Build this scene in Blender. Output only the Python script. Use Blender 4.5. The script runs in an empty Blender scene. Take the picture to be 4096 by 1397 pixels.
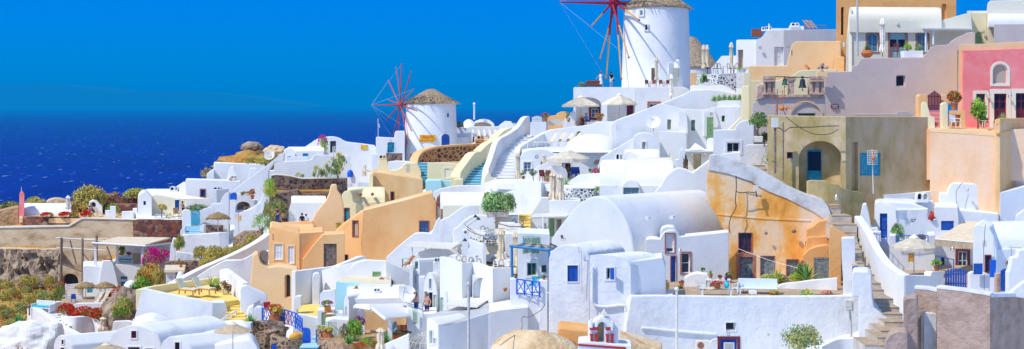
import bpy,bmesh,math,random
from mathutils import Vector,Matrix,noise
from mathutils.geometry import tessellate_polygon
R = math.radians
rnd = random.Random(7)
scene = bpy.context.scene
COL = scene.collection
F,HX,HY = 5500.0,2048.0,425.0
CROPS = dict(S=(0,0,1),A1=(0,500,1.953),A2=(0,900,1.7686),A3=(650,450,1.7586),A4=(650,900,1.7686),
             B1=(1300,200,1.7586),B2=(1300,650,1.953),B3=(1300,950,1.967),B4=(1950,0,1.7586),
             C1=(1950,450,1.7586),C2=(1950,900,1.7686),C3=(2600,0,1.7586),C4=(2600,450,1.7586),
             D1=(2600,900,1.7686),D2=(3250,0,1.4645),D3=(3250,450,1.598),D4=(3250,850,1.6064),
             E1=(1820,860,3.994),E3=(550,730,3.823),E4=(1750,460,2.93),E5=(2050,560,2.93),
             E6=(980,1180,4.05),E7=(3700,320,3.139),E8=(2950,260,2.93))
_k = CROPS['S']
def K(n):
    global _k
    _k = CROPS[n]
def sx(x): return _k[0] + x / _k[2]
def sy(y): return _k[1] + y / _k[2]
def P(x,y,Y): return Vector(((sx(x) - HX) / F * Y,Y,(HY - sy(y)) / F * Y))
def px(n,Y): return n / _k[2] / F * Y

class Pl:
    def __init__(s,x,Y,yaw=0):
        a = R(yaw)
        s.o = Vector(((sx(x) - HX) / F * Y,Y,0))
        s.d = Vector((math.cos(a),math.sin(a),0))
        s.n = Vector((math.sin(a),-math.cos(a),0))
    def hs(s,X,Yp):
        r = Vector(((X - HX) / F,1,(HY - Yp) / F))
        return r * (s.o.dot(s.n) / r.dot(s.n))
    def uz(s,X,Yp):
        p = s.hs(X,Yp)
        return ((p - s.o).dot(s.d),p.z)
    def w(s,u,z,off=.0): return s.o + s.d * u + s.n * off + Vector((0,0,z))
    def at(s,x,y,off=.0): return s.hs(sx(x),sy(y)) + s.n * off

def sp(pts,n=4):
    out = []
    m = len(pts)
    for i in range(m - 1):
        p0,p1,p2,p3 = pts[max(i - 1,0)],pts[i],pts[i + 1],pts[min(i + 2,m - 1)]
        for k in range(n):
            t = k / n
            out.append(tuple(.5 * (2 * b + (c - a) * t + (2 * a - 5 * b + 4 * c - d) * t * t + (3 * b - a - 3 * c + d) * t ** 3)
                             for a,b,c,d in zip(p0,p1,p2,p3)))
    out.append(tuple(pts[-1]))
    return out
def arc(x0,x1,y,yt,n=12):
    return [((x0 + x1) / 2 - (x1 - x0) / 2 * math.cos(math.pi * i / n),y - (y - yt) * math.sin(math.pi * i / n)) for i in range(n + 1)]

MATS = {}
def newmat(name):
    m = bpy.data.materials.new(name)
    m.use_nodes = True
    nt = m.node_tree
    b = nt.nodes['Principled BSDF']
    b.inputs['Specular IOR Level'].default_value = .3
    MATS[name] = m
    return m,nt,b
def N(nt,t,**kw):
    n = nt.nodes.new(t)
    for k,v in kw.items():
        if k in n.inputs: n.inputs[k].default_value = v
        else: setattr(n,k,v)
    return n
def c4(c): return (c[0],c[1],c[2],1)
def pos(nt,sc=(1,1,1)):
    g = N(nt,'ShaderNodeNewGeometry')
    mp = N(nt,'ShaderNodeMapping')
    mp.inputs['Scale'].default_value = sc
    nt.links.new(g.outputs['Position'],mp.inputs['Vector'])
    return mp.outputs['Vector']
def ramp(nt,fac,stops,interp='LINEAR'):
    r = N(nt,'ShaderNodeValToRGB')
    r.color_ramp.interpolation = interp
    e = r.color_ramp.elements
    while len(e) < len(stops): e.new(.5)
    for i,(p,c) in enumerate(stops):
        e[i].position = p
        e[i].color = c4(c) if not isinstance(c,float) else (c,c,c,1)
    nt.links.new(fac,r.inputs['Fac'])
    return r.outputs['Color']
def bump(nt,b,h,s,d):
    bp = N(nt,'ShaderNodeBump')
    bp.inputs['Strength'].default_value = s
    bp.inputs['Distance'].default_value = d
    nt.links.new(h,bp.inputs['Height'])
    nt.links.new(bp.outputs['Normal'],b.inputs['Normal'])
def plaster(name,stops,sc=.5,zs=1.0,bs=.35,bd=.05,rough=.9,det=6):
    m,nt,b = newmat(name)
    v = pos(nt,(1,1,zs))
    n = N(nt,'ShaderNodeTexNoise',Scale=sc,Detail=float(det),Roughness=.62)
    nt.links.new(v,n.inputs['Vector'])
    nt.links.new(ramp(nt,n.outputs['Fac'],stops),b.inputs['Base Color'])
    b.inputs['Roughness'].default_value = rough
    n2 = N(nt,'ShaderNodeTexNoise',Scale=2.2,Detail=5.0,Roughness=.6)
    nt.links.new(pos(nt),n2.inputs['Vector'])
    bump(nt,b,n2.outputs['Fac'],bs,bd * 1.3)
    return m
def stone(name,mortar,stones,sc=2.6,edge=.1,bd=.06,zs=1.3,rnds=.9):
    m,nt,b = newmat(name)
    v = pos(nt,(1,1,zs))
    nz = N(nt,'ShaderNodeTexNoise',Scale=3.0)
    nt.links.new(v,nz.inputs['Vector'])
    mx = N(nt,'ShaderNodeMix',data_type='VECTOR')
    mx.inputs['Factor'].default_value = .08
    nt.links.new(v,mx.inputs[4]); nt.links.new(nz.outputs['Color'],mx.inputs[5])
    vo = N(nt,'ShaderNodeTexVoronoi',feature='DISTANCE_TO_EDGE',Scale=sc,Randomness=rnds)
    vc = N(nt,'ShaderNodeTexVoronoi',feature='F1',Scale=sc,Randomness=rnds)
    nt.links.new(mx.outputs[1],vo.inputs['Vector']); nt.links.new(mx.outputs[1],vc.inputs['Vector'])
    sepc = N(nt,'ShaderNodeSeparateColor')
    nt.links.new(vc.outputs['Color'],sepc.inputs['Color'])
    k = len(stones)
    col = ramp(nt,sepc.outputs[0],[((i + .5) / k,c) for i,c in enumerate(stones)])
    msk = ramp(nt,vo.outputs['Distance'],[(edge * .6,.0),(edge,1.0)])
    mix = N(nt,'ShaderNodeMix',data_type='RGBA')
    nt.links.new(msk,mix.inputs['Factor'])
    mix.inputs[6].default_value = c4(mortar)
    nt.links.new(col,mix.inputs[7])
    nt.links.new(mix.outputs[2],b.inputs['Base Color'])
    b.inputs['Roughness'].default_value = .9
    bump(nt,b,vo.outputs['Distance'],.7,bd)
    return m
def plain(name,c,rough=.6,metal=.0,var=.12,sc=6.0):
    m,nt,b = newmat(name)
    n = N(nt,'ShaderNodeTexNoise',Scale=sc,Detail=3.0)
    nt.links.new(pos(nt),n.inputs['Vector'])
    nt.links.new(ramp(nt,n.outputs['Fac'],[(.3,tuple(x * (1 - var) for x in c)),(.7,tuple(min(x * (1 + var),1) for x in c))]),b.inputs['Base Color'])
    b.inputs['Roughness'].default_value = rough
    b.inputs['Metallic'].default_value = metal
    return m
def leafmat(name,c1,c2,sc=1.6):
    m,nt,b = newmat(name)
    n = N(nt,'ShaderNodeTexNoise',Scale=sc,Detail=4.0)
    nt.links.new(pos(nt),n.inputs['Vector'])
    nt.links.new(ramp(nt,n.outputs['Fac'],[(.35,c1),(.65,c2)]),b.inputs['Base Color'])
    b.inputs['Roughness'].default_value = .65
    return m

W1,W2 = (.83,.83,.83),(.77,.775,.79)
plaster('white',[(.26,(.62,.62,.62)),(.4,W2),(.58,W1)],.45,zs=.6)
plaster('white_worn',[(.3,(.52,.5,.48)),(.45,(.74,.75,.78)),(.65,W1)],.8,bs=.6)
plaster('white_rough',[(.28,(.64,.65,.67)),(.42,(.76,.77,.79)),(.6,W1)],.9,zs=.6,bs=.6,bd=.08)
plaster('cream',[(.35,(.82,.71,.42)),(.65,(.86,.77,.5))],.5)
plaster('cream_pale',[(.35,(.83,.76,.57)),(.65,(.86,.8,.64))],.5)
plaster('peach',[(.3,(.83,.43,.16)),(.5,(.9,.52,.22)),(.7,(.91,.57,.28))],.45,zs=.7,bs=.5)
plaster('peach_pale',[(.3,(.88,.55,.26)),(.7,(.91,.64,.36))],.5)
plaster('sand',[(.3,(.7,.42,.18)),(.5,(.82,.52,.26)),(.68,(.85,.6,.35))],.6,zs=.3,bs=.6)
plaster('orange',[(.3,(.55,.25,.06)),(.39,(.88,.38,.06)),(.48,(.9,.48,.15)),(.53,(.88,.6,.33)),(.68,(.85,.68,.5))],.55,zs=.55,bs=.8,det=9)
plaster('orange_block',[(.3,(.74,.34,.1)),(.7,(.84,.48,.2))],.5,bs=.6)
plaster('band',[(.3,(.5,.47,.42)),(.5,(.68,.67,.64)),(.7,(.76,.76,.74))],1.1,bs=.8)
plaster('olive',[(.3,(.36,.26,.08)),(.44,(.5,.37,.14)),(.55,(.6,.46,.24)),(.64,(.76,.57,.34))],.55,zs=.6,bs=.6,det=8)
plaster('olive_shaded',[(.3,(.43,.29,.12)),(.5,(.58,.4,.2)),(.7,(.67,.47,.3))],.7,zs=.6,bs=.6,det=8)  # olive for the face turned from the sun, colour lifted against its dark shade
plaster('pinkwall',[(.3,(.82,.09,.09)),(.42,(.93,.23,.22)),(.7,(.95,.34,.33))],.6,bs=.4,det=8)
plaster('pinkstep',[(.3,(.74,.3,.3)),(.7,(.8,.4,.38))],.6)
plaster('stucco',[(.3,(.61,.5,.45)),(.7,(.69,.58,.53))],.5,bs=.4,bd=.04)
plaster('rosestucco',[(.3,(.8,.47,.26)),(.5,(.86,.57,.36)),(.7,(.87,.65,.48))],.5,zs=.4,bs=.6)
plaster('brownstucco',[(.3,(.33,.22,.17)),(.5,(.45,.32,.255)),(.72,(.53,.4,.33))],1.0,bs=1.0,bd=.12,det=9)
plaster('grayrock',[(.3,(.18,.12,.09)),(.5,(.38,.28,.2)),(.7,(.58,.45,.3))],.8,bs=1.0,bd=.3,det=9)
plaster('rock',[(.3,(.28,.15,.07)),(.5,(.5,.32,.16)),(.7,(.62,.46,.28))],.55,bs=1.0,bd=.3,det=9)
plaster('rockpale',[(.3,(.5,.3,.14)),(.48,(.72,.52,.3)),(.7,(.82,.68,.48))],.8,bs=1.0,bd=.2,det=8)
plaster('earth',[(.3,(.34,.14,.04)),(.45,(.55,.25,.06)),(.55,(.48,.33,.07)),(.7,(.62,.42,.18))],.35,bs=1.0,bd=.3,det=10)
plaster('concrete',[(.36,(.42,.29,.16)),(.48,(.68,.52,.33)),(.64,(.78,.63,.43))],.4,zs=2.2,bs=.7,det=9)
plaster('paving',[(.3,(.34,.24,.16)),(.7,(.54,.42,.29))],2.0,bs=.7)
plaster('stepstone',[(.3,(.46,.4,.33)),(.7,(.66,.6,.52))],1.5,bs=.5)
plaster('yellow',[(.3,(.86,.6,.13)),(.7,(.88,.66,.2))],.8,bs=.2)
plaster('creamfloor',[(.3,(.72,.62,.42)),(.7,(.78,.7,.52))],.8,bs=.3)
plaster('bluestep',[(.3,(.05,.33,.43)),(.7,(.09,.42,.52))],.8,bs=.3)
plaster('bluepale',[(.3,(.35,.58,.7)),(.7,(.45,.66,.76))],.8,bs=.3)
plaster('aquawall',[(.3,(.4,.72,.76)),(.7,(.52,.78,.82))],.5,bs=.3)
plaster('carved',[(.3,(.42,.27,.21)),(.55,(.66,.46,.34)),(.7,(.72,.56,.43))],1.6,bs=1.0,bd=.1,det=8)
stone('stone_orange',(.6,.3,.12),[(.12,.05,.03),(.2,.08,.05),(.15,.08,.06),(.25,.12,.07)],1.9,.16)
stone('stone_dark',(.3,.22,.17),[(.07,.05,.05),(.14,.08,.07),(.18,.1,.07),(.3,.2,.13)],2.4,.06)
stone('stone_red',(.1,.05,.04),[(.28,.08,.05),(.1,.05,.05),(.34,.14,.08),(.2,.07,.06),(.36,.24,.15)],1.9,.05)
stone('stone_tan',(.5,.36,.22),[(.13,.08,.07),(.33,.2,.12),(.22,.12,.09),(.4,.27,.17)],3.2,.12)
stone('stone_dots',(.83,.83,.82),[(.06,.06,.07),(.1,.09,.1),(.8,.8,.8),(.14,.13,.13)],3.6,.17,bd=.03)
stone('cobble',(.45,.38,.3),[(.2,.16,.13),(.33,.27,.21),(.4,.33,.27)],4.0,.08)
plain('frame_white',(.78,.78,.77)); plain('frame_red',(.22,.045,.04)); plain('frame_maroon',(.16,.025,.045))
plain('redstone',(.4,.17,.13),.9,sc=14,var=.4); plain('wood',(.3,.13,.05),sc=9,var=.3); plain('woodpale',(.5,.3,.15),sc=9,var=.25)
plain('weathered',(.24,.18,.15),.9,var=.35); plain('graydoor',(.2,.24,.25),.8,var=.45,sc=5)
plain('blue',(.015,.09,.42),.45); plain('bluebright',(.01,.12,.62),.4); plain('teal',(.02,.3,.42),.5,var=.25)
plain('turquoise',(.03,.4,.58),.45); plain('pergolablue',(.02,.2,.46),.5); plain('green',(.25,.42,.2),.5); plain('greenpale',(.4,.6,.45),.5); plain('bluegray',(.32,.52,.56),.5)
plain('canvas',(.74,.62,.45),.9,sc=3); plain('canvas_white',(.88,.82,.7),.9,sc=3); plain('canvas_tan',(.66,.56,.42),.9,sc=3)
plain('metal',(.45,.46,.48),.4,.6); plain('darkmetal',(.03,.03,.035),.5); plain('pole_gray',(.5,.5,.5),.5)
plain('terracotta',(.55,.17,.06),.8); plain('terradark',(.33,.1,.05),.8); plain('ochrepot',(.72,.36,.05),.7)
plain('whitepaint',(.8,.8,.8),.5,var=.03); plain('plastic',(.72,.78,.82),.35,var=.03); plain('offwhite',(.72,.7,.62),.6)
plain('black',(.012,.012,.014),.6); plain('charcoal',(.06,.065,.08),.7); plain('signyellow',(.78,.42,.02),.6,sc=2.5,var=.25)
plain('red',(.5,.02,.03),.5); plain('darkred',(.32,.015,.05),.5,var=.3); plain('redpaint',(.42,.03,.03),.6); plain('pinkmill',(.42,.09,.1),.6)
plain('yellowwood',(.66,.33,.06),.6,var=.3); plain('orangewood',(.62,.24,.04),.5); plain('cushion',(.66,.66,.5),.9); plain('aqua',(.05,.5,.6),.6)
plain('rug',(.6,.1,.06),.9,var=.5); plain('skin',(.6,.3,.19),.6,var=.05); plain('hairdark',(.025,.014,.01),.6); plain('hairred',(.22,.07,.03),.6)
plain('purple',(.14,.02,.16),.9); plain('jeans',(.03,.07,.22),.9); plain('whitecloth',(.78,.77,.75),.9); plain('blackcloth',(.015,.016,.02),.9); plain('bluecloth',(.06,.2,.5),.9)
plain('pinkcloth',(.75,.12,.35),.9); plain('bronze',(.05,.14,.09),.6,.3,var=.4); plain('bronzedark',(.03,.05,.06),.5,.4); plain('orangeplastic',(.75,.22,.02),.4)
plain('wicker',(.2,.07,.04),.8,var=.4,sc=20)
m,nt,b = newmat('glass'); b.inputs['Base Color'].default_value = (.03,.05,.08,1); b.inputs['Roughness'].default_value = .12; b.inputs['Specular IOR Level'].default_value = .5
m,nt,b = newmat('glassdark'); b.inputs['Base Color'].default_value = (.01,.012,.03,1); b.inputs['Roughness'].default_value = .3
m,nt,b = newmat('glassblue'); b.inputs['Base Color'].default_value = (.10,.2,.32,1); b.inputs['Roughness'].default_value = .15
m,nt,b = newmat('curtain'); b.inputs['Base Color'].default_value = (.5,.4,.3,1); b.inputs['Roughness'].default_value = .8
leafmat('leaf_green',(.0653,.196,.0261),(.217,.435,.0653)); leafmat('leaf_olive',(.109,.186,.0653),(.326,.413,.162)); leafmat('leaf_dry',(.348,.261,.0544),(.652,.478,.109))
leafmat('leaf_scrub',(.36,.33,.05),(.6,.5,.12)); leafmat('leaf_yellow',(.652,.522,.0653),(.7,.652,.131)); leafmat('leaf_rust',(.435,.131,.0435),(.7,.304,.087)); leafmat('leaf_agave',(.217,.435,.131),(.478,.696,.261))
leafmat('leaf_lime',(.217,.435,.0217),(.435,.652,.0653)); leafmat('leaf_dark',(.0435,.0761,.0261),(.131,.152,.0653)); leafmat('leaf_brown',(.152,.0761,.0326),(.348,.196,.087))
plain('fl_red',(.7,.02,.01),.7); plain('fl_magenta',(.72,.01,.3),.7); plain('fl_purple',(.4,.03,.45),.7); plain('fl_pink',(.75,.1,.28),.7); plain('fl_orange',(.75,.2,.02),.7)
plain('bark',(.16,.1,.06),.9,var=.4,sc=12)
def thatchmat(name,stops,ang=16.0):
    m,nt,b = newmat(name)
    n = N(nt,'ShaderNodeTexNoise',Scale=1.0,Detail=8.0,Roughness=.75)
    nt.links.new(pos(nt,(5,5,1.2)),n.inputs['Vector'])
    nt.links.new(ramp(nt,n.outputs['Fac'],stops),b.inputs['Base Color'])
    b.inputs['Roughness'].default_value = 1.0
    bump(nt,b,n.outputs['Fac'],1.0,.25)
thatchmat('thatch',[(.35,(.2,.14,.09)),(.5,(.44,.33,.22)),(.65,(.62,.5,.36))])
thatchmat('straw',[(.35,(.2,.12,.05)),(.5,(.4,.27,.12)),(.65,(.58,.42,.22))])

CUR = None
ORG = {}
def tag(o,label,cat,group=None,kind=None):
    if label: o['label'] = label
    if cat: o['category'] = cat
    if group: o['group'] = group
    if kind: o['kind'] = kind
    return o
def T(name,label,cat,loc,group=None):
    global CUR
    o = bpy.data.objects.new(name,None)
    COL.objects.link(o)
    o.empty_display_size = .3
    o.location = loc
    ORG[o] = Vector(loc)
    CUR = tag(o,label,cat,group)
    return o
def obj(name,bm,mats,par='cur',ang=38,tri=False):
    if par == 'cur': par = CUR
    me = bpy.data.meshes.new(name)
    bm.to_mesh(me)
    bm.free()
    o = bpy.data.objects.new(name,me)
    COL.objects.link(o)
    for mm in ([mats] if isinstance(mats,str) else mats): me.materials.append(MATS[mm])
    if par is not None:
        org = ORG[par]
        me.transform(Matrix.Translation(-org))
        o.parent = par
        ORG[o] = org
    else: ORG[o] = Vector((0,0,0))
    if ang:
        me.shade_smooth()
        me.set_sharp_from_angle(angle=R(ang))
    if ang == 38 and len(me.polygons) < 900:
        wn = o.modifiers.new('Weighted Normal','WEIGHTED_NORMAL'); wn.keep_sharp = True; wn.weight = 60
    return o
def single(name,label,cat,bm,mats,group=None,kind=None,loc=None,ang=38):
    o = obj(name,bm,mats,None,ang)
    if loc is not None:
        o.data.transform(Matrix.Translation(-Vector(loc)))
        o.location = loc
    return tag(o,label,cat,group,kind)
def bevel(bm,w,seg=2,skip=(),ang=33):
    if w <= 0: return
    w *= .65
    bmesh.ops.recalc_face_normals(bm,faces=bm.faces)
    sk = set(skip)
    es = [e for e in bm.edges if len(e.link_faces) == 2 and e.calc_face_angle(0) > R(ang) and not (e.verts[0] in sk or e.verts[1] in sk)]
    if es: bmesh.ops.bevel(bm,geom=es,offset=w,segments=seg,profile=.5,affect='EDGES',clamp_overlap=True)
def area(l): return .5 * sum(l[i][0] * l[(i + 1) % len(l)][1] - l[(i + 1) % len(l)][0] * l[i][1] for i in range(len(l)))
def slab(bm,pl,loop,d0,d1,dirv=None,holes=(),mi=0):
    """closed slab: loop of (u,z) from offset d1 (front) back to d0; holes = [(loop,depth)] pockets from the front"""
    loop = list(loop)
    if area(loop) < 0: loop.reverse()
    if dirv is None: back = lambda p: p - pl.n * (d1 - d0)
    else: back = lambda p: p + dirv * (d1 - d0)
    fr = [pl.w(u,z,d1) for u,z in loop]
    vf = [bm.verts.new(p) for p in fr]
    vb = [bm.verts.new(back(p)) for p in fr]
    n = len(loop)
    fs,hv = [],[]
    for i in range(n):
        j = (i + 1) % n
        fs.append(bm.faces.new((vf[i],vb[i],vb[j],vf[j])))
    fs.append(bm.faces.new(vb[::-1]))
    if not holes: fs.append(bm.faces.new(vf))
    else:
        polys = [[Vector((u,z,0)) for u,z in loop]]
        allv,alluv = list(vf),list(loop)
        for hl,dep in holes:
            hl = list(hl)
            if area(hl) > 0: hl.reverse()
            polys.append([Vector((u,z,0)) for u,z in hl])
            v1 = [bm.verts.new(pl.w(u,z,d1)) for u,z in hl]
            v2 = [bm.verts.new(pl.w(u,z,d1 - dep)) for u,z in hl]
            allv += v1; alluv += hl; hv += v1 + v2
            for i in range(len(hl)):
                j = (i + 1) % len(hl)
                fs.append(bm.faces.new((v1[i],v2[i],v2[j],v1[j])))
            fs.append(bm.faces.new(v2[::-1]))
        for t in tessellate_polygon(polys):
            q = [allv[i] for i in t]
            if area([alluv[i] for i in t]) < 0: q.reverse()
            try: fs.append(bm.faces.new(q))
            except ValueError: pass
    for f in fs: f.material_index = mi
    return hv
def ring(bm,pl,out,inn,d0,d1):
    n = len(out)
    q = [[bm.verts.new(pl.w(u,z,d)) for u,z in l] for l,d in ((out,d1),(inn,d1),(inn,d0),(out,d0))]
    for i in range(n):
        j = (i + 1) % n
        for a,b_ in ((0,1),(1,2),(2,3),(3,0)):
            bm.faces.new((q[a][i],q[a][j],q[b_][j],q[b_][i]))
def rect(u0,z0,u1,z1): return [(u0,z0),(u1,z0),(u1,z1),(u0,z1)]
def inset(loop,m):
    us = [p[0] for p in loop]; zs = [p[1] for p in loop]
    cu,cz = (min(us) + max(us)) / 2,(min(zs) + max(zs)) / 2
    fu = 1 - m / max((max(us) - min(us)) / 2,1e-4); fz = 1 - m / max((max(zs) - min(zs)) / 2,1e-4)
    return [(cu + (u - cu) * fu,cz + (z - cz) * fz) for u,z in loop]
def box(bm,c,s,rz=0,mi=0):
    m = Matrix.Translation(c) @ Matrix.Rotation(rz,4,'Z') @ Matrix.Diagonal((s[0],s[1],s[2],1))
    r = bmesh.ops.create_cube(bm,size=1,matrix=m)
    for f in {f for v in r['verts'] for f in v.link_faces}: f.material_index = mi
def tube(bm,p0,p1,r0,r1=None,seg=7,mi=0):
    p0,p1 = Vector(p0),Vector(p1)
    r1 = r0 if r1 is None else r1
    d = p1 - p0
    if d.length < 1e-5: return
    q = d.to_track_quat('Z','Y')
    a = [[bm.verts.new(p + q @ Vector((r * math.cos(2 * math.pi * i / seg),r * math.sin(2 * math.pi * i / seg),0))) for i in range(seg)] for p,r in ((p0,r0),(p1,r1))]
    fs = [bm.faces.new((a[0][i],a[0][(i + 1) % seg],a[1][(i + 1) % seg],a[1][i])) for i in range(seg)]
    fs += [bm.faces.new(a[0][::-1]),bm.faces.new(a[1])]
    for f in fs: f.material_index = mi
def path(bm,pts,r,seg=5,mi=0):
    for a,b_ in zip(pts,pts[1:]): tube(bm,a,b_,r,r,seg,mi)
def lathe(bm,c,prof,seg=24,mi=0,q=None,sy_=1.0):
    c = Vector(c)
    rows = []
    for r,z in prof:
        row = []
        for i in range(seg):
            v = Vector((r * math.cos(2 * math.pi * i / seg),r * sy_ * math.sin(2 * math.pi * i / seg),z))
            row.append(bm.verts.new(c + (q @ v if q else v)))
        rows.append(row)
    for a,b_ in zip(rows,rows[1:]):
        for i in range(seg):
            bm.faces.new((a[i],a[(i + 1) % seg],b_[(i + 1) % seg],b_[i])).material_index = mi
    for row,fl in ((rows[0],True),(rows[-1],False)):
        bm.faces.new(row[::-1] if fl else row).material_index = mi
def ball(bm,c,r,mi=0,sub=1,s=(1,1,1)):
    m = Matrix.Translation(c) @ Matrix.Diagonal((s[0],s[1],s[2],1))
    k = bmesh.ops.create_icosphere(bm,subdivisions=sub,radius=r,matrix=m)
    for f in {f for v in k['verts'] for f in v.link_faces}: f.material_index = mi

def hpoly(x0,y0,x1,y1,arch):
    if arch:
        ys = y0 + min((x1 - x0) / 2 * (arch if arch is not True else 1),(y1 - y0) * .8)
        p = [(x1,y1),(x0,y1)] + arc(x0,x1,ys,y0,10)
    else: p = [(x0,y0),(x1,y0),(x1,y1),(x0,y1)]
    return [(sx(a),sy(c)) for a,c in p]
def win(x0,y0,x1,y1,fr='frame_white',nx=2,ny=2,trim=None,rev=.18,arch=False,glass='glass',shut=None,tw=.1,label=None):
    return dict(t='win',poly=hpoly(x0,y0,x1,y1,arch),fr=fr,nx=nx,ny=ny,trim=trim,rev=rev,arch=arch,glass=glass,shut=shut,tw=tw,label=label)
def door(x0,y0,x1,y1,col='blue',nx=2,ny=3,trim=None,rev=.2,arch=False,glass=None,tw=.1,label=None):
    return dict(t='door',poly=hpoly(x0,y0,x1,y1,arch),fr=col,nx=nx,ny=ny,trim=trim,rev=rev,arch=arch,glass=glass,tw=tw,label=label)
def pocket(x0,y0,x1,y1,rev=1.0,arch=False,back=None):
    return dict(t='pocket',poly=hpoly(x0,y0,x1,y1,arch),rev=rev,back=back)
def build_op(op,pl,off,par):
    lp = [pl.uz(X,Y_) for X,Y_ in op['poly']]
    if area(lp) < 0: lp.reverse()
    us = [p[0] for p in lp]; zs = [p[1] for p in lp]
    u0,u1,z0,z1 = min(us),max(us),min(zs),max(zs)
    w,h = u1 - u0,z1 - z0
    r = op['rev']
    if op['t'] == 'pocket':
        if op['back']:
            bm = bmesh.new(); slab(bm,pl,inset(lp,.02),off - r + .003,off - r + .03); obj('recess',bm,op['back'],par)
        return
    fw = min(.07,w * .14)
    if op['t'] == 'win':
        bm = bmesh.new()
        ring(bm,pl,lp,inset(lp,fw),off - r + .01,off - r + .09)
        for i in range(1,op['nx']):
            u = u0 + w * i / op['nx']
            slab(bm,pl,rect(u - fw * .35,z0 + fw,u + fw * .35,z1 - fw * (1.2 if not op['arch'] else 1)),off - r + .01,off - r + .075)
        for i in range(1,op['ny']):
            z = z0 + h * i / op['ny'] * (.8 if op['arch'] else 1)
            slab(bm,pl,rect(u0 + fw,z - fw * .3,u1 - fw,z + fw * .3),off - r + .01,off - r + .07)
        o = obj('window',bm,op['fr'],par,30)
        bm = bmesh.new(); slab(bm,pl,inset(lp,.02),off - r + .005,off - r + .03); obj('pane',bm,op['glass'],o,30)
        if op['shut']:
            for s in (-1,1):
                bm = bmesh.new()
                e = u0 if s < 0 else u1
                slab(bm,pl,rect(min(e,e + s * w * .46),z0 + .02,max(e,e + s * w * .46),z1 - .02),off + .012,off + .055)
                slab(bm,pl,inset(rect(min(e,e + s * w * .46),z0 + .02,max(e,e + s * w * .46),z1 - .02),.07),off + .055,off + .07)
                obj('shutter',bm,op['shut'],o,30)
    else:
        bm = bmesh.new()
        slab(bm,pl,inset(lp,.012),off - r + .01,off - r + .05)
        nx,ny = op['nx'],op['ny']
        g = max(.02,w * .05)
        cells = []
        hh = h * (.72 if op['arch'] else .97)
        for i in range(nx):
            for j in range(ny):
                a = rect(u0 + w * i / nx + g,z0 + hh * j / ny + g * 1.3,u0 + w * (i + 1) / nx - g,z0 + hh * (j + 1) / ny - g * .7)
                if a[1][0] - a[0][0] > .03 and a[2][1] - a[1][1] > .03: cells.append((j,a))
        gl = [a for j,a in cells if op['glass'] and j >= ny / 2 - .6 and j > 0]
        for j,a in cells:
            if a not in gl: ring(bm,pl,a,inset(a,min(.04,w * .05)),off - r + .05,off - r + .075)
            else: ring(bm,pl,inset(a,-.012),a,off - r + .05,off - r + .08)
        o = obj('door',bm,op['fr'],par,30)
        if gl:
            bm = bmesh.new()
            for a in gl: slab(bm,pl,a,off - r + .05,off - r + .06)
            obj('pane',bm,op['glass'],o,30)
        bm = bmesh.new()
        hu = u0 + w * (.56 if nx == 2 else .85)
        tube(bm,pl.w(hu,z0 + h * .45,off - r + .1),pl.w(hu,z0 + h * .52,off - r + .1),.02)
        tube(bm,pl.w(hu,z0 + h * .485,off - r + .03),pl.w(hu,z0 + h * .485,off - r + .1),.012)
        obj('handle',bm,'darkmetal',o,30)
    if op['label']: o['label'] = op['label']
    if op['trim']:
        bm = bmesh.new()
        ring(bm,pl,inset(lp,-op['tw']),inset(lp,.004),off - .03,off + .045)
        bevel(bm,.012,1)
        obj('trim',bm,op['trim'],o,30)

def prism(name,pts,pl,depth,mat,ops=(),bev=.09,ext=None,off=.0,par='cur'):
    """vertical face traced on a plane,carried back by its own real depth"""
    if par == 'cur': par = CUR
    loop = [pl.uz(sx(p[0]),sy(p[1])) for p in pts]
    if name.endswith('wall') or name in ('buttress','pier','pillar','gable','wing'):
        zm = min(z for u,z in loop)
        loop = [(u,z - 3.5 if z < zm + .6 else z) for u,z in loop]
    dirv = None if ext is None else Vector((math.sin(R(ext)),math.cos(R(ext)),0))
    if ext is None and depth > .9:
        c = pl.w(sum(p[0] for p in loop) / len(loop),0)
        dirv = Vector((c.x,c.y,0)).normalized()
    bm = bmesh.new()
    holes = [([pl.uz(X,Y_) for X,Y_ in o['poly']],o['rev']) for o in ops]
    hv = slab(bm,pl,loop,off - depth,off,dirv,holes)
    bevel(bm,bev,2,hv)
    o = obj(name,bm,mat,par)
    for op in ops: build_op(op,pl,off,par)
    return o
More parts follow.
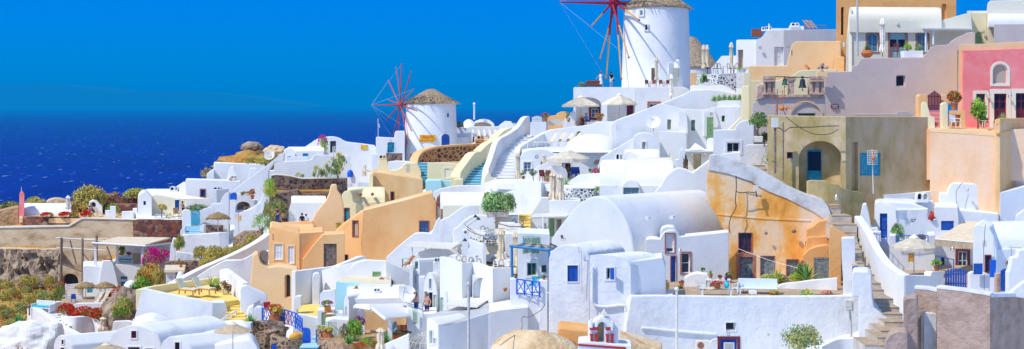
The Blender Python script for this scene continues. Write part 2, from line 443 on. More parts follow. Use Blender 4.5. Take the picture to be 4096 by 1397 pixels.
def wall(name,pts,thick,mat,drop=3.0,bev=.08,smooth=0,par='cur',cap=None):
    """wall along a plan line: pts (x,y of its top,depth),thickness away from the camera"""
    if smooth: pts = sp(pts,smooth)
    f = [P(*p) for p in pts]
    n = len(f)
    nor = []
    for i in range(n):
        d = (f[min(i + 1,n - 1)] - f[max(i - 1,0)]); d.z = 0; d.normalize()
        nor.append(Vector((-d.y,d.x,0)) if thick < 1 else Vector((f[n // 2].x,f[n // 2].y,0)).normalized())
    bm = bmesh.new()
    rows = []
    for p,nn in zip(f,nor):
        q = p + nn * thick
        dz = Vector((0,0,drop))
        rows.append([bm.verts.new(v) for v in (p,q,q - dz,p - dz)])
    for a,b_ in zip(rows,rows[1:]):
        for k in range(4):
            bm.faces.new((a[k],a[(k + 1) % 4],b_[(k + 1) % 4],b_[k]))
    bm.faces.new(rows[0]); bm.faces.new(rows[-1][::-1])
    bevel(bm,min(bev,thick * .45),2)
    o = obj(name,bm,mat,par)
    if cap:
        bm = bmesh.new()
        rows = []
        up = Vector((0,0,.03))
        for p,nn in zip(f,nor):
            a,c = p - nn * .03 + up,p + nn * (thick + .03) + up
            rows.append([bm.verts.new(v) for v in (a,c,c - Vector((0,0,cap[1])),a - Vector((0,0,cap[1])))])
        for a,b_ in zip(rows,rows[1:]):
            for k in range(4): bm.faces.new((a[k],a[(k + 1) % 4],b_[(k + 1) % 4],b_[k]))
        bm.faces.new(rows[0]); bm.faces.new(rows[-1][::-1])
        bevel(bm,.04,2)
        obj('coping',bm,cap[0],par)
    return o
def block(name,plan,y,Yr,h,mat,bev=.05,par='cur',ret=False):
    """solid with a level top: plan (x,depth); top level read at y and depth Yr"""
    z = (HY - sy(y)) / F * Yr
    bm = bmesh.new()
    t = [bm.verts.new(((sx(x) - HX) / F * Y_,Y_,z)) for x,Y_ in plan]
    b_ = [bm.verts.new(v.co - Vector((0,0,h))) for v in t]
    n = len(t)
    bm.faces.new(t); bm.faces.new(b_[::-1])
    for i in range(n): bm.faces.new((t[i],b_[i],b_[(i + 1) % n],t[(i + 1) % n]))
    bevel(bm,bev,2)
    if ret: return bm
    return obj(name,bm,mat,par)
def vaultx(name,x0,x1,ysp,ytop,pl,mat,depth=None,base=.3,ends=.25,par='cur',off=0):
    """barrel vault lying along the plane"""
    u0,z0 = pl.uz(sx(x0),sy(ysp)); u1,_ = pl.uz(sx(x1),sy(ysp))
    um,zt = pl.uz(sx((x0 + x1) / 2),sy(ytop))
    rise = zt - pl.uz(sx((x0 + x1) / 2),sy(ysp))[1]
    depth = depth or 2.4 * rise
    n = 14
    prof = [(0,z0 - base)] + [(-depth / 2 * (1 - math.cos(math.pi * i / n)),z0 + rise * math.sin(math.pi * i / n) ** .85) for i in range(n + 1)] + [(-depth,z0 - base)]
    bm = bmesh.new()
    us = [(u0,.94),(u0 + ends * .4,.985),(u0 + ends,1),(u1 - ends,1),(u1 - ends * .4,.985),(u1,.94)]
    vd = pl.w((u0 + u1) / 2,0); vd.z = 0; vd.normalize()
    rows = [[bm.verts.new(pl.w(u,z0 + (z - z0) * (k if z > z0 else 1),off) - vd * d) for d,z in prof] for u,k in us]
    m = len(prof)
    for a,b_ in zip(rows,rows[1:]):
        for i in range(m): bm.faces.new((a[i],a[(i + 1) % m],b_[(i + 1) % m],b_[i]))
    bm.faces.new(rows[0]); bm.faces.new(rows[-1][::-1])
    bmesh.ops.recalc_face_normals(bm,faces=bm.faces)
    return obj(name,bm,mat,par,50)
def dome(name,x,ybase,rx,ytop,Y,mat,dk=1.0,par='cur',sq=1.0,sink=.4):
    c = P(x,ybase,Y); r = px(rx,Y); h = px(ybase - ytop,Y)
    prof = [(r,-sink)] + [(r * math.cos(math.pi / 2 * i / 10) ** sq,h * math.sin(math.pi / 2 * i / 10)) for i in range(10)] + [(r * .02,h)]
    bm = bmesh.new()
    lathe(bm,c,prof,32,sy_=dk)
    return obj(name,bm,mat,par,60)
def stairs(steps,mats,run=2.2,h=1.2):
    """each step a solid with its own tread; steps = (x0,x1,y of tread edge,depth)"""
    for x0,x1,y,Y_ in steps:
        a,b_ = P(x0,y,Y_),P(x1,y,Y_)
        bm = bmesh.new()
        for (p,q,z0,z1,mi,yy) in ((a,b_,-h,-.03,0,.03),(a,b_,-.03,0,1,0)):
            v = [bm.verts.new(Vector((X,Y2,a.z + z))) for z in (z0,z1) for X,Y2 in ((p.x,Y_ + yy),(q.x,Y_ + yy),(q.x,Y_ + run),(p.x,Y_ + run))]
            for f in ((0,1,5,4),(1,2,6,5),(2,3,7,6),(3,0,4,7),(4,5,6,7),(3,2,1,0)):
                bm.faces.new([v[i] for i in f]).material_index = mi
        obj('step',bm,mats,ang=30)
def vent(x,y,wpx,hpx,Y,mat='white',yaw=0):
    """little twin-arched roof chimney"""
    pl = Pl(x,Y,yaw)
    x0,x1 = x - wpx / 2,x + wpx / 2
    m = (x0 + x1) / 2
    g = wpx * .09
    out = arc(x0,m,y - hpx * .45,y - hpx,8)[:-1] + arc(m,x1,y - hpx * .45,y - hpx,8)
    o1 = pocket(x0 + g,y - hpx * .85,m - g * .7,y - hpx * .25,.22,True,'black'); o2 = pocket(m + g * .7,y - hpx * .85,x1 - g,y - hpx * .25,.22,True,'stucco')
    return prism('chimney',[(x0,y + 4)] + out + [(x1,y + 4)],pl,px(wpx * .6,Y),mat,(o1,o2),.03)
PROTO = {}
def kids(o): return [c for c in bpy.data.objects if c.parent == o]
def dup(o,par=None):
    c = o.copy()
    COL.objects.link(c)
    if par is not None:
        c.parent = par
    ORG[c] = Vector((0,0,0))
    for ch in CHILD[o]: CHILD.setdefault(c,[]).append(dup(ch,c))
    CHILD.setdefault(c,[])
    return c
CHILD = {}
def index(o):
    CHILD[o] = kids(o)
    for c in CHILD[o]: index(c)
def inst(kind,label,loc,rz=.0,sc=1.0,group=None,oname=None,**kw):
    key = kind + repr(sorted(kw.items()))
    if key not in PROTO:
        o = PROTO_FN[kind](**kw)
        bpy.context.view_layer.update()
        index(o)
        PROTO[key] = [o,False]
    o,used = PROTO[key]
    if used: o = dup(o)
    PROTO[key][1] = True
    o['label'] = label
    if group: o['group'] = group
    elif 'group' in o: del o['group']
    if oname: o.name = oname
    o.location = loc
    o.rotation_euler = (0,0,R(rz))
    o.scale = sc if isinstance(sc,tuple) else (sc,sc,sc)
    return o
def leaf(bm,p,d,size,mi,wd=.42,nrm=None):
    d = Vector(d).normalized()
    s = d.cross(nrm or Vector((rnd.gauss(0,1),rnd.gauss(0,1),rnd.gauss(0,1))))
    if s.length < 1e-3: return
    s.normalize()
    a,m,t = p,p + d * size * .5,p + d * size
    f = bm.faces.new([bm.verts.new(v) for v in (a,m + s * size * wd,t,m - s * size * wd)])
    f.material_index = mi
def leaves(bm,c,rad,n,size,mis=(0,),clump=.3,low=-.3):
    c = Vector(c)
    k = max(6,n // 40)
    cl = []
    while len(cl) < k:
        v = Vector((rnd.gauss(0,1),rnd.gauss(0,1),rnd.gauss(0,1))).normalized()
        if v.z < low: continue
        cl.append((v * rnd.uniform(.55,.95),rnd.choice(mis),rnd.uniform(.6,1.25) * clump))
    for i in range(n):
        v,mi,q = cl[i % k]
        o = v + Vector((rnd.gauss(0,1),rnd.gauss(0,1),rnd.gauss(0,1))) * q * .6
        if o.length > 1.12: o *= 1.0 / o.length
        p = c + Vector((o.x * rad[0],o.y * rad[1],o.z * rad[2]))
        d = o.normalized() * .5 + Vector((rnd.gauss(0,.7),rnd.gauss(0,.7),rnd.gauss(.2,.7)))
        nr = (o + v * .5).normalized() + Vector((rnd.gauss(0,.28),rnd.gauss(0,.28),rnd.gauss(.1,.28)))
        leaf(bm,p,d,size * rnd.uniform(.6,1.3),mi,.42,nr)
def f_shrub(mats=('leaf_scrub','leaf_dry'),n=2100,size=.12,name='shrub',cat='shrub',fl=.0,seed=0):
    bm = bmesh.new()
    leaves(bm,(0,0,.38),(1,1,.62),n,size,(0,1) if fl < .45 else (0,1,2,2),.3 if fl < .45 else .42,-.5)
    if len(mats) > 2:
        fl *= .45 if fl >= .45 else 1
        for i in range(int(n * fl)):
            v = Vector((rnd.gauss(0,1),rnd.gauss(0,1),abs(rnd.gauss(.2,1)))).normalized() * rnd.uniform(.88,1.08)
            leaf(bm,Vector((v.x,v.y,.38 + v.z * .62)),v + Vector((rnd.gauss(0,.4),rnd.gauss(0,.4),rnd.gauss(0,.4))),size * .9,2,.55)
    for i in range(5):
        a = rnd.uniform(0,6.28)
        tube(bm,(0,0,-.15),(.5 * math.cos(a),.5 * math.sin(a),.55),.04,.015,5,len(mats))
    o = single(name,'shrub',cat,bm,list(mats) + ['bark'],ang=0)
    return o
def f_tree(mats=('leaf_green','leaf_lime'),n=1500,size=.15,trunk=.5,name='tree',cat='tree',crown='round'):
    o = T(name,'tree',cat,(0,0,0))
    bm = bmesh.new()
    pts = [Vector((0,0,-.08)),Vector((.03,.02,trunk * .4)),Vector((-.03,0,trunk * .8)),Vector((0,0,trunk + .15))]
    for i in range(3): tube(bm,pts[i],pts[i + 1],.06 - .012 * i,.048 - .012 * i,7)
    for i in range(7):
        a = i * 2.4
        tube(bm,pts[2],Vector((.3 * math.cos(a),.3 * math.sin(a),trunk + .1 + .09 * (i % 4))),.028,.008,5)
    obj('trunk',bm,'bark',o)
    bm = bmesh.new()
    rz = (1 - trunk) / 2 + .06
    leaves(bm,(0,0,1 - rz),(.5,.5,rz),n,size * .5,tuple(range(len(mats))),.3,-.7)
    obj('crown',bm,list(mats),o,0)
    return o
def pot_bm(r=.2,h=.36,mi=0,kind=0):
    bm = bmesh.new()
    if kind == 0: lathe(bm,(0,0,0),[(r * .62,0),(r * .9,h * .75),(r,h * .78),(r * 1.05,h * .98),(r * .9,h),(r * .85,h * .85)],18)
    elif kind == 1:
        box(bm,(0,0,h / 2),(r * 2.3,r * 1.7,h)); bevel(bm,.02,1)
        bmesh.ops.scale(bm,vec=(.86,.86,1),verts=[v for v in bm.verts if v.co.z < h * .3])
    else: lathe(bm,(0,0,0),[(r * .5,0),(r * .9,h * .25),(r * 1.1,h * .55),(r * .9,h * .85),(r * .55,h * .95),(r * .65,h),(r * .5,h * .97)],18)
    return bm
def f_potted(pot='terracotta',shape=0,r=.2,h=.36,mats=('leaf_green','leaf_lime'),form='bush',fl=None,fh=.5,name='potted_plant',n=420):
    o = T(name,'potted plant','potted plant',(0,0,0))
    obj('pot',pot_bm(r,h,0,shape),pot,o)
    bm = bmesh.new()
    if form == 'bush': leaves(bm,(0,0,h + fh * .45),(r * 1.5,r * 1.5,fh * .55),n,.11,(0,1),.34,-.6)
    elif form == 'spiky':
        for i in range(34):
            a,t = rnd.uniform(0,6.28),rnd.uniform(.15,1.25)
            blade(bm,(0,0,h * .9),a,t,fh * rnd.uniform(.7,1.15),.035,i % 2)
    elif form == 'tree':
        tube(bm,(0,0,h * .8),(.03,0,h + fh * .5),.03,.02,6,2)
        leaves(bm,(0,0,h + fh * .72),(fh * .3,fh * .3,fh * .3),n,.1,(0,1),.34,-.8)
    ms = list(mats) + ['bark']
    obj('foliage',bm,ms,o,0)
    if fl:
        bm = bmesh.new()
        for i in range(110):
            v = Vector((rnd.gauss(0,1),rnd.gauss(0,1),abs(rnd.gauss(.3,1)))).normalized() * rnd.uniform(.85,1.15)
            leaf(bm,Vector((v.x * r * 1.5,v.y * r * 1.5,h + fh * .4 + v.z * fh * .58)),v,.1,i % len(fl),.6)
        obj('flowers',bm,list(fl),o,0)
    return o
def blade(bm,c,a,t,L,w,mi=0):
    c = Vector(c)
    d = Vector((math.cos(a) * math.sin(t),math.sin(a) * math.sin(t),math.cos(t)))
    s = Vector((-math.sin(a),math.cos(a),0)) * w
    e = c + d * L + Vector((0,0,-.12 * L * math.sin(t)))
    m = c + d * L * .5
    up = Vector((0,0,w * .4))
    v = [bm.verts.new(p) for p in (c - s * .7,c - up,c + s * .7,m + s,m - up,m - s,e)]
    for f in ((0,1,4,5),(1,2,3,4),(5,4,6),(4,3,6)): bm.faces.new([v[i] for i in f]).material_index = mi
def f_agave(mats=('leaf_agave','leaf_green'),n=40,w=.07,name='agave',cat='agave'):
    bm = bmesh.new()
    for i in range(n): blade(bm,(0,0,0),i * 2.4,.12 + 1.25 * (i / n),rnd.uniform(.8,1.05),w,i % 2)
    return single(name,'agave',cat,bm,list(mats),ang=0)
def f_parasol(canvas='canvas',r=1.5,h=2.5,drop=.55,val=.18,pole='wood',top=True,name='parasol',seg=8):
    o = T(name,'parasol','parasol',(0,0,0))
    bm = bmesh.new()
    tube(bm,(0,0,0),(0,0,h - .02),.035,.03,8)
    obj('pole',bm,pole,o)
    bm = bmesh.new()
    ap = bm.verts.new((0,0,h))
    rows = []
    for k,(rr,zz) in enumerate(((.35,.30),(.7,.64),(1,1))):
        rows.append([bm.verts.new((r * rr * math.cos(2 * math.pi * i / (seg * 2)) * (1 if i % 2 == 0 else .955),r * rr * math.sin(2 * math.pi * i / (seg * 2)) * (1 if i % 2 == 0 else .955),h - drop * zz - (.05 * rr if i % 2 else 0))) for i in range(seg * 2)])
    rows.append([bm.verts.new((v.co.x * 1.01,v.co.y * 1.01,h - drop - val - (.05 if i % 2 else 0))) for i,v in enumerate(rows[-1])])
    m = seg * 2
    for i in range(m): bm.faces.new((ap,rows[0][i],rows[0][(i + 1) % m]))
    for a,b_ in zip(rows,rows[1:]):
        for i in range(m): bm.faces.new((a[i],b_[i],b_[(i + 1) % m],a[(i + 1) % m]))
    bmesh.ops.solidify(bm,geom=bm.faces[:],thickness=.02)
    obj('canopy',bm,canvas,o,20)
    if top:
        bm = bmesh.new()
        lathe(bm,(0,0,h - .06),[(.33,-.08),(.34,0),(.05,.16),(.02,.2)],12)
        obj('vent_cap',bm,canvas,o)
    bm = bmesh.new()
    for i in range(seg):
        a = 2 * math.pi * i / seg
        tube(bm,(0,0,h - drop * 1.2),(r * .55 * math.cos(a),r * .55 * math.sin(a),h - drop * .62),.014,.014,4)
    obj('ribs',bm,pole,o)
    return o
def f_closed(canvas='canvas',h=2.6,w=.28,foot=.35,tie=True,name='closed_parasol',pole='woodpale',cuts=()):
    o = T(name,'closed parasol','parasol',(0,0,0))
    bm = bmesh.new()
    tube(bm,(0,0,0),(0,0,h + .02),.03,.025,7)
    obj('pole',bm,pole,o)
    bm = bmesh.new()
    prof = [(.03,h),(.1,h - .08),(w * .52,h * .88),(w * .62,h * .84),(w * .42,h * .82),(w * .5,h * .6),(w * .42,h * .42),(w * .36,h * .36),(w * .6,h * .22),(w * .66,foot),(.04,foot + .02)]
    seg = 24
    rows = [[bm.verts.new((r * (1 + .2 * math.cos(8 * 2 * math.pi * i / seg + k * .3)) * math.cos(2 * math.pi * i / seg),r * (1 + .2 * math.cos(8 * 2 * math.pi * i / seg + k * .3)) * math.sin(2 * math.pi * i / seg),z + .04 * math.cos(8 * 2 * math.pi * i / seg) * (1 if k > 6 else .3))) for i in range(seg)] for k,(r,z) in enumerate(prof)]
    for a,b_ in zip(rows,rows[1:]):
        for i in range(seg): bm.faces.new((a[i],a[(i + 1) % seg],b_[(i + 1) % seg],b_[i]))
    obj('canopy',bm,canvas,o,60)
    if tie:
        bm = bmesh.new(); lathe(bm,(0,0,h * .37),[(w * .42,-.03),(w * .46,0),(w * .42,.03)],16); obj('strap',bm,'canvas_tan',o)
    return o
def f_thatch_parasol(r=1.3,h=2.2):
    o = T('straw_parasol','straw parasol','parasol',(0,0,0))
    bm = bmesh.new(); tube(bm,(0,0,0),(0,0,h),.05,.04,7); obj('pole',bm,'offwhite',o)
    bm = bmesh.new()
    lathe(bm,(0,0,0),[(r * .97,h - .62),(r,h - .52),(r * .72,h - .24),(r * .3,h - .02),(.06,h + .1)],28)
    for i in range(620):
        a,q = rnd.uniform(0,6.28),rnd.uniform(.25,1.0) ** .6
        z = h + .06 - .58 * q ** 1.6
        p = Vector((r * q * math.cos(a),r * q * math.sin(a),z))
        leaf(bm,p,(math.cos(a) * .6,math.sin(a) * .6,-.6 - .5 * (q > .85)),.34,0,.1)
    obj('canopy',bm,'straw',o,0)
    return o
def f_bistro(col='darkmetal',cloth=None):
    o = T('bistro_chair','chair','chair',(0,0,0))
    bm = bmesh.new(); lathe(bm,(0,0,.44),[(.2,0),(.21,.02),(.2,.035)],14); obj('seat',bm,col,o)
    for x,y in ((-1,-1),(1,-1),(-1,1),(1,1)):
        bm = bmesh.new(); tube(bm,(x * .15,y * .14,.45),(x * .2,y * .19,0),.014,.012,5); obj('leg',bm,col,o)
    bm = bmesh.new()
    for k,s in ((.19,1),(.12,.75)):
        path(bm,[Vector((-k,.17,.44))] + [Vector((-k * math.cos(t),.2 + .05 * math.sin(t),.66 * 1 + (.26 * s) * math.sin(t))) for t in [i * math.pi / 8 for i in range(9)]] + [Vector((k,.17,.44))],.014,5)
    obj('backrest',bm,col,o)
    if cloth:
        bm = bmesh.new(); box(bm,(0,.215,.7),(.36,.05,.4)); bevel(bm,.02,1); obj('cushion',bm,cloth,o)
    return o
def f_table(top='whitecloth',w=.75,d=.75,h=.74,cloth=True,round_=False,leg='darkmetal',name='table'):
    o = T(name,'table','table',(0,0,0))
    bm = bmesh.new()
    if round_: lathe(bm,(0,0,h - .03),[(w / 2,0),(w / 2 + .01,.015),(w / 2,.03)],24)
    else: box(bm,(0,0,h - .02),(w,d,.04)); bevel(bm,.012,1)
    obj('tabletop',bm,top,o)
    if round_:
        bm = bmesh.new(); tube(bm,(0,0,.03),(0,0,h - .03),.03); lathe(bm,(0,0,0),[(.22,0),(.2,.03),(.03,.05)],16); obj('leg',bm,leg,o)
    else:
        for x in (-1,1):
            for y in (-1,1):
                bm = bmesh.new(); tube(bm,(x * (w / 2 - .06),y * (d / 2 - .06),0),(x * (w / 2 - .06),y * (d / 2 - .06),h - .04),.022,.022,6); obj('leg',bm,leg,o)
    if cloth:
        bm = bmesh.new()
        n = 40
        rows = []
        for q,z in ((.98,h + .006),(1.03,h),(1.06,h - .25),(1.08,h - .42)):
            row = []
            for i in range(n):
                a = 2 * math.pi * i / n
                c,s = math.cos(a),math.sin(a)
                k = 1 / max(abs(c),abs(s))
                wv = 1 + (.05 * math.sin(a * 9) if z < h - .1 else 0)
                row.append(bm.verts.new((c * k * w / 2 * q * wv,s * k * d / 2 * q * wv,z)))
            rows.append(row)
        for a,b_ in zip(rows,rows[1:]):
            for i in range(n): bm.faces.new((a[i],a[(i + 1) % n],b_[(i + 1) % n],b_[i]))
        bm.faces.new(rows[0][::-1])
        obj('tablecloth',bm,'whitecloth',o)
    return o
def f_lounger(frame='whitepaint',cloth='canvas',back=50,name='sun_lounger',cushion=False):
    kf = 2.2 if cushion else 1
    o = T(name,'lounger','sun lounger',(0,0,0))
    a = R(back); hz = .34
    e = Vector((0,.55 + .75 * math.cos(a),hz + .75 * math.sin(a)))
    bm = bmesh.new()
    for x in (-.3,.3):
        tube(bm,(x,-.85,hz),(x,.6,hz),.025 * kf,.025 * kf,6)
        tube(bm,(x,.5,hz),(x,e.y,e.z),.022,.022,6)
    tube(bm,(-.3,-.85,hz),(.3,-.85,hz),.022,.022,6)
    obj('frame',bm,frame,o)
    for x in (-.3,.3):
        for y in (-.75,.5):
            bm = bmesh.new(); tube(bm,(x,y,hz),(x,y + (.1 if y > 0 else -.05),0),.024 * kf,.02 * kf,6); obj('leg',bm,frame,o)
    t = .08 if cushion else .025
    bm = bmesh.new(); box(bm,(0,-.17,hz + t / 2 + .02),(.56,1.35,t)); bevel(bm,t * .3,2); obj('seat',bm,cloth,o)
    bm = bmesh.new(); box(bm,(0,0,0),(.56,.78,t)); bevel(bm,t * .3,2)
    bmesh.ops.transform(bm,matrix=Matrix.Translation(Vector((0,.52 + .38 * math.cos(a),hz + .06 + .38 * math.sin(a)))) @ Matrix.Rotation(a,4,'X'),verts=bm.verts)
    obj('backrest',bm,cloth,o)
    return o
def f_chair(col='plastic',arms=True,name='plastic_chair',slats=False):
    o = T(name,'chair','chair',(0,0,0))
    bm = bmesh.new(); box(bm,(0,0,.43),(.46,.46,.04)); bevel(bm,.015,1); obj('seat',bm,col,o)
    bm = bmesh.new()
    if slats:
        for i in range(5): box(bm,(-.19 + .095 * i,.25,.68),(.06,.03,.5))
        box(bm,(0,.25,.94),(.48,.035,.07))
    else: box(bm,(0,.25,.68),(.46,.035,.46)); bevel(bm,.015,1)
    bmesh.ops.rotate(bm,cent=(0,.23,.43),matrix=Matrix.Rotation(R(-10),3,'X'),verts=bm.verts)
    obj('backrest',bm,col,o)
    for x in (-1,1):
        for y in (-1,1):
            bm = bmesh.new(); tube(bm,(x * .2,y * .2,.43),(x * .23,y * .24,0),.025,.02,6); obj('leg',bm,col,o)
        if arms:
            bm = bmesh.new(); path(bm,[Vector((x * .24,-.2,.43)),Vector((x * .25,-.2,.64)),Vector((x * .25,.26,.68))],.024,6); obj('armrest',bm,col,o)
    return o
def f_sofa(col='plastic',w=1.6,name='bench',cush=None):
    o = T(name,'bench','bench',(0,0,0))
    bm = bmesh.new(); box(bm,(0,0,.4),(w,.55,.06)); bevel(bm,.02,1); obj('seat',bm,col,o)
    bm = bmesh.new(); box(bm,(0,.29,.65),(w,.05,.46)); bevel(bm,.02,1); obj('backrest',bm,col,o)
    for x in (-1,1):
        bm = bmesh.new(); box(bm,(x * w / 2,0,.42),(.06,.6,.5)); bevel(bm,.02,1); obj('armrest',bm,col,o)
        for y in (-1,1):
            bm = bmesh.new(); box(bm,(x * (w / 2 - .1),y * .22,.19),(.07,.07,.38)); obj('leg',bm,col,o)
    if cush:
        bm = bmesh.new()
        for i in range(3): box(bm,(-w * .3 + i * w * .3,0,.48),(w * .29,.5,.12))
        bevel(bm,.04,2); obj('cushion',bm,cush,o)
    return o
def f_deck(cloth='canvas_white',frame='woodpale'):
    o = T('deck_chair','deck chair','deck chair',(0,0,0))
    for x in (-.28,.28):
        bm = bmesh.new()
        tube(bm,(x,-.6,.02),(x,.5,1.0),.025,.025,5); tube(bm,(x,.45,.02),(x,-.35,.42),.025,.025,5)
        obj('frame',bm,frame,o)
    bm = bmesh.new()
    pr = [(-.5,.16),(-.25,.26),(0,.42),(.25,.7),(.48,1.0)]
    rows = [[bm.verts.new((x,y,z)) for x in (-.26,.26)] for y,z in pr]
    for a,b_ in zip(rows,rows[1:]): bm.faces.new((a[0],a[1],b_[1],b_[0]))
    bmesh.ops.solidify(bm,geom=bm.faces[:],thickness=.02)
    obj('sling',bm,cloth,o)
    return o
def f_dish(r=.5,col='offwhite'):
    o = T('satellite_dish','dish','satellite dish',(0,0,0))
    bm = bmesh.new()
    q = Vector((.25,-.75,.5)).normalized().to_track_quat('Z','Y')
    c = Vector((0,-.05,r * 1.1))
    lathe(bm,c,[(r * .04,-.02),(r * .5,.03 * r / .5),(r,.16 * r / .5),(r * 1.01,.19 * r / .5),(r * .97,.18 * r / .5),(r * .5,.055 * r / .5),(.01,.0)],28,0,q)
    obj('reflector',bm,col,o,50)
    bm = bmesh.new()
    f = c + q @ Vector((0,0,r * .9))
    for a in (0,2.1,4.2): tube(bm,c + q @ Vector((r * .9 * math.cos(a),r * .9 * math.sin(a),.15 * r / .5)),f,.012,.012,4)
    ball(bm,f,.05)
    obj('feed_arm',bm,'metal',o)
    bm = bmesh.new(); tube(bm,(0,.1,0),(0,.02,r * 1.1),.03); tube(bm,(0,.02,r * 1.1),c + q @ Vector((0,0,-.02)),.03); obj('bracket',bm,'metal',o)
    return o
def f_lamp(r=.11,col='metal'):
    o = T('wall_lamp','wall lamp','lamp',(0,0,0))
    bm = bmesh.new(); lathe(bm,(0,0,0),[(r,0),(r,.06),(r * .75,.1),(r * .7,.08)],18,0,Vector((0,-1,0)).to_track_quat('Z','Y')); obj('body',bm,col,o)
    bm = bmesh.new(); ball(bm,(0,-.06,0),r * .62,0,2,(1,.6,1)); obj('lens',bm,'offwhite',o)
    return o
def f_bulkhead(col='metal'):
    o = T('wall_lantern','lantern','lamp',(0,0,0))
    bm = bmesh.new(); box(bm,(0,-.02,0),(.1,.04,.14)); tube(bm,(0,-.03,.02),(0,-.16,.1),.018); lathe(bm,(0,-.17,.06),[(.1,0),(.04,.09),(.01,.1)],10); obj('bracket',bm,col,o)
    bm = bmesh.new(); lathe(bm,(0,-.17,-.1),[(.05,0),(.08,.1),(.075,.16)],10); obj('shade',bm,'offwhite',o)
    return o
def f_ac():
    o = T('air_conditioner','air conditioner','air conditioner',(0,0,0))
    bm = bmesh.new(); box(bm,(0,0,.3),(.8,.32,.56)); bevel(bm,.02,1); box(bm,(-.3,0,.01),(.06,.3,.04)); box(bm,(.3,0,.01),(.06,.3,.04)); obj('casing',bm,'offwhite',o)
    bm = bmesh.new()
    for k in (.2,.14,.07): lathe(bm,(-.12,-.17,.3),[(k,0),(k,.015),(k - .02,.015),(k - .02,0)],20,0,Vector((0,-1,0)).to_track_quat('Z','Y'))
    lathe(bm,(-.12,-.15,.3),[(.21,0),(.2,.02),(.01,.021)],20,0,Vector((0,-1,0)).to_track_quat('Z','Y'))
    obj('fan_grille',bm,'redstone',o)
    return o
def f_amphora(col='terracotta',h=.7,r=.22):
    o = T('amphora','amphora','jar',(0,0,0))
    bm = bmesh.new(); lathe(bm,(0,0,0),[(r * .4,0),(r * .8,h * .2),(r,h * .45),(r * .8,h * .68),(r * .36,h * .82),(r * .34,h * .93),(r * .5,h),(r * .3,h * .98)],20); obj('body',bm,col,o)
    for s in (-1,1):
        bm = bmesh.new(); path(bm,[Vector((s * r * .36,0,h * .93)),Vector((s * r * .8,0,h * .9)),Vector((s * r * .85,0,h * .66))],.018,5); obj('handle',bm,col,o)
    return o
PROTO_FN = dict(shrub=f_shrub,tree=f_tree,potted=f_potted,agave=f_agave,parasol=f_parasol,closed=f_closed,thatch=f_thatch_parasol,bistro=f_bistro,table=f_table,
                lounger=f_lounger,chair=f_chair,sofa=f_sofa,deck=f_deck,dish=f_dish,lamp=f_lamp,lantern=f_bulkhead,ac=f_ac,amphora=f_amphora)
def shrub(label,x,y,wp,hp,Y,mats=('leaf_scrub','leaf_dry'),rz=None,group=None,name='shrub',**kw):
    w,h = px(wp,Y),px(hp,Y)
    return inst('shrub',label,P(x,y,Y),rnd.uniform(0,360) if rz is None else rz,(w / 2,w / 2 * .9,h),group,None,mats=tuple(mats),name=name,**kw)
def tree(label,x,y,wp,hp,Y,mats=('leaf_green','leaf_lime'),trunk=.5,group=None,name='tree',**kw):
    w,h = px(wp,Y),px(hp,Y)
    return inst('tree',label,P(x,y,Y),rnd.uniform(0,360),(w,w,h),group,None,mats=tuple(mats),trunk=trunk,name=name,**kw)
def hsc(hp,Y,h): return px(hp,Y) / h
def closed(label,x,yt,yb,Y,canvas='canvas',w=.3,group='closed parasols',foot=.35):
    s = hsc(yb - yt,Y,2.6)
    return inst('closed',label,P(x,yb,Y),rnd.uniform(0,360),s,group,None,canvas=canvas,w=round(w / s,2),foot=foot)

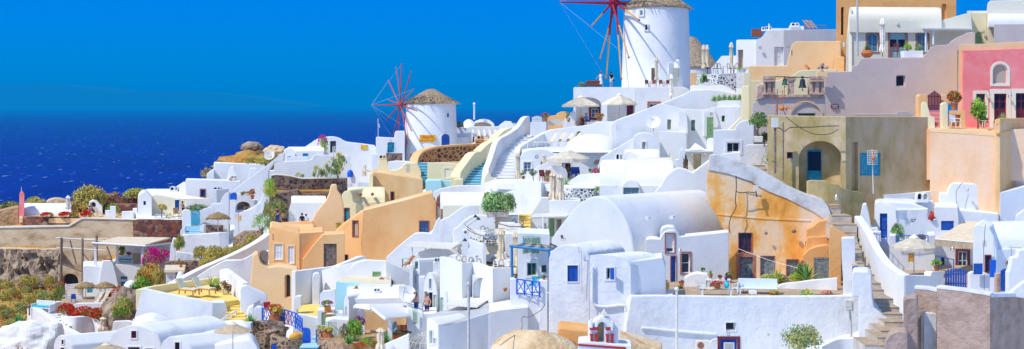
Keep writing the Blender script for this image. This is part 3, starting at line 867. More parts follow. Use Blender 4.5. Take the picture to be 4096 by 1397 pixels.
def skin(name,verts,edges,mat,par,sub=1,root=0):
    me = bpy.data.meshes.new(name)
    me.from_pydata([v[0] for v in verts],edges,[])
    o = bpy.data.objects.new(name,me)
    COL.objects.link(o)
    me.materials.append(MATS[mat])
    o.parent = par
    o.modifiers.new('Skin','SKIN').use_smooth_shade = True
    me.skin_vertices[0]
    for sv,v in zip(me.skin_vertices[0].data,verts): sv.radius = (v[1],v[2] if len(v) > 2 else v[1])
    me.skin_vertices[0].data[root].use_root = True
    s = o.modifiers.new('Subdivision','SUBSURF'); s.levels = sub; s.render_levels = sub
    ORG[o] = Vector((0,0,0))
    return o
def person(label,loc,rz=0,h=1.7,sit=False,arms=((-.27,-.1,.82),(.27,-.1,.82)),shirt='purple',legs='jeans',shorts=False,hair='hairdark',longhair=False,dress=None,lean=.0,bag=False,lying=False):
    o = T('person',label,'person',(0,0,0))
    pz = .95 if not sit else .5
    up = lambda z,f=1.0: Vector((0,-lean * (z - pz) * f,z))
    dz = pz - .95
    ch,nk,hd,tp = up(1.25 + dz),up(1.46 + dz),up(1.6 + dz),up(1.7 + dz)
    V,E = [],[]
    def v(p,r,r2=None,link=None):
        V.append((Vector(p),r,r2 or r))
        if link is not None: E.append((link,len(V) - 1))
        return len(V) - 1
    pel = v((0,0,pz),.13,.1); c = v(ch,.15,.11,pel); n_ = v(nk,.055,.055,c); h0 = v(hd + Vector((0,-.01,0)),.085,.1,n_); v(tp,.06,.07,h0)
    hips = []
    for s in (-1,1):
        sh = v(ch + Vector((s * .17,0,.14)),.06,.06,c)
        hand = Vector((arms[0] if s < 0 else arms[1])) + Vector((0,0,dz))
        sp_ = ch + Vector((s * .17,0,.14))
        mid = (sp_ + hand) / 2 + Vector((s * .05,.08,-.03))
        el = v(mid,.043,.043,sh); wr = v(hand,.03,.03,el)
        d = (hand - mid).normalized()
        pm = v(hand + d * .07,.035,.018,wr)
        for q in range(4): v(hand + d * (.15 + .012 * (q in (1,2))) + Vector(((q - 1.5) * .02,-.01 * q,-.015)),.009,.009,pm)
        v(hand + d * .1 + Vector((-s * .045,-.02,0)),.01,.01,pm)
        hp = v((s * .09,0,pz - .06),.085,.09,pel)
        if sit: kn,an = (s * .12,-.44,pz + .0),(s * .12,-.48,pz - .42)
        else: kn,an = (s * .1,-.02,.5),(s * .1,.03,.09)
        k = v(kn,.06,.06,hp); a = v(an,.04,.04,k); v((an[0] * 1.1,an[1] - .16,an[2] - .05),.035,.025,a)
        hips += [hp,k,a]
    skin('body',V,E,'skin',o)
    if dress is None:
        if shirt:
            vs = [(Vector((0,0,pz + .0)),.15,.12),(ch,.172,.13),(up(1.42 + dz),.09,.09)]
            es = [(0,1),(1,2)]
            for s in (-1,1):
                q = len(vs)
                sh = ch + Vector((s * .17,0,.13)); hand = Vector((arms[0] if s < 0 else arms[1])) + Vector((0,0,dz))
                vs += [(sh,.078,.078),(sh + ((sh + hand) / 2 + Vector((s * .05,.08,-.03)) - sh) * .75,.06,.06)]
                es += [(1,q),(q,q + 1)]
            skin('shirt',vs,es,shirt,o)
        vs = [(Vector((0,0,pz + .02)),.14,.115)]; es = []
        for s in (-1,1):
            q = len(vs)
            hp = Vector((s * .09,0,pz - .06))
            kn = Vector((s * .12,-.44,pz)) if sit else Vector((s * .1,-.02,.5))
            an = Vector((s * .12,-.48,pz - .4)) if sit else Vector((s * .1,.03,.12))
            if shorts: kn = hp + (kn - hp) * .8
            vs += [(hp,.1,.105),(kn,.078,.078)]; es += [(0,q),(q,q + 1)]
            if not shorts: vs.append((an,.055,.055)); es.append((q + 1,q + 2))
        skin('trousers' if not shorts else 'shorts',vs,es,legs,o)
    else:
        bm = bmesh.new(); lathe(bm,(0,0,0),[(.3,.12),(.26,.5),(.19,.88),(.16,1.05),(.19,1.25),(.18,1.38),(.08,1.43)],18,sy_=.75); obj('dress',bm,dress,o)
    bm = bmesh.new()
    ball(bm,hd + Vector((0,.025,.05)),.118,0,2,(1,1.08,.92))
    if longhair: lathe(bm,hd + Vector((0,.07,-.4)),[(.06,0),(.13,.15),(.13,.35),(.09,.46)],12,sy_=.6)
    obj('hair',bm,hair,o)
    bm = bmesh.new()
    for s in (-1,1): ball(bm,hd + Vector((s * .035,-.098,.01)),.014)
    obj('eyes',bm,'black',o)
    if bag:
        bm = bmesh.new(); box(bm,(.27,-.05,.8),(.1,.26,.22)); bevel(bm,.03,2); path(bm,[Vector((.27,0,.9)),Vector((.1,-.02,1.42)),Vector((-.05,.1,1.4))],.012,5); obj('shoulder_bag',bm,'blackcloth',o)
    s = h / 1.72
    o.location = loc; o.rotation_euler = (R(-80) if lying else 0,0,R(rz)); o.scale = (s,s,s)
    return o

def gate(label,x0,x1,yt,yb,Y,col='turquoise',n=8,top='arch',yaw=0,group=None,rise=.12,gap=.72,name='gate'):
    pl = Pl((x0 + x1) / 2,Y,yaw)
    T(name,label,'gate',pl.at((x0 + x1) / 2,yb),group)
    u0,z0 = pl.uz(sx(x0),sy(yb)); u1,z1 = pl.uz(sx(x1),sy(yt))
    w = (u1 - u0) / n
    bm = bmesh.new()
    for i in range(n):
        t = (i + .5) / n * 2 - 1
        zt = z1 - (rise * (z1 - z0)) * (abs(t) if top == 'peak' else t * t if top == 'arch' else (1 - t * t) if top == 'dip' else 0)
        ua = u0 + i * w + w * (1 - gap) / 2
        slab(bm,pl,[(ua,z0),(ua + w * gap,z0),(ua + w * gap,zt - w * .3),(ua + w * gap / 2,zt),(ua,zt - w * .3)],0,.03)
    obj('slats',bm,col)
    for q in (.2,.66):
        bm = bmesh.new(); slab(bm,pl,rect(u0,z0 + (z1 - z0) * q,u1,z0 + (z1 - z0) * q + .08),-.03,0); obj('rail',bm,col)
    bm = bmesh.new(); tube(bm,pl.w((u0 + u1) / 2,z0 + (z1 - z0) * .55,.03),pl.w((u0 + u1) / 2,z0 + (z1 - z0) * .62,.08),.015); obj('latch',bm,'darkmetal')
    return CUR
def railing(label,pts,h,col='bluebright',n=6,style='x',group=None,name='railing',r=.022):
    """pts (x,y of foot,depth): posts,rails and the fill between"""
    q = [P(*p) for p in pts]
    T(name,label,'railing',q[0],group)
    up = Vector((0,0,h))
    for a in q:
        bm = bmesh.new(); tube(bm,a,a + up * 1.03,r * 1.5,r * 1.5,6); obj('post',bm,col)
    for a,b_ in zip(q,q[1:]):
        for k in (.12,1.0):
            bm = bmesh.new(); tube(bm,a + up * k,b_ + up * k,r * (1.4 if k == 1 else 1),None,6); obj('rail',bm,col)
        bm = bmesh.new()
        for i in range(n):
            s,e = a.lerp(b_,i / n),a.lerp(b_,(i + 1) / n)
            if style == 'x':
                tube(bm,s + up * .12,e + up,r * .8,None,5); tube(bm,e + up * .12,s + up,r * .8,None,5); tube(bm,e + up * .12,e + up,r * .8,None,5)
            else: tube(bm,e + up * .12,e + up,r * .7,None,5)
        obj('balusters',bm,col)
    return CUR
def pole(label,x,yt,yb,Y,r=.05,col='pole_gray',name='pole',cat='pole',cap=True):
    a,b_ = P(x,yb,Y),P(x,yt,Y)
    T(name,label,cat,a)
    bm = bmesh.new(); tube(bm,a,b_,r,r * .85,10); obj('shaft',bm,col)
    if cap: bm = bmesh.new(); ball(bm,b_,r * 1.6,0,2); obj('finial',bm,col)
    return CUR
def cable(label,pts,r=.02,col='charcoal',smooth=4,name='cable'):
    q = [P(*p) for p in (sp(pts,smooth) if smooth else pts)]
    bm = bmesh.new(); path(bm,q,r,5)
    return single(name,label,'cable',bm,col)
def lamp(label,x,y,Y,s=1.0,kind='lamp',rz=0,group='wall lamps'): return inst(kind,label,P(x,y,Y),rz,s,group)
cam = bpy.data.cameras.new('camera'); co = bpy.data.objects.new('camera',cam); COL.objects.link(co)
cam.sensor_width = 36; cam.lens = F / 4096 * 36; cam.shift_y = -(698.5 - HY) / 4096
cam.clip_start = 1; cam.clip_end = 400000
co.rotation_euler = (R(90),0,0)
scene.camera = co
scene.view_settings.view_transform = 'Standard'; scene.view_settings.look = 'None'
EXPO = .46
scene.view_settings.exposure = EXPO; scene.view_settings.gamma = 1
SUNV = Vector((-.64,-.43,1.0)).normalized()
sl = bpy.data.lights.new('sun','SUN'); so = bpy.data.objects.new('sun',sl); COL.objects.link(so)
sl.energy = 2.9; sl.angle = R(.5); sl.color = (1,.94,.84)
so.rotation_euler = SUNV.to_track_quat('Z','Y').to_euler()
w = bpy.data.worlds.new('World'); scene.world = w; w.use_nodes = True
nt = w.node_tree; bg = nt.nodes['Background']
sky = nt.nodes.new('ShaderNodeTexSky'); sky.sky_type = 'NISHITA'; sky.sun_disc = False
sky.sun_elevation = math.asin(SUNV.z); sky.sun_rotation = math.atan2(SUNV.x,SUNV.y)
sky.altitude = 150; sky.air_density = 1.0; sky.dust_density = .4; sky.ozone_density = 2.5
tc = nt.nodes.new('ShaderNodeTexCoord'); sep = nt.nodes.new('ShaderNodeSeparateXYZ')
nt.links.new(tc.outputs['Generated'],sep.inputs[0])
STR = .15
k = 1 / STR / 2 ** EXPO
lowsky = ramp(nt,sep.outputs['Z'],[(.0,(.0,.32,.98)),(.02,(.0,.31,1.0)),(.07,(.0,.235,1.0)),(.3,(.0,.15,.7))])
sc_ = nt.nodes.new('ShaderNodeVectorMath'); sc_.operation = 'SCALE'; sc_.inputs['Scale'].default_value = k
nt.links.new(lowsky,sc_.inputs[0])
fac = ramp(nt,sep.outputs['Z'],[(.1,.0),(.32,1.0)])
mx = nt.nodes.new('ShaderNodeMix'); mx.data_type = 'RGBA'; mx.clamp_result = False
nt.links.new(fac,mx.inputs['Factor']); nt.links.new(sc_.outputs[0],mx.inputs[6]); tint = nt.nodes.new('ShaderNodeVectorMath'); tint.operation = 'MULTIPLY'; tint.inputs[1].default_value = (.88,.97,1.02)
nt.links.new(sky.outputs[0],tint.inputs[0]); nt.links.new(tint.outputs[0],mx.inputs[7])
nt.links.new(mx.outputs[2],bg.inputs['Color'])
bg.inputs['Strength'].default_value = STR
scene.render.engine = 'CYCLES'
scene.cycles.use_denoising = True
scene.cycles.max_bounces = 6; scene.cycles.diffuse_bounces = 4

m,nt,b = newmat('seawater')
SEA = -100.0
g = N(nt,'ShaderNodeNewGeometry')
n1 = N(nt,'ShaderNodeTexNoise',Scale=1.0,Detail=6.0,Roughness=.7)
mp = N(nt,'ShaderNodeMapping'); mp.inputs['Scale'].default_value = (.012,.0024,1); nt.links.new(g.outputs['Position'],mp.inputs['Vector'])
nt.links.new(mp.outputs[0],n1.inputs['Vector'])
deep = ramp(nt,n1.outputs['Fac'],[(.3,(.0,.006,.16)),(.7,(.0,.016,.27))])
n2 = N(nt,'ShaderNodeTexNoise',Scale=1.0,Detail=2.0,Roughness=.5)
mp2 = N(nt,'ShaderNodeMapping'); mp2.inputs['Scale'].default_value = (.13,.02,1); nt.links.new(g.outputs['Position'],mp2.inputs['Vector'])
nt.links.new(mp2.outputs[0],n2.inputs['Vector'])
cap = ramp(nt,n2.outputs['Fac'],[(.68,.0),(.74,1.0)])
mxs = N(nt,'ShaderNodeMix',data_type='RGBA')
nt.links.new(cap,mxs.inputs['Factor']); nt.links.new(deep,mxs.inputs[6]); mxs.inputs[7].default_value = (.35,.55,.75,1)
nt.links.new(mxs.outputs[2],b.inputs['Base Color'])
b.inputs['Roughness'].default_value = .5; b.inputs['IOR'].default_value = 1.33; b.inputs['Specular Tint'].default_value = (0,.25,1,1); b.inputs['Specular IOR Level'].default_value = .03
bump(nt,b,n1.outputs['Fac'],.6,2.0)
bm = bmesh.new()
ys = [-300,0,150,400,1000,3000,9000,25000,70000,200000]
rows = [[bm.verts.new((x,y,SEA)) for x in (-90000,-6000,-1500,-400,400,1500,6000,90000)] for y in ys]
for a,c in zip(rows,rows[1:]):
    for i in range(7): bm.faces.new((a[i],a[i + 1],c[i + 1],c[i]))
single('sea',None,None,bm,'seawater',kind='structure')
m,nt,b = newmat('haze_air'); nt.nodes.remove(b)
vp = nt.nodes.new('ShaderNodeVolumePrincipled'); vp.inputs['Color'].default_value = (.0,.47,1,1); vp.inputs['Density'].default_value = 6e-5; vp.inputs['Anisotropy'].default_value = 0
nt.links.new(vp.outputs[0],nt.nodes['Material Output'].inputs['Volume'])
bm = bmesh.new(); box(bm,(0,99000,(SEA - 4 + 900) / 2),(190000,203000,900 - SEA + 4)); single('haze',None,None,bm,'haze_air',kind='stuff',ang=0)
m,nt,b = newmat('farhill'); b.inputs['Base Color'].default_value = (.08,.1,.12,1); b.inputs['Roughness'].default_value = 1; b.inputs['Specular IOR Level'].default_value = 0
bm = bmesh.new()
prof = sp([(-200,425),(-60,348),(120,332),(200,334),(330,350),(480,371),(640,362),(800,368),(960,384),(1120,408),(1250,425)],5)
pl = Pl(0,42000)
slab(bm,pl,[pl.uz(x,y + 1.5) for x,y in prof] + [pl.uz(1251,452),pl.uz(-201,452)],-6000,0)
single('far_island_hills',None,None,bm,'farhill',kind='structure',ang=0)

K('S')
CT = [(4096,1397,70,-14.5),(3550,1397,72,-14.5),(3400,1300,80,0),(3000,1397,80,-14.8),(2400,1397,76,-14.6),(1800,1397,80,-15.2),(1300,1397,88,-17),
      (800,1397,88,-17.5),(300,1397,88,-18.2),(-200,1397,100,-22),(3400,930,98,0),(3900,1000,100,0),(3700,760,108,0),(3300,760,108,0),(3900,480,116,0),(3700,330,128,0),
      (3300,460,120,0),(3000,560,118,0),(2900,370,140,0),(3000,290,150,0),(2600,380,165,0),(2600,360,180,0),(2300,480,160,0),(2300,560,140,0),(2600,620,130,0),
      (2300,760,118,0),(2000,780,124,0),(2000,950,108,0),(2600,900,104,0),(2100,1150,95,0),(1700,1150,100,0),(1950,540,158,0),(1900,560,180,0),(1700,640,178,0),(1750,760,140,0),
      (1500,900,126,0),(1200,1100,112,0),(1100,1250,104,0),(850,1290,102,0),(1300,660,170,0),(1400,580,190,-9),(1100,700,165,0),(1000,760,158,0),(900,640,175,0),(700,800,172,0),
      (1000,880,138,0),(900,1030,130,0),(700,1040,142,0),(500,860,166,0),(250,850,166,0),(60,870,168,0),(-150,900,170,0),(1050,590,180,0),(500,1110,146,0),(400,1240,136,0),
      (80,1150,150,0),(250,1180,146,0),(20,1270,132,0),(60,1380,112,0),(300,1330,120,-21.8),(500,1330,118,-21.3),(650,1300,116,-20.3),(150,1340,118,-22),(420,1290,126,-21.6),(560,1260,122,-21.2),(230,1130,154,0),(-200,1200,150,0),(-250,1330,130,0),(600,900,172,0)]
CP = []
for x,y,Y,z in CT:
    p = P(x,y,Y)
    CP.append((p.x,Y,(z if z < 0 and z != -9 else p.z - .7) - 3.2 * min(max((p.x + 36) / 10,0),1)))
def ground(x,y):
    s = t = .0
    for a,b_,z in CP:
        wt = 1 / ((x - a) ** 2 + (y - b_) ** 2 + 1.0) ** 1.6
        s += wt; t += wt * z
    z = t / s
    lim = 181 + 6 * math.sin(x * .05) + max(0,x) * .12
    if y > lim: z -= (y - lim) * 1.1 + .02 * (y - lim) ** 2
    if x < -66: z -= (-66 - x) * .5
    return max(z,SEA - 3)
bm = bmesh.new()
nx,ny = 130,110
rows = []
for j in range(ny + 1):
    y = 60 + 200 * j / ny
    rows.append([])
    for i in range(nx + 1):
        x = -130 + 250 * i / nx
        z = ground(x,y)
        if x < -14: z += noise.noise((x * .35,y * .35,0)) * .5 + noise.noise((x * 1.1,y * 1.1,3)) * .2
        rows[-1].append(bm.verts.new((x,y,z)))
for a,c in zip(rows,rows[1:]):
    for i in range(nx): bm.faces.new((a[i],a[i + 1],c[i + 1],c[i]))
for f in bm.faces:
    c = f.calc_center_median()
    if c.x > -26 - (c.y - 100) * .12 and not (c.y > 172): f.material_index = 1
single('ground',None,None,bm,('earth','white_worn'),kind='structure',ang=0).data.shade_smooth()
K('D4')
T('rough_house','rough brown rendered building with a white coping and a pale patched panel','house',P(900,880,76))
wall('wall',[(797,476,75.5),(960,494,74.7),(1143,524,73.8)],.6,'brownstucco',6,cap=('white_worn',.14))
wall('wall',[(655,478,77.2),(740,484,76.9),(800,498,76.6)],.6,'brownstucco',6,cap=('white_worn',.16))
wall('wall',[(1143,524,73.85),(1250,524,76),(1420,520,79.5)],.6,'brownstucco',6,cap=('white_worn',.2))
prism('panel',[(717,900),(717,645),(797,652),(797,900)],Pl(757,76.3),.5,'band',bev=.02)
prism('buttress',[(582,900),(583,566),(598,555),(665,548),(678,565),(682,900)],Pl(600,75,4),1.6,'brownstucco',bev=.12)
prism('buttress',[(455,920),(462,838),(490,792),(540,767),(590,764),(614,772),(618,920)],Pl(540,73.5),1.5,'brownstucco',bev=.15)
prism('parapet',[(1262,540),(1290,500),(1350,452),(1420,415),(1420,560)],Pl(1300,77),.4,'white_worn')
T('alley_steps','worn stone steps of the alley climbing between white walls','steps',P(450,800,76))
stairs([(338,480,852,74),(415,600,802,75),(440,600,760,76.2),(462,600,703,77.6),(435,580,652,79),(405,560,610,80.4),(385,520,555,82),(380,460,498,83.6),
        (365,440,455,85),(330,400,400,86.6),(300,350,355,88),(285,335,322,89.2),(278,322,290,90.4),(272,318,262,91.6),(262,316,232,92.8),(245,302,195,93.8),(220,290,160,94.8),(190,282,128,95.8)],
       ('stepstone','paving'),2.6,1.1)
K('D3')
stairs([(130,285,716,96.4),(122,250,660,98.2),(116,180,612,100)],('stepstone','paving'),3,1.1)
block('landing',[(100,100.2),(172,100.2),(172,101.3),(100,101.3)],590,100.2,1.2,'paving')
K('D4')
T('alley_wall','bright whitewashed wall winding down beside the stone steps to the white corner','wall',P(592,690,84))
wall('wall',[(268,20,98),(296,60,96.4),(325,105,94.6),(350,150,92.6),(372,196,91),(420,275,88),(480,342,85.8),(545,384,84.6),(594,403,84)],.55,'white',4.2,smooth=3,bev=.12)
wall('wall',[(590,403,84),(660,405,85.3),(762,407,87.2)],.5,'white',5)
wall('wall',[(762,392,87.2),(775,378,87.4),(845,383,88.6)],.5,'white',5)
T('buttressed_wall','whitewashed corner wall with a flaring foot between terrace and stone steps','wall',P(330,800,79))
prism('wall',[(252,545),(256,392),(268,381),(355,382),(378,398),(384,540),(398,612),(440,650),(484,684),(462,712),(424,750),(396,832),(330,836),(296,830),(296,545)],Pl(300,79,-6),2.4,'white_rough',bev=.16)
prism('pillar',[(186,172),(192,166),(268,165),(275,172),(275,366),(256,376),(252,560),(198,560),(196,410),(188,300)],Pl(240,90,4),1.2,'white',bev=.1)
gate('small bright blue arched gate between the white pillar and the stone steps',256,294,342,382,85.5,'bluebright',4,'arch')
K('D3')
T('blue_door_house','white house with a blue door, blue shutter and twin-arched chimney above the parasol','house',P(540,850,101))
wall('parapet',[(300,514,104.4),(330,514,104.4),(395,526,104.8),(560,521,106),(700,510,107),(860,499,108)],.6,'white',4,smooth=3)
prism('wall',[(392,880),(396,590),(402,576),(436,571),(495,590),(538,627),(541,880)],Pl(536,101,-20),6,'white',(door(430,646,478,802,'blue',1,3,None,.25),),ext=15)
prism('wall',[(536,890),(537,627),(738,616),(740,690),(786,690),(778,604),(930,607),(935,720),(938,890)],Pl(537,101,6),5,'white',
      (door(822,693,905,754,'blue',1,1,None,.12),pocket(622,680,662,703,.1,False,'stone_dots')))
prism('roof',[(395,600),(405,576),(470,572),(640,581),(700,600),(740,618),(740,640),(400,640)],Pl(536,101.6,4),5,'white',bev=.2)
prism('buttress',[(290,760),(300,690),(318,600),(322,588),(345,586),(362,650),(376,735),(418,738),(430,800),(432,860),(290,860)],Pl(350,99.5,-8),1.6,'white',bev=.12)
prism('chimney_base',[(640,640),(642,572),(690,568),(772,570),(775,640)],Pl(700,102.4),1.4,'white',bev=.06)
vent(704,572,76,62,102)
K('D4')
prism('terrace_wall',[(495,420),(495,150),(535,147),(536,196),(738,196),(738,148),(788,146),(790,420)],Pl(640,97,2),3,'white',
      (win(610,256,662,326,'frame_white',1,1,None,.1,glass='ochrepot'),),bev=.07)
prism('step',[(368,170),(370,128),(405,124),(440,126),(440,190)],Pl(400,98),1,'white',bev=.06)
railing('low blue railing beside the open blue door',[(397,192,96.8),(478,210,96)],.62,'bluebright',5,'bar')
railing('blue railing on the terrace edge behind the parasol',[(537,195,96.6),(640,195,96.6),(742,195,96.7)],.5,'bluebright',6,'bar')
K('D3')
inst('amphora','dark red jar standing in the notch of the white wall',P(762,692,101.2),20,.95,col='redpaint')
shrub('tall spiky bush rising behind the blue terrace railing',545,812,86,100,98.5,('leaf_olive','leaf_agave'))
shrub('round dark clipped bush on the terrace behind the parasol top',695,812,60,30,98.6,('leaf_olive','leaf_brown'),size=.2)
shrub('small yellow-green plant beside the blue railing',625,808,28,20,98.6,('leaf_yellow','leaf_lime'),size=.3,n=300)
T('vaulted_block','broad white block with a rounded vault roof and stepped base below the peach wall','house',P(1000,720,105))
prism('wall',[(800,700),(806,510),(858,520),(862,490),(880,462),(905,449),(960,450),(1110,458),(1200,512),(1204,700)],Pl(1000,106,0),4,'white',bev=.25)
prism('wall',[(926,740),(922,630),(935,624),(1190,648),(1192,740)],Pl(1000,104.2),2.4,'white',bev=.1)
prism('wall',[(1190,740),(1198,512),(1360,470),(1360,740)],Pl(1190,105,16),4,'white',bev=.15)
prism('wall',[(1170,520),(1173,390),(1186,381),(1380,402),(1380,520)],Pl(1200,107.6),3,'white',bev=.15)
prism('buttress',[(1255,740),(1300,660),(1352,622),(1380,612),(1380,740)],Pl(1300,102),1,'white',bev=.1)
cable('thin dark cable running down the white vault block',[(960,448,105.6),(935,478,105.5),(918,515,105.4),(922,600,105.3)],.02)
inst('lantern','small lamp on the white vault block',P(985,498,105.6),0,1.2)
K('D4')
T('awning','sloping cream striped awning with a scalloped edge over the terrace','awning',P(790,200,96))
bm = bmesh.new()
q = [P(788,172,95.4),P(1035,194,93.6),P(1215,70,101.5),P(980,54,103)]
n = 18
fr = [q[0].lerp(q[1],i / n) for i in range(n + 1)]; bk = [q[3].lerp(q[2],i / n) for i in range(n + 1)]
for i in range(n):
    f = bm.faces.new([bm.verts.new(v) for v in (fr[i],fr[i + 1],bk[i + 1],bk[i])])
bmesh.ops.remove_doubles(bm,verts=bm.verts,dist=.001)
bmesh.ops.solidify(bm,geom=bm.faces[:],thickness=.04)
obj('canopy',bm,'canvas')
bm = bmesh.new()
for i in range(n):
    a,c = fr[i],fr[i + 1]
    m1 = a.lerp(c,.5)
    bm.faces.new([bm.verts.new(v) for v in (a,c,c - Vector((0,0,.38)),m1 - Vector((0,0,.55)),a - Vector((0,0,.38)))])
bmesh.ops.solidify(bm,geom=bm.faces[:],thickness=.02)
obj('valance',bm,'canvas')
bm = bmesh.new(); tube(bm,q[1],q[1] - Vector((0,0,2.6)),.04); tube(bm,q[0],q[1],.035); obj('frame',bm,'whitepaint')
T('terrace_house','white house wall shaded by the awning with a red framed window','house',P(900,400,100))
prism('wall',[(780,420),(782,175),(1045,175),(1045,420)],Pl(900,100.2,3),3,'white',
      (win(935,250,995,372,'frame_white',2,2,'frame_red',.12,tw=.2),win(822,282,852,342,'frame_white',1,1,'frame_white',.1,glass='glassdark')),bev=.04)
block('floor',[(560,92),(1050,90.5),(1060,100),(560,100)],440,91,.5,'paving')
railing('dark blue sloping stair handrail under the awning',[(792,372,95),(907,400,92)],1.0,'blue',3,'bar')
lamp_ = inst('lantern','green glass lantern hanging under the awning',P(893,236,95),0,1.8)
gate('wide dark blue wooden double gate with an arched top between white walls',850,993,356,488,89,'blue',9,'arch',rise=.16,gap=.74)
K('D4')
T('gate_post','rough brown stone post beside the white wall and wide blue gate','post',P(1001,490,89))
prism('shaft',[(992,500),(992,398),(1010,395),(1011,500)],Pl(1001,88.9),.35,'carved',bev=.03)
inst('parasol','open cream parasol on the terrace below the blue door house',P(652,402,93),10,1.0,'open parasols',canvas='canvas_white',r=1.46,h=2.62,drop=.68,val=.18,pole='pole_gray',top=True)
inst('potted','dark pot with a bright green bush on the white wall by the blue gate',P(798,376,88.2),0,.75,'potted plants',pot='terradark',mats=('leaf_green','leaf_lime'),fh=.5,r=.26,h=.42)
T('blue_shutter_house','white vaulted house with a blue shutter and a blue board by the gate','house',P(1120,500,86))
prism('wall',[(1030,560),(1034,110),(1044,82),(1066,75),(1090,84),(1135,98),(1165,150),(1182,240),(1190,560)],Pl(1100,87,-14),4,'white',
      (win(1112,278,1143,386,'frame_red',1,2,'frame_red',.15,tw=.06),),ext=24,bev=.12)
vaultx('roof',1130,1420,238,84,Pl(1180,88,10),'white',6)
prism('wall',[(1180,560),(1182,236),(1420,236),(1420,560)],Pl(1180,87.6,12),3,'white',bev=.06)
prism('signboard',[(1035,398),(1036,328),(1094,328),(1094,398)],Pl(1065,86),.06,'blue',bev=.02)
prism('shutter',[(1139,417),(1142,303),(1180,308),(1178,417)],Pl(1160,85.8,-5),.07,'bluebright',bev=.02)
prism('wall',[(1008,520),(1010,390),(1035,380),(1100,400),(1108,385),(1180,420),(1182,520)],Pl(1080,86.4),.4,'white',bev=.06)
prism('meter_box',[(1095,220),(1096,180),(1118,178),(1119,220)],Pl(1107,86.2),.2,'offwhite',bev=.02)
cable('thin wires on the front of the blue shutter house',[(1112,80,86.4),(1105,140,86.3),(1104,180,86.2),(1100,260,86.2),(1104,500,86.1)],.018)
gate('narrow dark blue pointed gate beside the white stepped wall',1208,1262,360,504,83.5,'blue',6,'arch',gap=.88)
K('D4')
T('stepped_wall','stepped white wall hiding the end of the narrow blue gate','wall',P(1300,500,82))
prism('wall',[(1258,520),(1260,384),(1270,370),(1283,292),(1320,284),(1327,246),(1345,241),(1420,240),(1420,520)],Pl(1320,82),.6,'white')
prism('post',[(1182,520),(1183,394),(1208,392),(1210,520)],Pl(1195,83.6),.4,'carved',bev=.03)
T('street_lamp_arm','thin bent metal lamp arm above the blue shutter house','lamp',P(1280,400,84))
bm = bmesh.new(); path(bm,[P(1276,345,84),P(1278,222,84),P(1272,214,84)],.02); obj('shaft',bm,'metal')
bm = bmesh.new(); box(bm,P(1300,225,84),(.7,.25,.1)); obj('lamp_head',bm,'offwhite')
inst('potted','small hanging pot with red flowers by the narrow blue gate',P(1268,378,83),0,.7,'potted plants',fl=('fl_red','fl_pink'))
K('C4')
opsA = [win(963,279,1004,325,'frame_red',1,1,None,.15,glass='glassdark')]
arch_l = arc(0,1,0,1)
A = [(sx(1046),sy(620)),(sx(1046),sy(330))]
K('D3')
s0 = sx(1),sx(188)
xl,xr = 3195.0,3367.5
A = [(xl,775),(xl,636)] + [((xl + xr) / 2 - (xr - xl) / 2 * math.cos(math.pi * i / 12),636 - 72 * math.sin(math.pi * i / 12)) for i in range(1,12)] + [(xr,636),(xr,775)]
opsA.append(dict(t='pocket',poly=A,rev=1.3,back=None))
T('olive_house','weathered olive ochre house with a deep arched porch and teal shutters','house',P(213,500,103))
K('S')
pl = Pl(3383,103,-6)
prism('wall',[(3066,780),(3070,600),(3071,462),(3230,465),(3384,467),(3384,790)],pl,4,'olive',opsA,bev=.08)
d_ = door(3236,602,3294,772,'teal',1,2,None,.05,False,'glassdark')
build_op(d_,pl,-1.2,CUR)
d2 = door(3384,0,3385,1)
K('D3')
prism('wall',[(213,530),(213,28),(300,26),(752,30),(757,95),(752,530)],Pl(213,103,33),5,'olive_shaded',
      (door(304,258,436,404,'teal',2,2,None,.12),pocket(250,190,292,500,.3,False)),bev=.06)
prism('coping',[(270,22),(272,8),(540,8),(545,-6),(610,-8),(640,10),(640,24)],Pl(300,106,20),1.0,'stucco',bev=.05)
wall('parapet',[(-30,440,101.4),(0,433,101.4),(90,436,101.4),(120,456,101.5),(165,458,101.6),(185,481,101.8),(240,497,102.2),(322,514,102.9)],.5,'olive',4.5)
inst('lantern','dark lamp on the olive parapet wall above the stone steps',P(148,545,101.3),0,1.7)
K('C4')
cable('thick grey cable strung across the olive house front',[(890,110,102.4),(915,112,102.4),(945,133,102.4),(985,108,102.4),(1050,104,102.4),(1130,104,102.3),(1240,97,102.2),(1330,95,102.1)],.035)
cable('slack dark cable sagging over the olive arch',[(955,30,102.4),(1050,103,102.4),(1130,145,102.3),(1200,156,102.2),(1270,150,102.1),(1325,118,102.1)],.028)
T('electric_conduit','grey meter box with thick conduit on the olive house front','conduit',P(880,425,102))
bm = bmesh.new(); box(bm,P(879,72,102.2),(.5,.22,.72)); bevel(bm,.04,2); obj('meter_box',bm,'offwhite')
bm = bmesh.new(); tube(bm,P(880,90,102.3),P(880,430,102.3),.09); obj('conduit',bm,'weathered')
bm = bmesh.new(); tube(bm,P(937,70,102.3),P(937,475,102.3),.055); obj('conduit',bm,'weathered')
K('D3')
T('roof_antenna','tall pole with a grid antenna in front of the teal shutters','antenna',P(388,520,100))
bm = bmesh.new(); tube(bm,P(389,520,99.5),P(381,235,99.5),.045,.03,8); obj('mast',bm,'offwhite')
bm = bmesh.new()
for i in range(9): tube(bm,P(350,245 + i * 11,99.3),P(414,245 + i * 11,99.3),.018,None,4)
for x in (352,367,398,412): tube(bm,P(x,240,99.3),P(x,336,99.3),.016,None,4)
obj('grid',bm,'offwhite')
bm = bmesh.new(); ball(bm,P(388,290,99.1),.16,0,1); tube(bm,P(388,250,99.1),P(388,330,99.1),.03); obj('receiver',bm,'orangeplastic')
T('peach_wall','tall rose and peach stained wall below the pink house terrace','wall',P(970,500,106))
wall('wall',[(750,99,107.4),(960,112,106.4),(1197,128,105.4)],4,'rosestucco',8.5,cap=('peach_pale',.35))
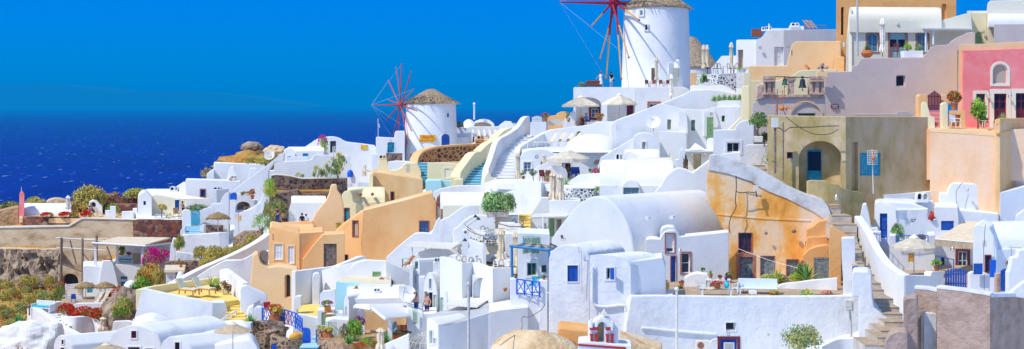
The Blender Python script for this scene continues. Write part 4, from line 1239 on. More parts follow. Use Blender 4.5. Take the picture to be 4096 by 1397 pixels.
wall('wall',[(1165,56,105.3),(1172,47,105.2),(1200,41,105.1),(1290,40,107.4),(1420,38,110.5)],2,'sand',9,cap=('peach',.4))
wall('ledge',[(1194,122,104.9),(1420,108,110.2)],.3,'peach',.16,.03)
K('D2')
T('pink_house','crumbling pink house with cream framed arched window and red doors','house',P(1100,740,114))
prism('wall',[(846,800),(857,264),(1000,258),(1239,243),(1330,238),(1330,800)],Pl(1100,114.3,3),6,'peach_pale',bev=.06)
prism('wall',[(874,800),(884,297),(1100,291),(1330,280),(1330,800)],Pl(1100,114,3),.3,'pinkwall',
      (win(1055,374,1143,492,'frame_white',1,1,'cream_pale',.22,True,glass='curtain',tw=.2),win(958,550,1011,672,'frame_maroon',2,2,'cream_pale',.2,tw=.26),
       door(1063,549,1137,722,'frame_maroon',2,4,'cream_pale',.22,False,'glassdark',tw=.36),door(1190,546,1262,722,'frame_maroon',2,4,'cream_pale',.22,False,'glassdark',tw=.36)),bev=.03)
inst('lantern','greenish wall lantern between the window and red door of the pink house',P(1025,562,113.8),0,1.6)
inst('lantern','greenish wall lantern between the two red doors of the pink house',P(1152,566,113.8),0,1.6)
T('pink_stairs','pink stairs between cream rounded side walls below the dark gate','steps',P(725,745,107))
stairs([(700,775,738,108),(700,775,716,108.8),(698,775,693,109.6),(690,772,670,110.4),(684,770,648,111.2)],('pinkstep','pinkstep'),2,1.2)
prism('side_wall',[(638,700),(640,612),(652,597),(668,597),(680,640),(688,676),(715,690),(722,760),(690,770),(640,700)],Pl(660,108,-10),.6,'cream',bev=.12)
prism('side_wall',[(757,770),(758,612),(768,601),(786,600),(795,612),(799,770)],Pl(780,107.6),.6,'cream',bev=.12)
prism('pier',[(617,700),(620,565),(630,553),(668,553),(674,565),(674,700)],Pl(640,111.6),.8,'peach',bev=.06)
prism('pier',[(752,700),(754,562),(762,555),(790,556),(792,700)],Pl(770,111.6),.8,'peach_pale',bev=.06)
gate('dark maroon pointed wooden gate at the head of the pink stairs',675,753,530,646,111.4,'frame_maroon',9,'peak',rise=.24,gap=.8)
K('D2')
T('plant_stand','peach masonry stand with an open shelf beside the pink stairs','stand',P(850,745,109))
prism('body',[(800,750),(802,648),(896,650),(898,750)],Pl(850,109.2,2),1.0,'peach',(pocket(815,672,868,740,.6,False),),bev=.06)
K('D2')
inst('potted','large clay pot of red-leaved bush on the masonry stand',P(830,643,109.6),0,1.5,'potted plants',pot='terracotta',mats=('leaf_rust','leaf_green'),fh=.62,r=.2,h=.34,n=700,fl=('fl_red','leaf_rust'))
inst('tree','slim potted tree with bright green crown before the pink house window',P(968,752,109),0,(1.3,1.3,2.3),mats=('leaf_green','leaf_lime'),trunk=.42)
inst('potted','olive grey bush in a clay pot beside the red double door',P(1002,750,108.6),0,1.3,'potted plants',pot='terracotta',mats=('leaf_olive','leaf_green'),fh=.9,r=.17,h=.16,n=600)
inst('agave','grey green spiky plant under the red double door',P(1115,712,107.5),0,(.75,.75,.8),mats=('leaf_agave','leaf_olive'),n=60,w=.045)
inst('chair','white metal chair with a bright cloth by the pink stairs',P(840,750,107),25,1.1,col='whitepaint',arms=True,name='garden_chair')
inst('table','narrow pale table beside the red door of the pink house',P(1036,748,107),0,(1.4,.8,.75),top='offwhite',cloth=False,leg='offwhite',name='bench_table')
block_ = T('pink_terrace','terrace floor in front of the pink house behind the peach wall','terrace',P(950,770,110))
block('floor',[(620,108),(1330,106.4),(1330,115),(620,115)],757,107,4,'rosestucco')
T('stucco_wall','big grey lavender stucco wall with one small dark window and a maroon plaque','wall',P(360,680,118))
prism('wall',[(70,720),(72,500),(76,426),(90,421),(228,418),(232,388),(262,380),(282,346),(300,340),(560,339),(645,339),(662,316),(690,284),(715,267),(795,262),(815,240),(845,220),(880,206),(905,192),(935,188),(953,194),(953,262),(850,300),(850,600),(640,640),(620,720)],
      Pl(360,118,9),1.2,'stucco',(win(490,440,545,507,'stucco',1,1,None,.3,.25,glass='glassdark'),),bev=.1)
prism('plaque',[(110,635),(110,613),(154,613),(154,635)],Pl(360,117.9,9),.06,'frame_maroon',bev=0)
bm = bmesh.new()
pl = Pl(360,117.85,9)
for r_,(a,c) in enumerate(((114,150),(120,144),(116,148))):
    x = a
    while x < c:
        ln = rnd.uniform(2,5)
        slab(bm,pl,[pl.uz(sx(x),sy(617 + r_ * 6)),pl.uz(sx(min(x + ln,c)),sy(617 + r_ * 6)),pl.uz(sx(min(x + ln,c)),sy(620 + r_ * 6)),pl.uz(sx(x),sy(620 + r_ * 6))],0,.02)
        x += ln + 1.5
obj('lettering',bm,'offwhite')
T('cream_house','cream vaulted house with pale blue arched windows and double door at the top','house',P(480,420,124))
prism('wall',[(188,440),(200,250),(212,140),(225,124),(500,122),(760,118),(860,90),(930,72),(940,260),(800,280),(650,345),(650,440)],Pl(480,124,5),4,'cream_pale',
      (win(320,196,384,304,'bluegray',2,3,'redstone',.2,.5,tw=.14,glass='glassblue'),door(452,186,548,336,'bluegray',2,2,'redstone',.2,.3,'glassdark',tw=.16),
       win(612,194,676,304,'bluegray',2,3,'redstone',.2,.5,tw=.14,glass='glassblue')),bev=.06)
vaultx('vault',216,756,124,30,Pl(480,123.7,5),'cream_pale',5,1,.5)
prism('end_wall',[(186,440),(200,240),(213,70),(221,36),(232,60),(234,440)],Pl(215,123.6,-25),3,'cream_pale',bev=.12)
prism('stair_wall',[(720,268),(800,205),(870,140),(930,80),(945,74),(1020,76),(1022,268)],Pl(860,127),1.5,'cream',(door(954,186,995,254,'green',2,2,None,.15,True),))
prism('stair_slope',[(722,270),(850,165),(862,172),(760,270)],Pl(800,126.6),.8,'cream',bev=.05)
prism('wall',[(930,280),(935,80),(1025,76),(1025,280)],Pl(960,127.6,3),2,'cream_pale',bev=.04)
lamp('round lamp over the pale blue door of the cream house',500,147,123.8,1.3)
lamp('round lamp beside the green arched door up the stair',1000,188,126.8,1.2)
T('pergola','thin white pergola roof over the cream house terrace','pergola',P(800,262,121))
block('roof_slab',[(640,121),(925,122),(940,125),(650,124)],163,121,.12,'whitepaint',.02)
for x,y in ((664,305),(708,262)):
    bm = bmesh.new(); tube(bm,P(x,y,121.5),P(x,166,121.5),.09,None,8); obj('post',bm,'whitepaint')
T('gable_house','white house with a vaulted ledge at the top corner against the sky','house',P(1130,260,126))
prism('wall',[(1018,270),(1021,60),(1026,20),(1040,4),(1130,2),(1330,-4),(1330,270)],Pl(1100,127,2),5,'cream_pale',bev=.15)
vaultx('vault',1030,1340,144,74,Pl(1100,125.5,4),'white',4,.2,.3)
prism('wall',[(1062,270),(1063,143),(1330,140),(1330,270)],Pl(1100,125.3,6),1,'stucco',bev=.05)
T('roof_canopy','flat pale roof canopy beside the top white house','canopy',P(960,75,130))
block('roof_slab',[(905,129),(1022,129),(1028,132),(930,133)],64,129,.2,'offwhite',.03)
bm = bmesh.new(); tube(bm,P(925,90,130),P(925,64,130),.05); tube(bm,P(1010,90,130),P(1010,64,130),.05); obj('post',bm,'offwhite')
T('orange_tower','plain orange ochre block with a tall slit window behind the cream house','building',P(480,250,134))
prism('wall',[(138,260),(140,-80),(842,-80),(842,80),(838,260)],Pl(480,134,0),8,'orange_block',(win(167,40,185,206,'orange_block',1,1,None,.3,True,glass='glassdark'),pocket(756,22,786,120,.25,True)),bev=.05)
K('D2')
pole('tall pale metal mast standing by the cream house',263,-40,332,120,.1)
K('D2')
closed('closed cream parasol by the pale blue door of the cream house',410,108,336,120.5,'canvas_white',.42)
inst('potted','bulging terracotta jar planted with green shoots on the grey wall',P(320,339,119.5),0,1.15,'potted plants',pot='terracotta',shape=2,r=.42,h=.62,mats=('leaf_green','leaf_olive'),form='spiky',fh=.6)
inst('chair','dark wooden slatted chair in front of the pale blue door',P(484,338,120.5),180,1.25,col='frame_red',arms=True,name='wooden_chair',slats=True)
T('planter','long white planter trough on top of the grey wall','planter',P(592,337,119.6))
prism('trough',[(535,338),(534,300),(648,297),(648,338)],Pl(592,119.4,5),.8,'white',bev=.05)
shrub('leafy plant sprouting from the white planter trough',625,298,44,42,119.8,('leaf_green','leaf_olive'),n=500,size=.24)
shrub('spiky plant leaning out of the white planter trough',558,300,44,46,119.8,('leaf_lime','leaf_green'),n=500,size=.24)
K('E8')
T('bell_wall','old grey bell wall with carved stone piers and an arched relief','bell wall',P(600,600,112))
prism('wall',[(168,640),(171,455),(180,442),(214,430),(219,245),(230,232),(297,228),(299,372),(1030,366),(1030,640)],Pl(600,112,4),1,'stucco',(win(702,564,918,640,'green',1,1,None,.12,glass='charcoal'),),bev=.07)
pl = Pl(600,111.85,4)
bm = bmesh.new(); o_ = [pl.uz(sx(x),sy(y)) for x,y in arc(608,1000,600,418)]; i_ = [pl.uz(sx(x),sy(y)) for x,y in arc(626,982,600,436)]
slab(bm,pl,o_ + i_[::-1],-.06,.02); obj('arch_relief',bm,'sand')
prism('stone_band',[(224,405),(260,372),(300,352),(600,350),(1022,346),(1022,380),(300,384),(270,405)],Pl(600,111.8,4),.9,'carved',bev=.04)
prism('stone_band',[(228,380),(234,250),(250,235),(298,232),(298,370)],Pl(600,111.85,4),.9,'carved',bev=.04)
for xa,xb in ((298,448),(845,1022)):
    wd = xb - xa
    prism('carved_pier',[(xa + 4,352),(xa + 4,170),(xb - 4,170),(xb - 4,352)],Pl(600,111.9,4),.8,'carved',(pocket(xa + wd * .2,205,xa + wd * .38,328,.2),pocket(xa + wd * .62,205,xa + wd * .8,328,.2)),bev=.04)
    for y0,y1,e in ((130,168,0),(172,200,2),(326,352,-3)):
        prism('cornice',[(xa + e,y1),(xa + e,y0),(xb - e,y0),(xb - e,y1)],Pl(600,111.7,4),1.0,'carved',bev=.05)
prism('carved_pier',[(608,350),(610,205),(590,172),(586,140),(688,138),(684,172),(664,205),(662,350)],Pl(600,111.9,4),.7,'carved',bev=.05)
bm = bmesh.new(); tube(bm,P(446,137,111.6),P(850,150,112),.035); obj('rod',bm,'darkmetal')
def bell(label,xc,yt,yb,wp,Y,col):
    T('bell',label,'bell',P(xc,yt,Y),'church bells')
    h,r = px(yb - yt,Y),px(wp / 2,Y)
    c = P(xc,yb,Y)
    bm = bmesh.new(); lathe(bm,c,[(r,0),(r * .92,h * .05),(r * .68,h * .3),(r * .6,h * .62),(r * .45,h * .8),(r * .1,h * .85),(r * .1,h)],24); obj('bell_body',bm,col)
    bm = bmesh.new(); tube(bm,c + Vector((0,0,h * .3)),c - Vector((0,0,h * .2)),.02); ball(bm,c - Vector((0,0,h * .2)),.07); obj('clapper',bm,'darkmetal')
    bm = bmesh.new(); box(bm,c + Vector((0,0,h * .98)),(r * .6,.12,h * .16)); obj('yoke',bm,'darkmetal')
bell('green bronze bell hung between carved piers, the smaller one',554,140,238,76,111.9,'bronze')
bell('dark bronze bell beside the grey stucco wall, the larger one',762,142,270,100,112,'bronzedark')
T('antenna','rusty orange tv antenna mast in front of the bell wall','antenna',P(465,590,110))
bm = bmesh.new(); tube(bm,P(465,600,110),P(467,280,110),.035); obj('mast',bm,'weathered')
bm = bmesh.new()
for a,c in (((415,300),(408,450)),((528,300),(515,460)),((550,270),(545,420)),((440,500),(470,440)),((470,420),(445,590)),((550,430),(530,500)),((530,510),(565,590))): tube(bm,P(*a,109.9),P(*c,109.9),.03,None,5)
for y_ in (300,375,420): tube(bm,P(415,y_ + 30,109.9),P(550,y_,109.9),.015,None,4)
obj('elements',bm,'terracotta')
bm = bmesh.new(); ball(bm,P(520,510,109.8),.2,0,2); tube(bm,P(460,512,109.8),P(640,505,109.8),.03); ball(bm,P(570,508,109.8),.18,0,2,(.5,1,1.2)); obj('receiver',bm,'orangeplastic')
T('cream_wall','rounded cream garden walls stepping down beside the bell wall','wall',P(130,640,116))
prism('wall',[(128,680),(132,300),(130,220),(138,192),(160,186),(310,184),(470,182),(560,150),(620,135),(670,110),(700,84),(730,68),(780,62),(1172,54),(1172,420),(310,420),(300,680)],Pl(300,120,3),1.0,'cream',bev=.12)
prism('wall',[(42,680),(46,300),(52,262),(70,250),(128,236),(142,250),(142,680)],Pl(90,115,-14),2,'cream',bev=.2)
prism('pier',[(64,260),(66,100),(72,90),(152,92),(158,104),(158,260)],Pl(110,118),1.2,'cream',bev=.08)
pl = Pl(995,116.5)
T('stone_cross','small stone cross with trefoil arms on the peach wall','cross',P(990,110,116.5))
bm = bmesh.new()
for pts in ([(980,106),(982,0),(1008,0),(1010,106)],[(952,42),(952,18),(1040,18),(1040,42)]): slab(bm,pl,[pl.uz(sx(x),sy(y)) for x,y in pts],-.12 - .01 * len(bm.verts) / 8,.02)
for x,y in ((995,-4),(950,30),(1042,30)): ball(bm,P(x,y,116.55),.17,0,2,(1,.6,1))
obj('cross',bm,'carved')
bm = bmesh.new(); box(bm,P(988,118,116.6),(.9,.4,.5)); bevel(bm,.04,2); obj('base',bm,'peach_pale')
K('C3')
T('peach_vault','peach rendered vaulted house below the orange block','house',P(1100,500,128))
prism('wall',[(688,640),(690,470),(705,464),(962,462),(970,420),(985,365),(998,318),(1012,298),(1035,292),(1230,291),(1345,290),(1345,640)],Pl(1000,128,2),6,'peach_pale',(win(995,352,1003,392,'peach_pale',1,1,None,.2,glass='glassdark'),),bev=.3)
bm = bmesh.new(); tube(bm,P(1098,462,127.6),P(1118,484,125.6),.12,.12,8); obj('waterspout',bm,'terracotta')
prism('pier',[(1286,640),(1296,440),(1318,396),(1368,400),(1368,640)],Pl(1330,126.5),1.5,'peach',bev=.15)
K('D2')
inst('lantern','small dark lantern standing on the peach pier',P(180,266,125),0,1.6)
K('E8')
tree('round potted tree with twisted trunk beside the olive house',240,838,215,278,104.5,('leaf_green','leaf_olive'),.42)
T('planter','square cream pot holding the round twisted tree','planter',P(240,878,104.4))
prism('pot',[(196,905),(190,838),(298,838),(292,905)],Pl(240,104,0),1.6,'cream_pale',bev=.05)
K('D1')
ops = [win(628,58,720,196,'frame_maroon',4,4,'redstone',.22,tw=.05),door(632,228,728,398,'graydoor',2,1,'redstone',.25,tw=.2),win(783,222,878,356,'graydoor',2,1,'redstone',.2,glass='graydoor',tw=.05),
       win(966,246,1048,364,'graydoor',2,1,'redstone',.2,glass='graydoor',tw=.05),pocket(1100,116,1120,232,.3,False,'black')]
K('C4')
T('orange_house','peeling orange ruin with a sloping grey white parapet and old red windows','house',P(560,1190,100))
prism('wall',[(556,1215),(552,900),(490,770),(455,700),(392,620),(400,410),(420,303),(480,305),(640,352),(760,402),(830,442),(960,522),(1100,592),(1160,612),(1215,640),(1250,690),(1262,790),(1262,1215)],Pl(560,100,-4),2.2,'orange',ops,bev=.1)
prism('parapet',[(408,404),(416,306),(424,299),(480,300),(560,322),(640,350),(700,374),(760,400),(830,440),(900,482),(960,520),(1030,553),(1100,582),(1160,596),(1212,618),(1250,652),(1270,704),(1273,790),(1240,792),(1212,745),(1150,700),(1090,672),(960,606),(830,556),(700,486),(560,436)],Pl(560,99.9,-4),2.4,'band',bev=.16)
prism('ledge',[(470,722),(480,712),(800,742),(1130,756),(1130,768),(800,754)],Pl(560,99.95,-4),.5,'orange',bev=.04)
bm = bmesh.new(); ball(bm,P(1012,836,99.2),.18,0,2,(1,.6,.8)); ball(bm,P(816,850,99.3),.12,0,2,(1,.6,1)); obj('spout',bm,'weathered')
K('D1')
prism('outhouse',[(1086,420),(1090,245),(1108,100),(1118,85),(1238,78),(1300,80),(1300,420)],Pl(1160,98.4,4),2,'orange_block',bev=.15)
K('D4')
prism('outhouse',[(-60,440),(-60,280),(-20,240),(30,222),(90,214),(140,240),(184,300),(186,440)],Pl(60,97,-6),1.8,'orange_block',(door(8,290,136,440,'graydoor',1,1,None,.06,label='blank grey patched door'),),bev=.25)
prism('stair_wall',[(104,300),(108,110),(120,88),(150,104),(200,138),(244,166),(240,200),(188,190),(184,300)],Pl(150,94.4),1.2,'orange_block',bev=.1)
prism('stair_wall',[(-40,250),(-40,110),(0,92),(40,58),(84,50),(110,72),(116,100),(108,206),(60,236)],Pl(40,98.6),1.6,'orange_block',bev=.15)
K('C4')
cable('black cables hanging down the orange ruin beside the white vault',[(604,445,99.3),(608,520,99.3),(600,620,99.3),(606,660,99.3),(590,700,99.3),(568,740,99.2),(556,800,99.2),(565,850,99.2)],.035)
cable('black cable crossing the orange ruin below its parapet',[(606,556,99.3),(640,566,99.3),(690,560,99.3),(738,566,99.3)],.035)
cable('dark cable looping under the grey parapet of the orange ruin',[(606,452,99.4),(660,472,99.4),(730,494,99.4)],.03)
T('junction_box','grey junction box fixed on the orange ruin','box',P(745,560,99.3))
bm = bmesh.new(); box(bm,P(745,535,99.3),(.32,.2,.42)); bevel(bm,.02,1); obj('casing',bm,'offwhite')
bm = bmesh.new(); tube(bm,P(745,555,99.3),P(752,595,99.2),.05); obj('conduit',bm,'charcoal')
K('D1')
cable('pale washing line stretched across the orange ruin',[(615,165,98.6),(720,205,97),(860,255,96),(1045,306,95)],.016,'whitepaint')
T('vault_house','big white house with a great barrel vault and red framed windows behind the terrace','house',P(400,440,97))
ops = [win(112,64,172,195,'frame_white',1,2,'redstone',.2,tw=.09),door(147,222,184,455,'blue',1,3,'redstone',.22,tw=.05),win(222,198,284,342,'frame_white',1,2,'redstone',.2,tw=.1)]
prism('wall',[(-30,520),(-30,105),(0,98),(70,100),(88,66),(112,46),(150,37),(178,42),(204,76),(216,84),(400,66),(556,50),(562,520)],Pl(400,97,12),2,'white',ops,bev=.1)
K('C1')
prism('vault',[(440,1000),(446,890),(452,878),(480,836),(530,770),(600,682),(650,634),(700,604),(745,590),(795,590),(850,612),(900,656),(945,712),(985,788),(1014,876),(1030,1000)],Pl(740,98,-26),11,'white',ext=48,bev=.22)
K('C4')
bm = bmesh.new(); tube(bm,P(165,735,98.5),P(150,738,96.8),.14,.14,9); obj('waterspout',bm,'white')
bm = bmesh.new(); tube(bm,P(1062 - 1070,742,98),P(1062 - 1085,744,96.6),.13,.13,9); obj('waterspout',bm,'white')
prism('dormer',[(70,900),(72,840),(85,815),(120,803),(165,806),(195,835),(212,880),(216,960),(70,960)],Pl(140,96.6,12),1.8,'white',bev=.12)
K('S')
prism('wing',[(2612,800),(2622,764),(2640,744),(2668,700),(2700,675),(2716,671),(2745,678),(2770,690),(2800,668),(2836,641),(2850,640),(2852,800),(2800,860)],Pl(2740,108),1.2,'white',bev=.2)
K('D1')
lamp('black lantern between the two red framed openings of the vault house',208,186,96.2,1.4,'lantern')
K('C2')
T('blue_window_house','white house with rounded gable and open dark blue shutters','house',P(580,740,89))
prism('wall',[(427,740),(432,235),(444,195),(476,165),(520,144),(585,138),(650,150),(700,184),(722,214),(724,760),(560,730)],Pl(580,89,-5),4.2,'white_rough',
      (door(566,286,640,402,'blue',2,1,'whitepaint',.12,tw=.06),),ext=38,bev=.16)
pole_ = inst('chair','small wooden trestle on the roof of the blue shuttered house',P(536,116,90),40,.45,col='weathered',arms=False,name='trestle')
prism('chimney',[(495,150),(500,118),(530,108),(565,116),(575,150)],Pl(535,90),.8,'white',bev=.1)
T('small_window_house','lower white vaulted house with one small blue window and a long shadow','house',P(860,780,87.5))
prism('wall',[(719,850),(721,216),(760,211),(830,209),(890,214),(940,230),(985,258),(1014,296),(1016,850)],Pl(860,87.5,-4),3.0,'white_rough',
      (win(840,303,894,386,'frame_white',2,1,'white',.2,glass='glassdark',tw=.1,shut=None),),ext=52,bev=.16)
prism('wall',[(1012,520),(1014,258),(1100,248),(1238,231),(1262,300),(1266,520)],Pl(1014,87.6,22),3,'white',bev=.1)
prism('shutter',[(868,386),(868,308),(894,305),(894,388)],Pl(880,87.1,-40),.05,'blue',bev=.01)
pl = Pl(860,87.4,-4)
bm = bmesh.new(); path(bm,[pl.at(x,y,.03) for x,y in sp([(748,300),(745,420),(748,540),(775,572),(850,578),(950,568),(975,590),(985,700),(998,790)],4)],.09,7); obj('pipe_ridge',bm,'white_rough')
vaultx('parapet',985,1075,575,548,Pl(1030,87.1),'white_rough',.8)
cable('grey cable running down the edge of the blue shuttered house',[(645,150,88.6),(648,200,88.7),(665,180,88.6),(668,480,88.7)],.02,'pole_gray',0)
cable('grey pipe between the two white vaulted houses',[(718,215,87.2),(720,300,87.2),(722,720,87.2)],.025,'pole_gray',0)
K('D1')
ops = [win(535,689,608,749,'frame_white',1,1,'white',.3,glass='glassdark',tw=.03),door(497,808,618,960,'blue',1,1,'frame_maroon',.2,tw=.18)]
K('S')
T('terrace_wall','long blue-lit white wall of the furnished terrace with a maroon framed door below','wall',P(2900,1397,88))
prism('wall',[(2470,1460),(2505,1300),(2524,1184),(2640,1183),(2900,1187),(3150,1186),(3340,1185),(3425,1181),(3440,1186),(3442,1460)],Pl(2900,88,10),.6,'white_rough',ops,bev=.14)
K('D1')
bm = bmesh.new()
path(bm,[Pl(2900 * 0 + (2900 - 2600) * 1.7686,88,10).at(x,y,.05) for x,y in ((-60,728),(0,732),(120,745),(240,756),(360,766),(466,772))],.09,7); obj('ledge',bm,'white')
pl = Pl((2900 - 2600) * 1.7686,87.85,10)
bm = bmesh.new()
ring(bm,pl,[pl.uz(sx(x),sy(y)) for x,y in ((522,890),(522,832),(596,832),(596,890))],[pl.uz(sx(x),sy(y)) for x,y in ((528,890),(528,838),(590,838),(590,890))],-.02,.02)
for a in range(4):
    for c in range(4): lathe(bm,pl.at(534 + a * 16,842 + c * 12),[(.05,0),(.05,.02),(.1,.02),(.1,0)],8,0,Vector((0,-1,0)).to_track_quat('Z','Y'))
obj('lattice',bm,'whitepaint')
K('S')
T('terrace_floor','terrace floor behind the long white wall with furniture on it','terrace',P(2850,1190,92))
block('floor',[(2500,87.6),(3440,90.9),(3440,99),(2500,97)],1196,88,1.0,'paving')
block('ledge',[(2520,88.6),(2690,88.6),(2700,91),(2520,91)],1177,88.6,.6,'white')
T('round_white_wall','low white wall rising in a curve behind the terrace bench','wall',P(3300,1190,95))
wall('wall',[(3110,1150,93),(3122,1141,93),(3150,1132,93),(3200,1128,92.6),(3260,1120,92.6),(3305,1116,92.4),(3350,1112,92.2)],.4,'white',2,smooth=2)
K('D1')
inst('ac','cream air conditioner unit with a round brown grille on the white wall',P(370,884,87.1),0,1.05)
lamp('small round bulkhead lamp over the maroon framed door',555,775,87.8,.9)
lamp('small round vent high on the long terrace wall',838,775,87.8,.7)
T('drain_pipe','bent white pipe from the air conditioner to the maroon door','pipe',P(430,870,87.6))
bm = bmesh.new(); path(bm,[P(x,y,87.6) for x,y in ((424,870),(424,830),(440,814),(475,808))],.05,8); obj('pipe',bm,'whitepaint')
K('D1')
pole('thin white metal pole standing before the small window house',189,455,960,84,.09,'offwhite')
inst('sofa','white plastic bench with a high backrest on the terrace',P(762,502,90.4),-10,(1.45,1.2,1.25),col='plastic',w=1.75)
inst('chair','white plastic armchair beside the terrace bench, nearest the low table',P(622,500,91),-60,1.15,'plastic armchairs')
inst('chair','white plastic armchair at the far side of the blue counter',P(365,488,92.5),100,1.15,'plastic armchairs')
inst('table','long low pale stone table with a shallow clay bowl',P(472,500,89.6),-6,(2.9,.8,.66),top='offwhite',cloth=False,leg='whitepaint',name='stone_table')
inst('table','white terrace table crowded with flower pots behind the low table',P(485,470,92.5),0,(2.0,1.0,1.1),top='whitepaint',cloth=False,leg='whitepaint',w=.8,name='terrace_table')
inst('table','white cloth covered stool table in front of the bench',P(727,505,89.3),0,(.6,.6,.5),w=.7,name='covered_stool')
T('masonry_counter','white masonry barbecue counter with a dark blue slab beside the house wall','counter',P(320,480,94))
prism('body',[(240,500),(244,380),(285,356),(330,345),(405,352),(420,372),(422,500)],Pl(320,94,-4),1.4,'white',(pocket(398,395,418,480,.5,False,'charcoal'),),bev=.12)
block('slab',[(310,94.4),(372,94.4),(405,95.3),(345,95.3)],376,94.4,.12,'charcoal',.02)
for lab,x,y,Y_,s,kw in (
    ('clay pot with red geraniums on the ledge before the small vault',52,473,88.9,.72,dict(fl=('fl_red','fl_red'),mats=('leaf_green','leaf_rust'),fh=.45)),
    ('clay pot holding a spiky aloe on the crowded terrace table',430,378,92.4,.7,dict(form='spiky',mats=('leaf_agave','leaf_lime'),fh=.6)),
    ('small orange pot of red flowers on the crowded terrace table',494,392,92.3,.42,dict(fl=('fl_orange','fl_red'),mats=('leaf_rust','leaf_green'))),
    ('wide shallow clay bowl of pink plants on the low stone table',476,448,89.4,.85,dict(r=.28,h=.2,fl=('fl_pink','fl_red'),mats=('leaf_rust','leaf_brown'),fh=.3,n=160)),
    ('large dark clay tub against the orange ruin',563,400,96,1.1,dict(pot='terradark',fh=.12,mats=('leaf_dark','leaf_green'),n=120)),
    ('clay pot standing on a black bracket by the vault house door',221,438,94.5,.8,dict(pot='terracotta',fh=.16,mats=('leaf_rust','leaf_brown'),n=120)),
    ('dry brown plant in a terracotta pot by the vault house door',212,495,93,.75,dict(pot='terracotta',fh=.5,mats=('leaf_brown','leaf_olive'))),
    ('small plant growing in the corner above the masonry counter',376,352,95.2,.5,dict(fh=.6,mats=('leaf_green','leaf_dark')))):
    inst('potted',lab,P(x,y,Y_),rnd.uniform(0,360),s,'potted plants',**kw)
inst('amphora','greenish clay bottle on the white ledge',P(115,463,89),0,.95,col='ochrepot')
inst('amphora','tall dark vase at the corner of the small window house',P(-30,478,88.6),0,1.1,col='weathered')
inst('amphora','small purple bottle on the crowded terrace table',P(537,397,92.2),0,.5,col='purple',r=.2)
inst('amphora','turquoise lantern jar on the low stone table',P(542,450,89.4),0,.75,col='aqua',r=.24)
inst('agave','big striped agave below the old windows of the orange ruin',P(893,418,96),0,1.15,mats=('leaf_agave','leaf_yellow'),n=44,w=.08)
inst('agave','tall agave between the flowering bush and the grey patched door',P(1105,390,94.6),30,1.4,mats=('leaf_agave','leaf_green'),n=36,w=.05)
shrub('yellow-green bush in the bed below the orange ruin door',825,410,90,60,96,('leaf_yellow','leaf_agave'))
shrub('dark green bush with pink flowers beside the grey patched door',1075,395,110,130,95.5,('leaf_green','leaf_dark','fl_pink'),fl=.05,n=1700)
shrub('yellow leafy clump at the foot of the flowering bush',1025,402,80,60,95,('leaf_yellow','leaf_lime'))
shrub('reddish round bush in front of the terrace bench',882,505,76,44,89.6,('leaf_rust','leaf_yellow'),size=.22,n=700)
shrub('bright green succulent on the long white terrace wall',1112,506,90,46,90.1,('leaf_agave','leaf_yellow'),size=.26,n=600)
T('stone_bed','rough dark stones edging the flower bed below the orange ruin','wall',P(900,400,95.8))
prism('wall',[(780,440),(790,372),(830,352),(960,356),(990,372),(990,440)],Pl(880,96.5),.8,'grayrock',bev=.1)
K('D4')
shrub('few red coral-like flowers standing above the corner of the white wall',92,534,70,30,90.4,('leaf_rust','leaf_rust','fl_pink'),fl=.3,n=90,size=.35)
T('floodlight','box shaped floodlight on a grey conduit at the white wall corner','lamp',P(245,805,84))
bm = bmesh.new(); tube(bm,P(250,805,86.6),P(240,625,86.6),.075,None,8); obj('conduit',bm,'pole_gray')
bm = bmesh.new(); box(bm,P(235,597,86.2),(.52,.3,.72),R(-12)); bevel(bm,.04,2); obj('lamp_head',bm,'offwhite')
bm = bmesh.new(); box(bm,P(234,597,86.0),(.4,.06,.56),R(-12)); obj('lens',bm,'pole_gray')
K('D4')
T('low_white_wall','low white wall at the foot of the stone steps','wall',P(200,880,80))
wall('wall',[(60,862,79),(130,828,79.5),(190,812,80),(325,808,80.5)],.5,'white',2.2,smooth=2)
K('D1')
shrub('feathery green shrub growing in front of the long white wall',1085,905,300,185,80,('leaf_olive','leaf_scrub'),n=1500,size=.09)
tree('airy young tree with thin branches before the white wall',1060,910,250,215,81,('leaf_green','leaf_olive'),.3,n=800,size=.09)
K('C2')
T('bell_gable','small white bell gable with red columns, a curved top and a cross','bell gable',P(830,879,80))
pl = Pl(830,80,6)
prism('gable',[(722,860),(724,690),(735,688),(750,700),(756,690),(770,668),(800,650),(828,645),(858,652),(888,676),(902,708),(926,728),(930,860)],pl,.7,'white',(pocket(778,684,826,850,.68,.8,'peach_pale'),),bev=.04)
ar = [pl.uz(sx(x),sy(y)) for x,y in arc(756,880,722,655)]; ai = [pl.uz(sx(x),sy(y)) for x,y in arc(776,842,722,684)]
bm = bmesh.new(); slab(bm,pl,ar + ai[::-1],0,.14); bevel(bm,.03,1); obj('arch_band',bm,'white')
for x0,x1 in ((724,782),(836,890)):
    prism('capital',[(x0,742),(x0 - 2,726),(x1 + 2,726),(x1,742)],pl,.3,'redpaint',off=.18,bev=.015)
for x0,x1 in ((724,746),(758,782),(836,858),(870,892)):
    prism('column',[(x0 + 3,850),(x0 + 3,782),(x0 - 2,780),(x0,770),(x1,770),(x1 + 2,780),(x1 - 3,782),(x1 - 3,850)],pl,.25,'redpaint',off=.16,bev=.03)
prism('base',[(640,960),(640,836),(690,830),(1016,858),(1018,960)],Pl(830,79.4,6),2.2,'white',bev=.03)
prism('base_band',[(642,856),(642,842),(980,866),(980,882)],Pl(830,79.35,6),.2,'redpaint',bev=.02)
prism('cross',[(820,646),(821,632),(810,631),(810,617),(821,617),(821,600),(833,600),(833,617),(845,618),(845,632),(833,632),(834,648)],Pl(828,79.9,6),.2,'cream_pale',bev=.02)
bm = bmesh.new(); box(bm,P(734,700,79.9),(.14,.3,.5)); bevel(bm,.05,2); box(bm,P(880,712,79.9),(.14,.3,.5)); obj('finial',bm,'white')
